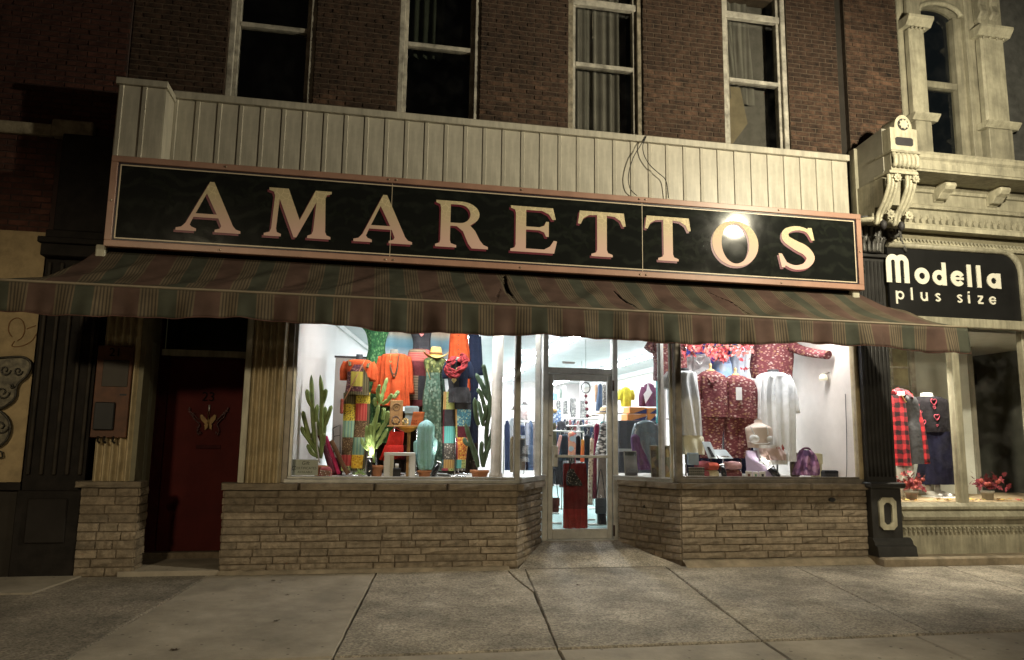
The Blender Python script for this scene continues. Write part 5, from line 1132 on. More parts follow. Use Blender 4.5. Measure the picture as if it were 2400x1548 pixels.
# fabrics
ORG = cloth('orange_red', (.62, .10, .03)); RST = cloth('rust', (.42, .07, .03)); GRNP = print_mat('cloth_green_leaf', (.018, .07, .028), [(.05, .17, .055), (.03, .11, .04), (.12, .25, .10)], 46, (.1, .5), (1, 1, .6))
CAMO = print_mat('cloth_olive_leaf', (.07, .085, .03), [(.22, .25, .08), (.10, .13, .05), (.28, .29, .12), (.05, .07, .03)], 26, (.2, .45)); CAMT = print_mat('cloth_teal_leaf', (.06, .10, .07), [(.14, .22, .16), (.07, .13, .09), (.2, .27, .2)], 28, (.2, .45))
OLV = ramp_mat('cloth_olive_stripe', [(0, (.085, .068, .03)), (.4, (.13, .11, .05)), (.7, (.055, .045, .025))], 'X', .028, const=False)
YEL = print_mat('cloth_yellow_print', (.55, .42, .05), [(.10, .07, .03), (.06, .05, .03)], 60, (.12, .3)); YELS = ramp_mat('cloth_yellow_stripe', [(0, (.5, .40, .07)), (.5, (.38, .30, .05))], 'X', .05, const=False)
GRS = ramp_mat('cloth_seafoam_stripe', [(0, (.19, .33, .23)), (.5, (.30, .42, .27)), (.8, (.13, .25, .22))], 'X', .04, const=False); BRN = print_mat('cloth_brown_print', (.10, .06, .03), [(.32, .22, .12), (.2, .13, .07)], 55, (.1, .28))
REDS = ramp_mat('cloth_red_stripe', [(0, (.48, .06, .045)), (.5, (.36, .04, .04)), (.8, (.52, .11, .08))], 'X', .035, const=False); GLD = print_mat('cloth_gold_floral', (.62, .36, .03), [(.35, .15, .02), (.7, .5, .1)], 40, (.15, .35))
TEA = ramp_mat('cloth_teal_stripe', [(0, (.08, .33, .32)), (.5, (.14, .45, .43))], 'X', .03, const=False); MAR = cloth('maroon', (.10, .02, .03)); NVY = cloth('navy', (.015, .022, .045)); BLK = cloth('black', (.014, .014, .017)); CHAR = cloth('charcoal', (.05, .05, .055))
TANS = ramp_mat('cloth_tan_stripe', [(0, (.50, .30, .10)), (.5, (.62, .42, .17)), (.8, (.4, .22, .08))], 'X', .03, const=False); BLUP = print_mat('cloth_blue_print', (.06, .16, .22), [(.4, .5, .35), (.1, .3, .35)], 45, (.15, .35)); GRYP = print_mat('cloth_grey_floral', (.11, .10, .09), [(.5, .47, .42), (.2, .18, .16)], 40, (.1, .3)); LIMP = print_mat('cloth_lime_print', (.42, .46, .16), [(.1, .15, .08), (.5, .5, .25)], 45, (.12, .3)); ORP = print_mat('cloth_orange_print', (.62, .22, .06), [(.75, .5, .1), (.3, .05, .03)], 45, (.15, .35)); PNK = cloth('rose', (.42, .09, .12)); PURS = cloth('plum', (.13, .05, .09))
LEAF = print_mat('cloth_maroon_leaf', (.125, .032, .036), [(.33, .18, .15), (.24, .11, .095), (.40, .29, .26), (.31, .18, .10), (.20, .075, .075)], 22, (.14, .30), (1, 1, 1.7), rot=.5)
WHT = cloth('white_cotton', (.72, .73, .73), var=.06); IVO = cloth('ivory', (.72, .69, .52), var=.08); PALE = cloth('pale_blue', (.50, .55, .63), var=.1)
def patches(mats_rows, split=.5):
    """material picker: rows of (end fraction, [materials round the leg])"""
    def f(u, v):
        for e, ms2 in mats_rows:
            if v < e: return ms2[min(len(ms2)-1, int(u*len(ms2)))]
        return mats_rows[-1][1][0]
    return f
GOLDJ = mat('brass_jewellery', (.55, .40, .16), .35, metal=.7, var=.3, vs=30)
def heart(cx, cz, s): return [(cx+s*.9*(16*math.sin(t)**3)/16, cz+s*(13*math.cos(t)-5*math.cos(2*t)-2*math.cos(3*t)-math.cos(4*t))/16) for t in np.linspace(0, 6.28, 25)[:-1]]
def pendant(F, x, y, Y, s, m, par, nm='pendant'):
    p = P(*F(x, y), Y); mb = MB(); mb.prism([(a, Y, b) for a, b in heart(p.x, p.z, s)], (0, -.02, 0)); return mb.build(nm, m, par, bevel=.004)
def chain(F, pts, Y, r, m, par, nm='necklace'): return MB().tube(bez([P(*F(x, y), Y) for x, y in pts], 5), r, 6).build(nm, m, par)
# ------------------------------------------------------------------ left display
def px(F, x, y, Y): return P(*F(x, y), Y).x
# 1 dungarees
Y = .85; t = M1('mannequin', 'headless mannequin in orange tee and patchwork dungarees beside the white wall', 'mannequin', px(L3, 770, 1000, Y), Y)
neck(L3, 750, 812, 350, 430, Y, FORM, t, 1.7)
mb = MB(); body(mb, L3, [(405, 690, 870), (420, 660, 890), (470, 655, 890), (560, 668, 880)], Y, k=5, amp=.02); sleeve(mb, L3, [(670, 425), (645, 490), (640, 585)], Y, [.055, .06, .052]); sleeve(mb, L3, [(880, 430), (900, 490), (893, 595)], Y, [.055, .06, .05]); mb.build('tee_shirt', ORG, t)
mb = MB(); body(mb, L3, [(450, 672, 872), (520, 668, 872), (600, 664, 868), (690, 650, 868), (720, 640, 872)], Y-.02, k=5, amp=.03, maxd=.185, mif=lambda u, v: 1 if (.48 < u < .78 and v < .75) else 0); mb.build('bib', [OLV, print_mat('cloth_plum_print', (.09, .03, .04), [(.3, .15, .12), (.14, .05, .06)], 50)], t)
a, b = P(*L3(705, 505), Y-.2), P(*L3(806, 640), Y-.2); MB().grid(lambda u, v: (a.x+(b.x-a.x)*u, Y-.205-.012*math.sin(3.14*u), a.z+(b.z-a.z)*v), 8, 6).build('bib_pocket', YELS, t)
for xx in ((690, 400, 695, 455), (868, 420, 850, 470)): MB().bar(P(*L3(xx[0], xx[1]), Y-.07), P(*L3(xx[2], xx[3]), Y-.19), .035, .01).build('strap', OLV, t)
ls = [OLV, YEL, GRS, BRN, REDS, LIMP]; 
mb = MB(); body(mb, L3, [(700, 636, 750), (900, 632, 748), (1100, 625, 735), (1300, 615, 712), (1400, 612, 705)], Y, k=4, amp=.05, mif=patches([(.09, [0]), (.29, [1, 1]), (.48, [2]), (.66, [3]), (.87, [4]), (1.1, [5])])); mb.build('trouser_leg', ls, t)
rs = [YEL, REDS, BRN, GRS, GLD, OLV]
mb = MB(); body(mb, L3, [(690, 744, 878), (900, 740, 876), (1100, 722, 860), (1300, 704, 840), (1400, 700, 830)], Y, k=4, amp=.05, mif=patches([(.10, [5, 5, 0, 0]), (.30, [5, 5, 1, 1, 1, 5]), (.49, [5, 2, 2, 2, 2, 5]), (.68, [5, 3, 3, 3, 3, 5]), (.89, [5, 4, 4, 4, 4, 5]), (1.1, [5])])); mb.build('trouser_leg', rs, t)
MB().tube(bez([P(*L3(828, 402), Y-.17), P(*L3(740, 575), Y-.22), P(*L3(640, 765), Y-.18)], 6), .007, 6).build('bag_strap', cloth('tan_leather', (.36, .17, .09)), t)
MB().box(px(L3, 610, 800, Y)-.0, px(L3, 638, 800, Y), Y-.16, Y-.05, P(*L3(620, 890), Y).z, P(*L3(620, 755), Y).z).build('shoulder_bag', cloth('red_leather', (.30, .07, .05)), t, bevel=.012)
stand(px(L3, 745, 1000, Y), Y, 1.5, t)
# 2 green dress at the back
Y = 1.5; t = M1('mannequin', 'tall mannequin in sleeveless green leaf dress behind the dungarees', 'mannequin', px(L3, 940, 900, Y), Y)
neck(L3, 905, 965, 70, 118, Y, FORM, t, 1.9)
mb = MB(); body(mb, L3, [(98, 850, 1010), (110, 803, 1064), (150, 832, 1046), (220, 852, 1022), (310, 858, 1012), (420, 836, 1040), (600, 838, 1060), (900, 850, 1085), (1150, 850, 1100)], Y, k=8, amp=.05); mb.build('dress', GRNP, t); stand(px(L3, 945, 1000, Y), Y, 1.4, t)
MB().prism([(a_, Y-.19, b_) for a_, b_ in [(P(*L3(940, 110), Y).x+.014*math.cos(q), P(*L3(940, 114), Y).z+.02*math.sin(q)) for q in np.linspace(0, 6.2, 9)]], (0, -.012, 0)).build('brooch', ALU, t)
# sunset printed cloth hung behind
Y = 1.95; t = M1('hanging_cloth', 'orange to blue sunset printed cloth hung behind the tops', 'cloth', px(L3, 1310, 300, Y), Y, P(*L3(1300, 380), Y).z)
za, zb2_ = P(*L3(1150, 385), Y).z, P(*L3(1150, 60), Y).z; H_ = zb2_-za
SUN = ramp_mat('sunset_print', [(0, (.60, .66, .68)), (.12, (.55, .63, .68)), (.3, (.22, .46, .60)), (.48, (.30, .52, .62)), (.62, (.62, .62, .52)), (.8, (.64, .44, .27)), (1, (.60, .30, .14))], 'Z', H_, 0, const=False, absolute=True, bump=.05, var=.04)
x0, x1 = px(L3, 1000, 200, Y), px(L3, 1640, 200, Y)
MB().grid(lambda u, v: (x0+(x1-x0)*u, Y+.06*math.cos(u*12.5+2.5)+.01*math.sin(u*40), za+H_*v), 60, 12).build('cloth', SUN, t); MB().tube([(x0-.1, Y, zb2_), (x1+.1, Y, zb2_)], .012, 8).build('rod', ALU, t)
for x in (x0, x1): MB().tube([(x, Y, zb2_), (x, Y, CZ)], .003, 5).build('wire', ALU, t)
# black top with pink heart
Y = 1.55; t = M1('mannequin', 'mannequin in black top with pink heart pendant at the back', 'mannequin', px(L3, 1330, 250, Y), Y)
neck(L3, 1295, 1370, 60, 110, Y, FORM, t, 1.8)
mb = MB(); body(mb, L3, [(100, 1250, 1415), (115, 1212, 1450), (160, 1240, 1430), (240, 1262, 1420), (320, 1258, 1425), (500, 1240, 1440), (900, 1250, 1430)], Y, k=6, amp=.03); mb.build('top', CHAR, t); pendant(L3, 1340, 170, Y-.2, .035, mat('pink_enamel', (.70, .18, .16), .4), t); stand(px(L3, 1335, 1000, Y), Y, 1.6, t)
# orange tunic
Y = 1.1; t = M1('mannequin', 'headless grey mannequin in loose orange red tunic with two necklaces', 'mannequin', px(L3, 1095, 900, Y), Y)
neck(L3, 1058, 1130, 305, 375, Y, FORMG, t, 2.0)
mb = MB(); body(mb, L3, [(352, 1010, 1190), (366, 980, 1215), (420, 968, 1222), (550, 960, 1224), (700, 945, 1230), (815, 930, 1238)], Y, k=11, amp=.07, n=66); sleeve(mb, L3, [(985, 375), (962, 480), (945, 600), (925, 705)], Y-.01, [.05, .055, .055, .068]); sleeve(mb, L3, [(1212, 375), (1228, 480), (1232, 600), (1236, 710)], Y-.01, [.05, .05, .05, .062]); mb.build('tunic', ORG, t)
chain(L3, [(1062, 350), (1058, 400)], Y-.19, .004, GOLDJ, t); pendant(L3, 1060, 418, Y-.19, .022, GOLDJ, t)
BEADS = mat('wooden_beads', (.12, .06, .03), .4, var=.4, vs=60)
chain(L3, [(1058, 440), (1062, 500), (1085, 550), (1100, 550), (1118, 500), (1130, 400), (1138, 350)], Y-.2, .009, BEADS, t, 'bead_string'); chain(L3, [(1062, 470), (1075, 515), (1095, 530), (1110, 510), (1122, 470)], Y-.205, .009, BEADS, t, 'bead_string'); stand(px(L3, 1095, 1000, Y), Y, 1.9, t)
# patchwork shawl
Y = 1.3; t = M1('mannequin', 'mannequin wrapped in coral and brown patchwork shawl behind the tunic', 'mannequin', px(L3, 1285, 800, Y), Y)
sh = [cloth('coral', (.52, .13, .11)), CHAR, ramp_mat('cloth_taupe_stripe', [(0, (.26, .19, .12)), (.8, (.05, .04, .03))], 'Z', .035), ramp_mat('cloth_coral_stripe', [(0, (.5, .14, .11)), (.7, (.24, .06, .06))], 'Z', .03), cloth('wine', (.15, .035, .04))]
mb = MB(); body(mb, L3, [(308, 1250, 1390), (325, 1222, 1420), (420, 1212, 1425), (600, 1205, 1400), (820, 1212, 1390)], Y, k=6, amp=.06, mif=patches([(.08, [0]), (.28, [0, 1, 1, 2, 2, 0]), (.46, [3, 3, 3, 3, 0]), (.66, [4]), (.9, [2, 2, 2, 1]), (1.1, [4])])); mb.build('shawl', sh, t); neck(L3, 1300, 1345, 290, 320, Y, FORM, t); stand(px(L3, 1300, 1000, Y), Y, 1.9, t)
# olive leaf dress with cowboy hat
Y = .95; t = M1('mannequin', 'mannequin in long olive leaf print dress under the straw hat', 'mannequin', px(L3, 1450, 1000, Y), Y)
mb = MB(); body(mb, L3, [(372, 1425, 1500), (392, 1372, 1556), (430, 1360, 1562), (520, 1378, 1545), (620, 1372, 1545), (760, 1350, 1560), (1000, 1348, 1562), (1400, 1342, 1590)], Y, k=9, amp=.11, n=72, mif=lambda u, v: 1 if v > .42 and .5 < u < .95 else 0); mb.build('dress', [CAMO, CAMT], t); neck(L3, 1425, 1500, 335, 390, Y, FORM, t); chain(L3, [(1388, 480), (1405, 530), (1420, 575)], Y-.19, .005, GOLDJ, t); stand(px(L3, 1460, 1000, Y), Y, 1.6, t)
hc = P(*L3(1470, 352), Y-.03); ht = thing('cowboy_hat', 'yellow straw cowboy hat with curled brim on the olive dress mannequin', 'hat', (hc.x, hc.y, hc.z))
STRAW = mat('yellow_straw', (.62, .40, .12), .8, var=.25, vs=40, bump=.5, bs=150)
r_ = (P(*L3(1585, 370), Y).x-P(*L3(1355, 370), Y).x)/2
MB().grid(lambda u, v: (hc.x+(r_*(.42+.58*v))*math.cos(u*6.2832), hc.y+.8*(r_*(.42+.58*v))*math.sin(u*6.2832), hc.z-.01+.055*v*v*abs(math.cos(u*6.2832))**1.5-.05*v*abs(math.sin(u*6.2832))), 48, 6).build('brim', STRAW, ht)
MB().lathe((hc.x, hc.y, hc.z-.03), [(r_*.5, 0), (r_*.47, .05), (r_*.42, .11), (r_*.36, .13), (r_*.18, .115), (.01, .11)], 24, sy=.8).build('crown', STRAW, ht); MB().lathe((hc.x, hc.y, hc.z), [(r_*.51, 0), (r_*.5, .025)], 24, sy=.8).build('hat_band', cloth('brown_band', (.2, .1, .04)), ht)
# orange sleeveless blouse
Y = 1.5; t = M1('mannequin', 'mannequin in sleeveless orange buttoned blouse at top right', 'mannequin', px(L3, 1680, 400, Y), Y)
mb = MB(); body(mb, L3, [(150, 1606, 1752), (165, 1598, 1758), (250, 1590, 1762), (330, 1586, 1775), (450, 1580, 1790), (1000, 1600, 1790)], Y, k=11, amp=.06, n=60, mif=lambda u, v: 0); mb.build('blouse', ORG, t); neck(L3, 1645, 1712, 105, 160, Y, FORM, t)
for k in range(5): MB().ball(P(*L3(1672, 180+k*42), Y-.185), .009, 8, 5).build('button', BEADS, t)
stand(px(L3, 1680, 1000, Y), Y, 1.5, t)
# red scarf mannequin
Y = .8; t = M1('mannequin', 'mannequin in navy tee, red loop scarf and patchwork skirt trousers', 'mannequin', px(L3, 1690, 1000, Y), Y)
neck(L3, 1632, 1690, 375, 460, Y, FORMG, t, 1.6)
mb = MB(); body(mb, L3, [(405, 1600, 1735), (420, 1575, 1765), (500, 1570, 1765), (600, 1580, 1755), (660, 1590, 1755)], Y, k=5, amp=.02, mif=lambda u, v: 1 if .5 < u < .74 else 0); sleeve(mb, L3, [(1750, 425), (1775, 500), (1772, 570)], Y, [.055, .055, .05]); sleeve(mb, L3, [(1590, 425), (1562, 500), (1560, 570)], Y, [.055, .055, .05]); mb.build('tee_shirt', [NVY, CHAR], t)
SCF = mat('cloth_red_scarf', (.34, .03, .035), .9, var=.5, vs=25, bump=.6, bs=60)
ring = [(1625, 395), (1580, 440), (1572, 490), (1610, 525), (1660, 520), (1710, 470), (1748, 420), (1715, 390), (1690, 378)]
q = bez([P(*L3(x, y), Y-.13-.05*math.sin(i/8*3.14)) for i, (x, y) in enumerate(ring)], 6)
rn = random.Random(31)
for k in range(11):
    ox, oz, f1_, f2_ = rn.uniform(-.02, .02), rn.uniform(-.042, .042), rn.uniform(2, 5), rn.uniform(0, 6)
    MB().tube([p+Vector((ox+.014*math.sin(f1_*i*.2+f2_), -.02+.03*abs(oz)*20*.5+.012*math.cos(f1_*i*.17+f2_), oz+.014*math.cos(f1_*i*.23+f2_))) for i, p in enumerate(q)], [.013+.005*math.sin(i*.5+f2_) for i in range(len(q))], 7).build('scarf_fold', SCF, t)
chain(L3, [(1655, 470), (1640, 540), (1632, 570)], Y-.2, .004, GOLDJ, t); pendant(L3, 1632, 588, Y-.2, .035, GOLDJ, t)
mb = MB(); body(mb, L3, [(650, 1590, 1765), (700, 1575, 1780), (790, 1570, 1785)], Y, k=9, amp=.06, n=54, mif=lambda u, v: 0); mb.build('waist_skirt', CHAR, t)
pm2 = [CHAR, TANS, ORP, TEA, GRYP, BLUP, LIMP, PNK, MAR]
mb = MB(); body(mb, L3, [(690, 1540, 1640), (900, 1532, 1640), (1100, 1530, 1640), (1300, 1525, 1635), (1400, 1520, 1630)], Y, k=4, amp=.04, mif=patches([(.14, [6, 6, 2, 1, 6, 6]), (.33, [0, 0, 8, 0, 0]), (.52, [3, 3, 7, 3, 3]), (.7, [4, 4, 0, 4, 4]), (.9, [1, 1, 5, 1, 1]), (1.1, [6, 6, 7, 6])])); mb.build('trouser_leg', pm2, t)
mb = MB(); body(mb, L3, [(700, 1640, 1785), (900, 1640, 1785), (1100, 1648, 1765), (1300, 1655, 1740), (1400, 1650, 1735)], Y, k=4, amp=.04, mif=patches([(.16, [0]), (.32, [5, 5, 1, 5, 5]), (.5, [8, 8, 6, 8, 8]), (.72, [2, 2, 7, 2, 2]), (.92, [6, 6, 3, 6]), (1.1, [4])])); mb.build('trouser_leg', pm2, t); stand(px(L3, 1650, 1000, Y), Y, 1.6, t)
# dark coat
Y = 1.45; t = M1('long_coat', 'long black and grey coat on a hanger behind the red scarf', 'coat', px(L3, 1815, 600, Y), Y, P(*L3(1815, 720), Y).z)
mb = MB(); body(mb, L3, [(150, 1780, 1845), (180, 1768, 1858), (400, 1770, 1862), (720, 1775, 1850), (1150, 1775, 1845)], Y, k=6, amp=.06); sleeve(mb, L3, [(1850, 190), (1862, 400), (1868, 540)], Y-.02, [.045, .045, .05]); mb.build('coat', NVY, t); MB().tube(bez([P(*L3(1775, 165), Y), P(*L3(1815, 140), Y), P(*L3(1850, 165), Y)], 5), .008, 6).tube([P(*L3(1815, 140), Y), (P(*L3(1815, 140), Y).x, Y, CZ)], .003, 5).build('hanger', ALU, t)
# grey board standing at the left
Y = 1.9; a, b = P(*L3(565, 378), Y), P(*L3(860, 1440), Y)
t = M1('display_panel', 'tall grey beige panel with dark top edge behind the dungarees', 'panel', (a.x+b.x)/2, Y, FZ)
MB().box(a.x, b.x, Y, Y+.04, FZ, a.z).build('panel', mat('grey_beige_board', (.42, .38, .34), .8, var=.08), t); MB().box(a.x-.015, b.x, Y-.01, Y+.05, a.z, a.z+.025).build('top_edge', TRIM, t)
# white round column
cxl = P(*L3(2022, 800), .3).x; t = M1('round_column', 'white round column at the right end of the cactus window', 'column', cxl, .3); MB().lathe((cxl, .3, 1.03), [(.085, 0), (.085, .06), (.07, .08), (.07, CZ-1.03)], 20).build('shaft', mat('cream_column_paint', (.52, .48, .42), .5), t)
# cacti
def cactus_stem(mb, pts, r, ribs=6, seg=8, mi=0, taper=True, pinch=0):
    q = bez([Vector(p) for p in pts], seg); n = ribs*4; b = len(mb.v); up = Vector((0, 1, 0)); m_ = len(q)
    for i, p in enumerate(q):
        tg = (q[min(i+1, m_-1)]-q[max(i-1, 0)]).normalized(); u2 = (up-tg*up.dot(tg)).normalized(); s = tg.cross(u2); v = i/(m_-1)
        k = (1-max(0, (v-.86)/.14)**2*.9) if taper else 1
        k *= (.75+.25*min(1, v/.12)); k *= 1-pinch*abs(math.sin(v*9.5))**6
        for j in range(n):
            a_ = 2*math.pi*j/n; rr = r*k*(1+.30*math.cos(ribs*a_)); mb.v.append(tuple(p+s*math.cos(a_)*rr+u2*math.sin(a_)*rr))
    for i in range(m_-1):
        for j in range(n): mb.f.append((b+i*n+j, b+i*n+(j+1) % n, b+(i+1)*n+(j+1) % n, b+(i+1)*n+j)); mb.m.append(mi); mb.sm.append(True)
    e = b+(m_-1)*n; mb.f.append(tuple(e+j for j in range(n))); mb.m.append(mi); mb.sm.append(True)
def cactus_mat(name, c1, c2): return mat(name, c1, .5, var=.3, vs=7, bump=.2, col2=c2, spec=.4)
CGD = cactus_mat('dark_green_cactus', (.19, .25, .075), (.08, .12, .035)); CGL = cactus_mat('pale_green_cactus', (.36, .48, .17), (.22, .34, .11)); CBL = cactus_mat('blue_cactus', (.33, .55, .60), (.24, .50, .42)); CDK = cactus_mat('deep_green_cactus', (.11, .175, .10), (.05, .085, .05))
TERR = mat('terracotta', (.42, .17, .07), .8, var=.15); SPINE = mat('cactus_spines', (.7, .66, .5), .6)
GRAV = mat('pale_gravel', (.5, .47, .42), .9, var=.4, vs=60, bump=1, bs=100)
def pot(par, x, Y, r, z0, h, m=TERR):
    MB().lathe((x, Y, z0), [(r*.75, 0), (r*.92, h*.7), (r*1.06, h*.7), (r*1.08, h), (r*.98, h), (r*.95, h*.88)], 20).build('pot', m, par); MB().lathe((x, Y, z0+h*.82), [(r*.95, 0), (r*.6, .012), (.01, .02)], 16).build('gravel', GRAV, par)
def cactus(label, stems, Y, m, potc, r=.028, ribs=6, pinch=0, F=L3):
    x, z, pr_, h = potc; pp = P(*F(x, z), Y); t = M1('potted_cactus', label, 'cactus', pp.x, Y)
    pot(t, pp.x, Y, pr_, 1.03, h)
    for i, s in enumerate(stems):
        rr_ = s[1] if isinstance(s[1], float) else r; pts = s[0] if isinstance(s[1], float) else s
        mb = MB(); dy = [-.04, .05, 0, .08, -.07][i % 5]
        cactus_stem(mb, [P(*F(a_, b_), Y+dy*j/(len(pts)-1)) for j, (a_, b_) in enumerate(pts)], rr_, ribs, pinch=pinch); mb.build('stem', m, t)
    return t
zd = 1440
cactus('dark green branching cactus at the left end of the window', [[(430, 1290), (440, 1150), (435, 950), (440, 720), (425, 535)], [(405, 1290), (365, 1000), (352, 760), (345, 535)], [(400, 1240), (330, 1130), (280, 1060), (255, 1000)], [(330, 1110), (290, 960), (268, 860)], [(360, 830), (320, 760), (305, 665)], [(430, 830), (465, 740), (478, 660)], [(440, 1180), (460, 1050), (470, 900), (470, 820)], [(465, 1000), (500, 900), (528, 810)], [(420, 1250), (380, 1150), (350, 1050)], [(410, 1270), (350, 1240), (310, 1160)], [(445, 1180), (455, 1120), (460, 1060)], [(420, 1080), (390, 930), (400, 800)]], .42, CGD, (425, 1400, .085, .14), .020)
cactus('tall pale green branching cactus in a terracotta pot', [[(905, 1330), (905, 1150), (915, 1000), (960, 800)], [(880, 1330), (885, 1150), (880, 1050), (930, 920), (955, 790)], [(870, 1200), (850, 1130), (845, 990)], [(860, 1210), (820, 1170), (795, 1105)], [(890, 1130), (880, 1040), (880, 975)], [(920, 1130), (970, 1040), (1010, 965)], [(925, 1200), (985, 1110), (1035, 1020)], [(900, 1060), (945, 990), (965, 1000)], [(960, 800), (990, 700), (1030, 560)], [(960, 780), (945, 700), (962, 620)], [(985, 800), (1040, 760), (1075, 705)], [(1085, 745), (1110, 715), (1135, 680)], [(930, 820), (920, 780), (918, 740)], [(990, 940), (1000, 860), (990, 840)], [(1000, 1000), (1030, 930), (1035, 860)], [(870, 1150), (862, 1100), (870, 1060)]], .38, CGL, (935, 1400, .075, .15), .021, pinch=.25)
cactus('blue columnar cactus with two arms in a clay pot', [([(1375, 1390), (1375, 1250), (1378, 1100), (1388, 940)], .082), ([(1345, 1380), (1325, 1300), (1305, 1200), (1308, 1120)], .042), ([(1395, 1380), (1415, 1290), (1440, 1190), (1448, 1095)], .044)], .5, CBL, (1365, 1420, .085, .09), .06, 8)
cactus('dark green spreading cactus in wide pot beside the round column', [[(1850, 1370), (1830, 1250), (1780, 1130), (1735, 970)], [(1840, 1330), (1790, 1180), (1740, 1150), (1725, 1100)], [(1900, 1370), (1880, 1250), (1885, 1130)], [(1895, 1360), (1950, 1150), (1980, 1050), (2005, 940)], [(1890, 1300), (1960, 1150), (1990, 960), (2005, 880)], [(1920, 1200), (1930, 1000), (1960, 800), (1910, 500), (1890, 440)], [(1935, 960), (1950, 740), (1870, 600), (1830, 520)], [(1925, 900), (1880, 720), (1840, 660)], [(1900, 1000), (1870, 860), (1850, 770)], [(1855, 990), (1830, 900), (1818, 740)], [(1890, 960), (1920, 880), (1915, 800)], [(1940, 760), (1890, 640), (1860, 560)], [(1930, 1250), (1925, 1100), (1935, 1000)]], .42, CDK, (1865, 1410, .115, .10), .022)
sp_ = P(*L3(785, 1400), .3); t = M1('spiky_succulent', 'small spiky green succulent beside the black spot lamp', 'plant', sp_.x, .3)
rn = random.Random(9)
for k in range(26):
    a_ = rn.uniform(0, 6.28); e_ = rn.uniform(.1, 1.3); L_ = rn.uniform(.07, .12); d_ = Vector((math.cos(a_)*math.cos(e_), math.sin(a_)*math.cos(e_), math.sin(e_)))
    b0 = Vector((sp_.x, .3, 1.07)); MB().tube([b0, b0+d_*L_*.6, b0+d_*L_-Vector((0, 0, .01))], [.009, .007, .001], 5, flat=.5).build('leaf', CGL, t)
pot(t, sp_.x, .3, .035, 1.03, .05, WHITEP)
# spot lamps
LENS = bpy.data.materials.new('lit_lens'); LENS.use_nodes = True; LENS.node_tree.nodes['Principled BSDF'].inputs['Emission Color'].default_value = (1, .93, .8, 1); LENS.node_tree.nodes['Principled BSDF'].inputs['Emission Strength'].default_value = 6
GLOSS = mat('glossy_black_metal', (.01, .01, .012), .15, var=.1, spec=.6)
def can_lamp(F, x, y0, y1, Y, r, tilt, power, label, aim):
    a_, b_ = P(*F(x, y0), Y), P(*F(x, y1), Y); h = a_.z-b_.z; t = M1('spot_lamp', label, 'lamp', b_.x, Y)
    d_ = Vector((math.sin(tilt)*.9, .35, math.cos(tilt))).normalized(); c0 = Vector((b_.x, Y, 1.06)); 
    MB().tube([c0, c0+d_*.02, c0+d_*h*.55, c0+d_*h*.6, c0+d_*h], [r*.55, r*.9, r, r*.92, r], 18).build('can', GLOSS, t)
    MB().tube([c0+d_*(h+.001), c0+d_*(h+.006)], r*.85, 16).build('lens', LENS, t); MB().lathe((b_.x, Y, 1.03), [(r*.9, 0), (r*.9, .012), (r*.3, .03)], 14).build('base', GLOSS, t)
    L = bpy.data.lights.new('spot', 'SPOT'); L.energy = power; L.spot_size = R(85); L.spot_blend = .6; L.color = (1, .93, .82); L.shadow_soft_size = .04
    o = bpy.data.objects.new('spot', L); COL.objects.link(o); o.parent = t; p = c0+d_*(h+.02); o.location = p-Vector((b_.x, Y, 1.03)); dr_ = Vector(aim)-p; o.rotation_euler = dr_.to_track_quat('-Z', 'Y').to_euler()
can_lamp(L3, 866, 1260, 1430, .24, .036, 0.0, 9, 'upright black spot lamp in front of the pale green cactus', (.2, 1.2, 2.3))
can_lamp(L3, 1440, 1290, 1430, .26, .038, .5, 9, 'tilted black spot lamp beside the blue cactus', (1.2, 1.1, 2.3))
# gift card sign
a, b = P(*L3(140, 1440), .18), P(*L3(410, 1300), .18); gc = M1('card_sign', 'pale card sign reading Gift Certificates Available in the window corner', 'sign', (a.x+b.x)/2, .18)
gz_ = 1.115
CARD = mat('pale_green_card', (.40, .42, .35), .8, var=.04); MB().box(a.x, b.x, .172, .178, CT+.08, CT+.08+b.z-a.z).build('card', CARD, gc)
INK = mat('sign_ink', (.06, .06, .055), .7)
for s_, sz_, zz_, dx in (('Gift', .058, .115, .02), ('CERTIFICATES', .04, .065, .02), ('AVAILABLE', .034, .025, .02)): place('lettering', text_mesh('gc', s_, sz_, .001, shear=.15 if sz_ > .05 else 0), gc, ((a.x+b.x)/2+dx, .1705, CT+.08+zz_*(b.z-a.z)/.17), INK)
place('lettering', text_mesh('gc', 'C', .07, .001, shear=.2), gc, ((a.x+b.x)/2-.115, .1703, CT+.08+.055*(b.z-a.z)/.17), INK)
# purse, cloth rolls
pp = P(*L3(475, 1400), .28); t = M1('beaded_purse', 'pink purse with pearl studs at the foot of the left cactus', 'purse', pp.x, .28)
MB().lathe((pp.x, .28, 1.03), [(.07, 0), (.078, .05), (.07, .10), (.045, .13)], 16, sy=.6).build('body', cloth('pink_velvet', (.40, .10, .11)), t); MB().prism([(pp.x-.06, .235, 1.12), (pp.x+.06, .235, 1.12), (pp.x+.05, .225, 1.07), (pp.x, .222, 1.05), (pp.x-.05, .225, 1.07)], (0, -.008, 0)).build('flap', cloth('brown_velvet', (.22, .12, .08)), t)
st = MB()
for k in range(22): st.ball((pp.x-.07+.14*((k*7) % 22)/21, .222+.01*math.sin(k), 1.05+.07*((k*5) % 22)/21), .007, 6, 4)
st.build('studs', mat('pearl_studs', (.7, .6, .5), .25, metal=.3), t)
chain(L3, [(420, 1330), (400, 1200), (395, 1080), (385, 960)], .34, .008, ALU, t, 'chain_strap')
def roll(label, pts, Y, r, m):
    q = [P(*L3(x, y), Y+dy) for x, y, dy in pts]; q[0].z = max(q[0].z, 1.05); c_ = (q[0].x, q[0].y, 1.03); t = thing('leaning_scarf', label, 'scarf', c_); MB().tube(bez(q, 5), r, 12, flat=.6).build('cloth_roll', m, t)
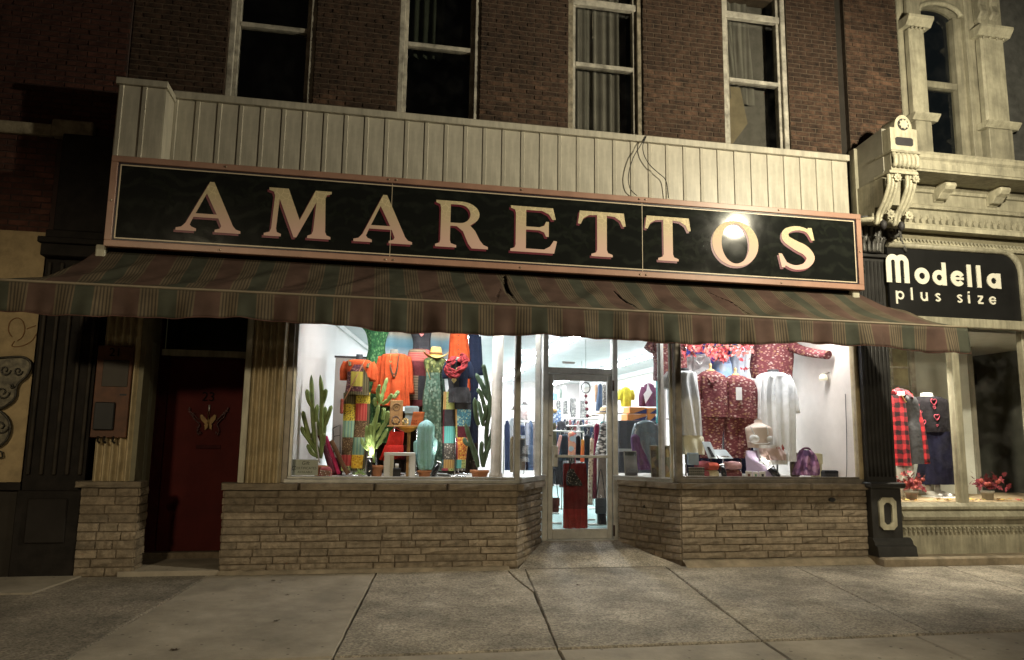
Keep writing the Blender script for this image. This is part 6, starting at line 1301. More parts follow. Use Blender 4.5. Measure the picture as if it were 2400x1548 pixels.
roll('bright pink scarf leaning beside the beaded purse', [(595, 1430, 0), (560, 1330, .03), (520, 1220, .06), (475, 1090, .1)], .42, .022, cloth('hot_pink', (.55, .04, .13)))
roll('dark maroon scarf leaning behind the pink scarf', [(540, 1430, 0), (510, 1330, .05), (470, 1200, .1), (395, 1000, .2)], .55, .035, MAR)
roll('brown leather strap leaning against the dungarees', [(680, 1430, 0), (620, 1330, .03), (570, 1220, .06), (525, 1130, .1)], .40, .028, cloth('brown_suede', (.16, .08, .045)))
# picture easel behind
Y = 1.2; a = P(*L3(580, 1170), Y); t = M1('wire_easel', 'small dark wire easel against the grey panel', 'easel', a.x, Y); q = [P(*L3(x, y), Y) for x, y in ((540, 1020), (605, 985), (605, 1080), (548, 1090))]
MB().tube(q+[q[0]], .006, 5).tube([q[3], P(*L3(545, 1300), Y)], .006, 5).tube([q[2], P(*L3(605, 1300), Y)], .006, 5).build('frame', DARKIRON, t); MB().lathe((a.x, Y-.1, 1.03), [(.08, 0), (.085, .1), (.07, .2), (.03, .22)], 14).build('jar', cloth('dark_red_jar', (.12, .02, .03)), t)
# shelf with little goods
Y = .65; a, b = P(*L3(1030, 992), Y), P(*L3(1332, 1005), Y); t = M1('wooden_shelf', 'honey wood shelf on a post holding small bags and cuffs', 'shelf', (a.x+b.x)/2, Y)
PINE = mat('honey_pine', (.58, .33, .11), .55, var=.2, vs=10); MB().box(a.x, b.x, Y-.13, Y+.13, b.z-.005, a.z+.002).build('board', PINE, t, bevel=.004); MB().box((a.x+b.x)/2+.05, (a.x+b.x)/2+.09, Y+.06, Y+.1, 1.03, b.z-.006).build('post', PINE, t)
sz_ = a.z+.003
def bx(F, x0, y0, x1, y1, Y, d, m, name, label, cat, z0=None, lean=0, bev=.006, parts=None):
    a_, b_ = P(*F(x0, y0), Y), P(*F(x1, y1), Y); zz0 = b_.z if z0 is None else z0; hh = a_.z-b_.z
    t = thing(name, label, cat, ((a_.x+b_.x)/2, Y, zz0)); o = MB().prism([(a_.x, Y, zz0), (b_.x, Y, zz0), (b_.x+lean, Y, zz0+hh), (a_.x+lean, Y, zz0+hh)], (0, d, 0)).build('body', m, t, bevel=bev); return t, a_, b_, hh
t, a_, b_, hh = bx(L3, 1058, 755, 1168, 985, Y+.03, .05, cloth('tan_hide', (.46, .27, .12)), 'leather_pouch', 'tall tan leather pouch with round emblem on the shelf', 'pouch', sz_); 
MB().tube([((a_.x+b_.x)/2+.045*math.cos(q), Y+.028, sz_+hh*.72+.045*math.sin(q)) for q in np.linspace(0, 6.2832, 20)], .004, 5).tube([((a_.x+b_.x)/2-.02, Y+.028, sz_+hh*.7), ((a_.x+b_.x)/2, Y+.028, sz_+hh*.78), ((a_.x+b_.x)/2+.02, Y+.028, sz_+hh*.7)], .004, 5).build('stitched_emblem', BEADS, t)
t, a_, b_, hh = bx(L3, 1192, 805, 1298, 985, Y+.02, .05, cloth('faded_denim', (.30, .38, .40)), 'denim_pouch', 'faded blue denim pouch on the shelf', 'pouch', sz_, .01); MB().box(a_.x-.005, b_.x+.02, Y+.01, Y+.018, sz_+hh*.62, sz_+hh*.95).build('flap', cloth('faded_denim', (.3, .38, .4)), t, bevel=.006)
t, a_, b_, hh = bx(L3, 1245, 858, 1345, 985, Y-.08, .03, cloth('orange_hide', (.52, .14, .05)), 'leather_wallet', 'orange tooled leather wallet leaning at the shelf end', 'wallet', sz_, .03)
for k in range(6): MB().ball((a_.x+.02+.02*(k % 3)+.01, Y-.082, sz_+.03+.03*(k//3)), .008, 6, 4, sy=.4).build('tooling', cloth('dark_tooling', (.25, .05, .02)), t)
def cuff(x, y, r, label, m):
    p = P(*L3(x, y), Y-.08); t = thing('bead_cuff', label, 'bracelet', (p.x, Y-.08, sz_))
    for k in range(5): MB().tube([(p.x+r*math.cos(q)*(1-.04*k), Y-.08+.03*math.sin(q), sz_+r+.008+r*.95*math.sin(q)+.004*(k-2)) for q in np.linspace(0, 6.2832, 24)], .006, 6).build('strand', m, t)
    for k in range(10): MB().ball((p.x+r*.8*math.cos(k), Y-.115, sz_+.02+.006*k), .007, 6, 4).build('stud', GOLDJ, t)
cuff(1108, 930, .05, 'dark braided cuff bracelet standing on the shelf', BEADS); cuff(1195, 940, .038, 'smaller gold and brown cuff bracelet on the shelf', GOLDJ)
pz = P(*L3(1215, 1015), .62); t = thing('amber_bowl', 'amber bowl fixed under the shelf board', 'bowl', (pz.x, .62, b.z-.07)); MB().lathe((pz.x, .62, b.z-.075), [(.03, 0), (.08, .02), (.13, .068)], 18).build('bowl', mat('amber_glass', (.6, .28, .04), .2), t)
# red fringed bag
Y = .5; t = M1('fringed_bag', 'bright red fringed bag hanging below the shelf', 'bag', px(L3, 1075, 1300, Y), Y)
FRG = cloth('bright_red_fringe', (.62, .035, .025)); mb = MB(); body(mb, L3, [(1048, 1050, 1182), (1100, 1040, 1182), (1180, 1015, 1170)], Y, k=7, amp=.05, maxd=.05); mb.build('body', FRG, t); rn = random.Random(2)
for k in range(26):
    x_ = 1015+k*6.2; lean = -60+rn.uniform(-8, 8)+k*2.2; MB().tube([P(*L3(x_, 1170), Y-.05), P(*L3(x_+lean*.5, 1240), Y-.06), P(*L3(x_+lean, 1318-abs(k-8)*2.5), Y-.055)], [.008, .009, .006], 5).build('tassel', FRG, t)
MB().tube([P(*L3(1060, 1050), Y), P(*L3(1100, 1010), Y+.05), P(*L3(1170, 1050), Y)], .006, 5).build('strap', FRG, t)
Y = .8; t = M1('fringed_shawl', 'dark red fringe shawl behind the white stool', 'shawl', px(L3, 1170, 1300, Y), Y); mb = MB(); body(mb, L3, [(1170, 1130, 1230), (1230, 1120, 1210), (1300, 1100, 1185)], Y, k=9, amp=.1, maxd=.06); mb.build('cloth', cloth('burgundy', (.18, .02, .035)), t)
# white stool
Y = .34; t = M1('white_stool', 'low white painted stool at the front of the cactus window', 'stool', px(L3, 1140, 1400, Y), Y)
a, b = P(*L3(1003, 1235), Y), P(*L3(1285, 1268), Y); th_ = a.z-b.z; WST = mat('white_gloss_paint', (.78, .78, .76), .35, var=.04); WST2 = WST
MB().box(a.x, b.x, Y+.02, Y+.26, b.z, a.z).build('top', WST, t, bevel=.004)
for x0_, x1_ in ((1003, 1055), (1235, 1285)):
    for dy_ in (.022, .21): MB().box(px(L3, x0_, 1350, Y), px(L3, x1_, 1350, Y), Y+dy_, Y+dy_+.045, 1.03, b.z-.001).build('leg', WST, t, bevel=.003)
MB().box(px(L3, 1056, 1350, Y), px(L3, 1088, 1350, Y), Y+.0, Y+.02, 1.03, b.z+.0).build('card', mat('ivory_card', (.7, .66, .5), .8), t)
t, a_, b_, hh = bx(L3, 1085, 1345, 1150, 1440, .26, .06, BLACK, 'black_box', 'small black box holding a white candle by the stool', 'box', 1.03); MB().lathe(((a_.x+b_.x)/2, .29, 1.03+hh), [(.022, 0), (.022, .05)], 12).build('candle', WHITEP, t)

# dark cloth screen behind the lower goods
Y = 1.66; t = M1('dark_curtain', 'low dark brown curtain behind the cacti and shelf', 'curtain', px(L3, 1350, 1300, Y), Y)
x0, x1 = px(L3, 880, 1000, Y), px(L3, 1850, 1000, Y); z1_ = P(*L3(1300, 870), Y).z
MB().grid(lambda u, v: (x0+(x1-x0)*u, Y+.02*math.sin(u*70)+.01*math.sin(u*131), 1.035+(z1_-1.035)*v), 160, 6).build('cloth', cloth('dark_umber', (.035, .022, .016)), t); MB().tube([(x0, Y, z1_), (x1, Y, z1_)], .01, 6).build('rod', TRIM, t)
for x in (x0, x1): MB().tube([(x, Y, 1.03), (x, Y, z1_)], .01, 6).build('post', TRIM, t)
# ------------------------------------------------------------------ right display
def hang(F, x, y, Y, par, w_=.36):
    p = P(*F(x, y), Y); MB().tube(bez([p+Vector((-w_/2, 0, -.06)), p+Vector((0, 0, .02)), p+Vector((w_/2, 0, -.06))], 5), .008, 6).tube([p+Vector((0, 0, .02)), (p.x, Y, CZ)], .003, 5).build('hanger', ALU, par)
Y = 1.15; t = M1('print_robe', 'maroon leaf print robe hung high at the inner corner window', 'robe', px(R5, 450, 400, Y), Y, P(*R5(450, 450), Y).z)
mb = MB(); body(mb, R5, [(30, 395, 590), (60, 345, 640), (150, 350, 655), (280, 375, 660), (400, 372, 668), (448, 370, 670)], Y, k=7, amp=.06, n=48); sleeve(mb, R5, [(385, 60), (350, 110), (318, 165)], Y, [.07, .075, .08]); mb.build('robe', LEAF, t); hang(R5, 490, 25, Y, t)
Y = .62; t = M1('mannequin', 'mannequin in white short sleeved nightgown with ivory ruffle behind the corner post', 'mannequin', px(R5, 640, 900, Y), Y)
mb = MB(); body(mb, R5, [(365, 520, 720), (385, 490, 745), (470, 500, 745), (700, 520, 775), (960, 560, 800)], Y, k=11, amp=.13, n=80); sleeve(mb, R5, [(520, 385), (490, 440), (462, 515)], Y, [.06, .07, .075]); mb.build('nightgown', WHT, t)
mb = MB(); body(mb, R5, [(958, 560, 802), (990, 555, 808), (1135, 560, 822)], Y, k=11, amp=.09, n=66); mb.build('ruffle', IVO, t); neck(R5, 620, 690, 330, 390, Y, FORM, t, 1.6); stand(px(R5, 660, 1000, Y), Y, 1.5, t)
Y = 1.35; t = M1('cotton_shirt', 'white buttoned long sleeved top hung under the red garland', 'shirt', px(R5, 780, 400, Y), Y, P(*R5(780, 520), Y).z)
mb = MB(); body(mb, R5, [(205, 745, 850), (222, 715, 878), (300, 720, 890), (420, 730, 900), (560, 735, 905)], Y, k=6, amp=.04); sleeve(mb, R5, [(720, 225), (695, 330), (690, 480)], Y, [.06, .055, .05]); mb.build('top', WHT, t); hang(R5, 790, 185, Y, t)
for k in range(4): MB().ball(P(*R5(788, 300+k*35), Y-.18), .007, 6, 4).build('button', PALE, t)
MB().tube(bez([P(*R5(745, 215), Y-.12), P(*R5(765, 265), Y-.18), P(*R5(800, 300), Y-.185), P(*R5(830, 260), Y-.18), P(*R5(850, 215), Y-.12)], 5), .012, 6).build('ruffled_neckline', WHT, t)
Y = 1.7; t = M1('blue_cloth', 'deep blue cloth panel hung behind the garland', 'cloth', px(R5, 900, 400, Y), Y, P(*R5(900, 440), Y).z)
a, b = P(*R5(670, 60), Y), P(*R5(1150, 450), Y); MB().grid(lambda u, v: (a.x+(b.x-a.x)*u, Y+.03*math.sin(u*22), b.z+(a.z-b.z+.3)*v), 50, 4).build('cloth', cloth('royal_blue', (.055, .06, .25)), t); MB().tube([(a.x, Y, a.z+.3), (b.x, Y, a.z+.3)], .01, 6).build('rod', ALU, t)
Y = 1.25; t = M1('mannequin', 'mannequin in cloudy blue and grey tie dye top between the pyjama sets', 'mannequin', px(R5, 1000, 400, Y), Y)
mb = MB(); body(mb, R5, [(205, 965, 1045), (240, 945, 1068), (330, 925, 1085), (440, 920, 1090), (700, 930, 1090)], Y, k=6, amp=.04); mb.build('top', print_mat('cloth_tie_dye', (.20, .32, .58), [(.35, .45, .65), (.42, .45, .48), (.28, .40, .62)], 9, (.1, .9)), t); neck(R5, 985, 1030, 185, 215, Y, mat('cloth_grey_fur', (.36, .35, .36), .95, var=.3, vs=40, bump=.8), t); stand(px(R5, 1005, 900, Y), Y, 1.7, t)
Y = 1.45; t = M1('white_shirt', 'pale blue white shirt hung right of the tie dye top', 'shirt', px(R5, 1150, 400, Y), Y, P(*R5(1150, 430), Y).z)
mb = MB(); body(mb, R5, [(120, 1120, 1200), (145, 1095, 1215), (300, 1090, 1222), (440, 1080, 1235)], Y, k=6, amp=.07); mb.build('shirt', PALE, t); hang(R5, 1155, 105, Y, t)
# garland of red leaves
Y = 1.0; t = M1('leaf_garland', 'garland of pink and red autumn leaves across the top of the window', 'garland', px(R5, 960, 150, Y), Y, P(*R5(960, 300), Y).z)
GL = [mat('leaf_coral', (.62, .13, .10), .7), mat('leaf_red', (.45, .05, .06), .7), mat('leaf_pink', (.66, .25, .22), .7)]; rn = random.Random(17)
MB().tube(bez([P(*R5(640, 90), Y), P(*R5(800, 120), Y), P(*R5(1000, 130), Y), P(*R5(1290, 110), Y)], 8), .012, 6).tube([P(*R5(1225, 130), Y), P(*R5(1215, 370), Y)], .004, 5).build('vine', BEADS, t)
lm = []
for q in range(3):
    lv = MB(); pts = [(0, 0), (.25, .35), (.5, .25), (.55, .5), (.8, .55), (1, 1), (.55, .8), (.5, .55), (.25, .5), (.35, .25)]
    lv.add([(x_-.5, .12*math.sin(3*x_), y_-.5) for x_, y_ in [(0, -.1), (.2, .1), (.5, 0), (.42, .3), (.7, .45), (.42, .55), (.3, .95), (.12, .6), (-.2, .62), (.0, .35), (-.3, .1)]], [tuple(range(11))]); lm.append(lv.mesh('leaf', GL[q]))
def leaves(n, fx, sz, par, Y, lab='leaf', mats=None):
    for k in range(n):
        u, v = fx(); p = P(*R5(u, v), Y+rn.uniform(-.08, .05)); o = place(lab, rn.choice(mats or lm), par, p); o.scale = [sz*rn.uniform(.7, 1.3)]*3; o.rotation_euler = (rn.uniform(-.9, .9), rn.uniform(0, 6.28), rn.uniform(-.9, .9))
leaves(200, lambda: ((lambda x_: (x_, 95+abs(rn.gauss(0, 55))+max(0, 70-abs(x_-1000)*.25)*rn.random()))(rn.uniform(650, 1290))), .065, t, Y)
leaves(26, lambda: (rn.uniform(880, 1080), rn.uniform(180, 270)), .06, t, Y); leaves(10, lambda: (1225+rn.gauss(0, 12), rn.choice((262, 340))+rn.gauss(0, 12)), .05, t, Y, mats=[lm[1]])
lm2 = []
for nm3, c3_ in (('dull_crimson', (.17, .018, .028)), ('dull_coral', (.30, .06, .05)), ('dull_wine', (.10, .012, .02))):
    me = lm[0].copy(); me.materials.clear(); me.materials.append(mat('leaf_'+nm3, c3_, .8)); lm2.append(me)
# pyjama sets
def pyj(x0, x1, lab, Y, rows, legs, cap, slv):
    t = M1('mannequin', lab, 'mannequin', px(R5, (x0+x1)/2, 900, Y), Y)
    mb = MB(); body(mb, R5, rows, Y, k=7, amp=.035, n=48)
    for s in slv: sleeve(mb, R5, s, Y-.05, [.06, .062, .055, .055])
    mb.build('pyjama_top', LEAF, t)
    for lg in legs: mb = MB(); body(mb, R5, lg, Y, k=5, amp=.05, maxd=.15); mb.build('pyjama_leg', LEAF, t)
    neck(R5, *cap, Y, FORM, t, 1.25, True); stand(px(R5, (x0+x1)/2, 1000, Y), Y, 1.4, t); return t
Y = .78
t = pyj(760, 1030, 'mannequin in collared maroon leaf print pyjamas with wooden neck cap', Y, [(362, 830, 945), (385, 800, 985), (430, 768, 1025), (600, 785, 1035), (790, 785, 1040)], [[(740, 788, 925), (950, 800, 930), (1170, 805, 925)], [(740, 900, 1038), (950, 890, 1005), (1170, 890, 990)]], (862, 930, 365, 440), [[(790, 410), (765, 520), (785, 650), (860, 760)]])
a = P(*R5(900, 400), Y-.14); MB().prism([P(*R5(850, 345), Y-.08), P(*R5(868, 372), Y-.11), P(*R5(925, 460), Y-.185), P(*R5(905, 470), Y-.185), P(*R5(842, 392), Y-.11)], (0, -.012, 0)).prism([P(*R5(938, 350), Y-.08), P(*R5(930, 372), Y-.11), P(*R5(925, 460), Y-.186), P(*R5(955, 440), Y-.17), P(*R5(965, 385), Y-.11)], (0, -.012, 0)).build('collar', LEAF, t)
t = pyj(1030, 1310, 'mannequin in round necked maroon leaf print nightdress with hanging tag', Y, [(402, 1075, 1185), (425, 1050, 1230), (470, 1030, 1280), (650, 1025, 1300), (800, 1022, 1312)], [[(750, 1024, 1180), (980, 1030, 1160), (1170, 1045, 1160)], [(750, 1130, 1312), (980, 1120, 1285), (1170, 1110, 1245)]], (1098, 1160, 404, 470), [[(1265, 455), (1300, 560), (1312, 680), (1300, 790)]])
a = P(*R5(1132, 510), Y-.2); b = P(*R5(1190, 630), Y-.2); MB().box(a.x, b.x, Y-.206, Y-.2, b.z, a.z).build('hang_tag', WHITEP, t)
Y = 1.3; t = M1('print_shirt', 'maroon leaf print shirt pinned with one sleeve stretched along the wall', 'shirt', px(R5, 1480, 400, Y), Y, P(*R5(1480, 420), Y).z)
mb = MB(); body(mb, R5, [(40, 1390, 1560), (75, 1330, 1640), (200, 1290, 1655), (330, 1275, 1650), (425, 1290, 1640)], Y, k=7, amp=.05, n=48); sleeve(mb, R5, [(1620, 110), (1740, 165), (1850, 190), (1995, 210)], Y-.05, [.10, .085, .08, .075], dy=-.27); mb.build('shirt', LEAF, t); hang(R5, 1475, 30, Y, t)
Y = .72; t = M1('mannequin', 'mannequin in long sleeved white cotton nightgown near the beige wall', 'mannequin', px(R5, 1500, 900, Y), Y)
neck(R5, 1432, 1530, 345, 400, Y, FORM, t, 1.5)
mb = MB(); body(mb, R5, [(372, 1430, 1535), (385, 1385, 1578), (420, 1350, 1620), (470, 1340, 1635), (600, 1325, 1650), (900, 1330, 1665), (1200, 1345, 1675)], Y, k=13, amp=.15, n=96); sleeve(mb, R5, [(1605, 410), (1655, 520), (1680, 640), (1698, 755)], Y-.02, [.06, .062, .058, .055]); mb.build('nightgown', WHT, t)
MB().tube([P(*R5(1400+170*q, 380+40*math.sin(q*3.14)), Y-.14) for q in np.linspace(0, 1, 12)], .012, 6).build('collar', WHT, t); MB().grid(lambda u, v: tuple(P(*R5(1482+24*u, 420+230*v), Y-.195-.004*math.sin(u*3.1))), 3, 8).build('placket', WHT, t)
for k in range(5): MB().ball(P(*R5(1494, 450+k*42), Y-.205), .006, 6, 4).build('button', PALE, t)
stand(px(R5, 1510, 1000, Y), Y, 1.4, t)
Y2 = 1.66; t = M1('navy_curtain', 'low navy curtain behind the leaf print pyjamas', 'curtain', px(R5, 1000, 1200, Y2), Y2, 1.05)
x0, x1 = px(R5, 660, 1000, Y2), px(R5, 1330, 1000, Y2); z1_ = P(*R5(1000, 600), Y2).z
MB().grid(lambda u, v: (x0+(x1-x0)*u, Y2+.02*math.sin(u*60), 1.055+(z1_-1.055)*v), 140, 6).build('cloth', cloth('deep_navy', (.02, .022, .05)), t); MB().tube([(x0, Y2, z1_), (x1, Y2, z1_)], .01, 6).build('rod', TRIM, t)
for x in (x0, x1): MB().tube([(x, Y2, 1.05), (x, Y2, z1_)], .01, 6).build('post', TRIM, t)
# bust with bra
Y = .5; bp_ = P(*R5(1350, 950), Y); t = M1('bust_form', 'pale bust form wearing a white bra among the folded linen', 'bust form', bp_.x, Y)
SKN = mat('pale_bust_plastic', (.62, .52, .45), .45, var=.08, vs=3)
mb = MB(); body(mb, R5, [(815, 1310, 1372), (845, 1305, 1378), (868, 1270, 1420), (895, 1232, 1455), (960, 1240, 1462), (1020, 1248, 1440), (1075, 1255, 1425)], Y, k=2, amp=0, n=40, dep=.4, maxd=.13); mb.build('bust', SKN, t)
for x_ in (1312, 1422): MB().ball(P(*R5(x_, 988), Y-.075), .078, 16, 10, sx=1.0, sy=.75, sz=.8).build('cup', WHT, t)
for q in ([(1268, 872), (1290, 920), (1310, 955)], [(1415, 872), (1430, 920), (1432, 955)]): MB().tube(bez([P(*R5(*c_), Y-.13) for c_ in q], 5), .009, 6).build('strap', WHT, t)
MB().tube(bez([P(*R5(1246, 1015), Y-.07), P(*R5(1318, 1035), Y-.15), P(*R5(1425, 1035), Y-.15), P(*R5(1470, 1010), Y-.07)], 5), .005, 6).build('band', WHT, t)
# folded goods at the front
Y = .34
t, a_, b_, hh = bx(R5, 1232, 1075, 1350, 1330, Y+.12, .03, mat('lavender_card', (.50, .42, .60), .8, var=.06), 'lavender_card', 'tall lavender card standing left of the bust form', 'card', 1.05)
mb = MB(); a_, b_ = P(*R5(1240, 1330), Y), P(*R5(1490, 1180), Y); t = thing('lavender_folder', 'sloping lavender folder leaning in front of the bust form', 'folder', ((a_.x+b_.x)/2, Y, 1.05)); MB().prism([(a_.x, Y, 1.05), (b_.x, Y, 1.05), (b_.x-.12, Y+.03, 1.05+.16), (a_.x, Y+.03, 1.05+.3)], (0, .012, 0)).build('body', MATS['lavender_card'], t)
def fold(F, x0, y0, x1, y1, Y, m, label, name='folded_linen', cat='linen', z0=None, n=3):
    a_, b_ = P(*F(x0, y0), Y), P(*F(x1, y1), Y); z_ = b_.z if z0 is None else z0; t = thing(name, label, cat, ((a_.x+b_.x)/2, Y, z_)); h_ = (a_.z-b_.z)/n; ms2 = m if isinstance(m, list) else [m]
    for k in range(n):
        MB().grid(lambda u, v: (a_.x+(b_.x-a_.x)*u, Y+.13-.13*math.cos(math.pi*(2*v-.5))*.5-.13*(v-.5)*0, z_+h_*(k+.5)+h_*.5*math.sin(math.pi*(2*v-.5))*(1-.1*math.sin(7*u+k))), 14, 12).build('fold', ms2[k % len(ms2)], t)
    return t
t = thing('draped_linen', 'white and blush satin linen draped below the bust form', 'linen', (P(*R5(1460, 1100), .4).x, .4, 1.05)); SAT = mat('blush_satin', (.66, .50, .48), .4, var=.1, vs=5)
for i, (m_, rws) in enumerate(((WHT, [(1048, 1330, 1560), (1100, 1335, 1590), (1170, 1350, 1600), (1230, 1400, 1600)]), (SAT, [(1080, 1350, 1540), (1130, 1360, 1580), (1190, 1400, 1590)]))):
    mb = MB(); body(mb, R5, rws, .42-.05*i, k=9, amp=.14, n=60, maxd=.07); mb.build('drape', m_, t)
for k in range(8): o = place('flower', rn.choice(lm), t, P(*R5(1545+rn.uniform(-30, 30), 1085+rn.uniform(-25, 30)), .33)); o.scale = [.05]*3; o.rotation_euler = (rn.uniform(-1, 1), rn.uniform(0, 6), 0)
fold(R5, 800, 1172, 930, 1330, .3, cloth('rose_pink', (.52, .16, .20)), 'folded rose pink pyjamas at the front left of the window', z0=1.05, n=2)
fold(R5, 905, 1180, 1000, 1330, .22, [cloth('cream_flannel', (.66, .58, .38)), cloth('coral_flannel', (.58, .12, .08))], 'folded cream and coral flannel beside the black lamp', z0=1.05, n=2)
fold(R5, 1070, 1172, 1215, 1330, .26, [LEAF, cloth('blush_flannel', (.6, .35, .36))], 'folded leaf print pyjamas right of the black lamp', z0=1.05, n=2)
can_lamp(R5, 1028, 1185, 1310, .2, .038, -.05, 8, 'black spot lamp between the folded pyjamas', (5.0, 1.0, 2.2)); can_lamp(R5, 1530, 1190, 1310, .25, .05, -.6, 7, 'silver lined spot lamp tilted towards the nightgowns', (4.9, 1.0, 2.2))
for i, (x0, y0, x1, y1, lab) in enumerate(((845, 1022, 925, 1175, 'tall pale blue boxed tights card'), (945, 1095, 1070, 1175, 'wide pale boxed hosiery card'))):
    a_, b_ = P(*R5(x0, y0), .32), P(*R5(x1, y1), .32); zb3 = 1.05+(b_.z-P(*R5(900, 1320), .32).z); t = thing('hosiery_box', lab+' propped on the folded pyjamas', 'box', ((a_.x+b_.x)/2, .32, b_.z)); MB().prism([(a_.x+.05, .32, b_.z), (b_.x+.06, .32, b_.z), (b_.x, .40, a_.z), (a_.x, .40, a_.z)], (0, .02, .005)).build('box', mat('pale_blue_card', (.50, .57, .62), .6, var=.08), t); MB().prism([(a_.x+.085, .317, b_.z+.02), (b_.x+.02, .317, b_.z+.02), (b_.x-.03, .372, a_.z-.06), (a_.x+.05, .372, a_.z-.06)], (0, .002, .0)).build('picture', GRYP if i else CHAR, t)
t, a_, b_, hh = bx(R5, 690, 1120, 790, 1235, .36, .05, mat('slate_blue_card', (.30, .38, .45), .7), 'blue_box', 'plain slate blue box below the ivory ruffle', 'box', P(*R5(690, 1235), .36).z)
t, a_, b_, hh = bx(R5, 690, 1228, 842, 1332, .24, .03, BLACK, 'brooch_tray', 'black tray of small pins with silver dividers', 'tray', 1.05)
for k in range(5): MB().box(a_.x, b_.x, .232, .2395, 1.052+k*hh*.235, 1.058+k*hh*.235).build('divider', ALU, t)
for k in range(7): MB().box(a_.x+(b_.x-a_.x)*(k+.3)/7.5, a_.x+(b_.x-a_.x)*(k+.75)/7.5, .226, .2315, 1.06, 1.05+hh*.9).build('pin_card', FORMG, t)
for i, (x0, x1, y0) in enumerate(((1222, 1285, 1258), (1290, 1345, 1265), (1350, 1412, 1262))):
    t, a_, b_, hh = bx(R5, x0, y0, x1, 1332, .2+.012*i, .012, WHITEP, 'photo_card', ('white photo card with brown picture, left of three', 'white photo card with green picture, middle of three', 'white photo card with grey picture, right of three')[i], 'card', 1.05); MB().box(a_.x+.03, b_.x-.03, .196+.012*i, .1995+.012*i, 1.05+hh*.2, 1.05+hh*.65).build('picture', (cloth('brown_photo', (.2, .1, .08)), cloth('green_photo', (.12, .3, .2)), CHAR)[i], t)
# bags on the right
Y = .6; pp = P(*R5(1785, 1200), Y); t = M1('patchwork_bag', 'slouchy purple patchwork bag at the right of the window', 'bag', pp.x, Y, 1.05)
mb = MB(); body(mb, R5, [(1095, 1735, 1830), (1140, 1725, 1860), (1210, 1705, 1870), (1300, 1685, 1885), (1330, 1690, 1880)], Y, k=9, amp=.16, n=60, maxd=.12); mb.build('body', print_mat('cloth_purple_patch', (.10, .045, .10), [(.30, .14, .24), (.2, .10, .18), (.35, .2, .28), (.06, .03, .07)], 11, (.3, .5)), t); MB().tube(bez([P(*R5(1740, 1100), Y), P(*R5(1770, 1080), Y), P(*R5(1810, 1080), Y), P(*R5(1830, 1100), Y)], 4), .015, 6).build('handle', PURS, t)
t, a_, b_, hh = bx(R5, 1660, 1105, 1740, 1330, .75, .1, cloth('taupe_suede', (.22, .17, .12)), 'suede_bag', 'taupe suede bag half hidden behind the purple bag', 'bag', 1.05, bev=.02); MB().tube(bez([Vector((a_.x+.03, .8, 1.05+hh)), Vector(((a_.x+b_.x)/2, .8, 1.05+hh+.06)), Vector((b_.x-.03, .8, 1.05+hh))], 5), .008, 6).build('handle', TRIM, t)
t, a_, b_, hh = bx(R5, 1850, 1105, 1945, 1330, .7, .1, cloth('cream_leather', (.50, .46, .28)), 'leather_bag', 'cream yellow leather handbag right of the purple bag', 'handbag', 1.05, bev=.015); MB().box(a_.x-.004, b_.x+.004, .692, .698, 1.05+hh*.55, 1.05+hh*.98).build('flap', cloth('cream_leather', (.5, .46, .28)), t, bevel=.01)
t, a_, b_, hh = bx(R5, 1952, 1258, 2095, 1332, .5, .09, CHAR, 'clutch_bag', 'small charcoal clutch bag in the right corner', 'clutch', 1.05, bev=.02); MB().box(a_.x+.01, b_.x-.01, .493, .499, 1.05+hh*.6, 1.05+hh*.95).build('flap', BLK, t, bevel=.008)
lp_ = P(*R5(2060, 400), .35); t = thing('wall_lamp', 'white scalloped glass wall lamp shade on the beige wall', 'lamp', (6.4, .62, lp_.z)); q = Vector((6.38, .62, P(*R5(2060, 410), .55).z)); MB().lathe((q.x, q.y, q.z-.05), [(.055, 0), (.06, .03), (.045, .07), (.02, .09)], 14).build('shade', mat('milk_glass', (.8, .76, .55), .3, emit=.5), t); MB().tube([(q.x, q.y, q.z+.04), (6.479, q.y, q.z+.06)], .008, 6).build('arm', ALU, t)
MB().tube(bez([Vector((6.46, .25, 2.2)), Vector((6.46, .27, 1.6)), Vector((6.45, .3, 1.1)), Vector((6.42, .33, 1.055))], 5), .005, 5).build('wall_cable', WIRE, label='thin cable hanging down the beige wall in the window corner', cat='cable')
# ------------------------------------------------------------------ things seen past the door
def rackg(name, F, rows, Y, m, label, cat='garment', slv=(), k=5, amp=.08, z_hang=None, sl_r=.05):
    xs_ = [a_ for _, a_, _ in rows]+[b_ for _, _, b_ in rows]; p = P(*F((min(xs_)+max(xs_))/2, rows[-1][0]), Y); t = thing(name, label, cat, (p.x, Y, p.z)); mb = MB(); y_, a_, b_ = rows[0]; H_ = rows[-1][0]-y_; c_ = (a_+b_)/2; w2 = (rows[1][2]-rows[1][1]) if len(rows) > 1 else b_-a_
    rr2 = [(y_-.035*H_, c_-w2*.16, c_+w2*.16), (y_, c_-w2*.30, c_+w2*.30), (y_+.055*H_, c_-w2*.46, c_+w2*.46)]+[q for q in rows[1:] if q[0] > y_+.1*H_]
    body(mb, F, rr2, Y, k=k, amp=amp, n=36, maxd=.09)
    for s in slv: sleeve(mb, F, s, Y, [sl_r, sl_r, sl_r*.8])
    mb.build('cloth', m, t); tp = P(*F((rows[0][1]+rows[0][2])/2, rows[0][0]), Y); MB().tube([tp+Vector((0, 0, -.02)), tp+Vector((0, 0, .05)), tp+Vector((.02, 0, .08)), tp+Vector((.0, 0, .1))], .005, 5).build('hanger_hook', ALU, t); return t
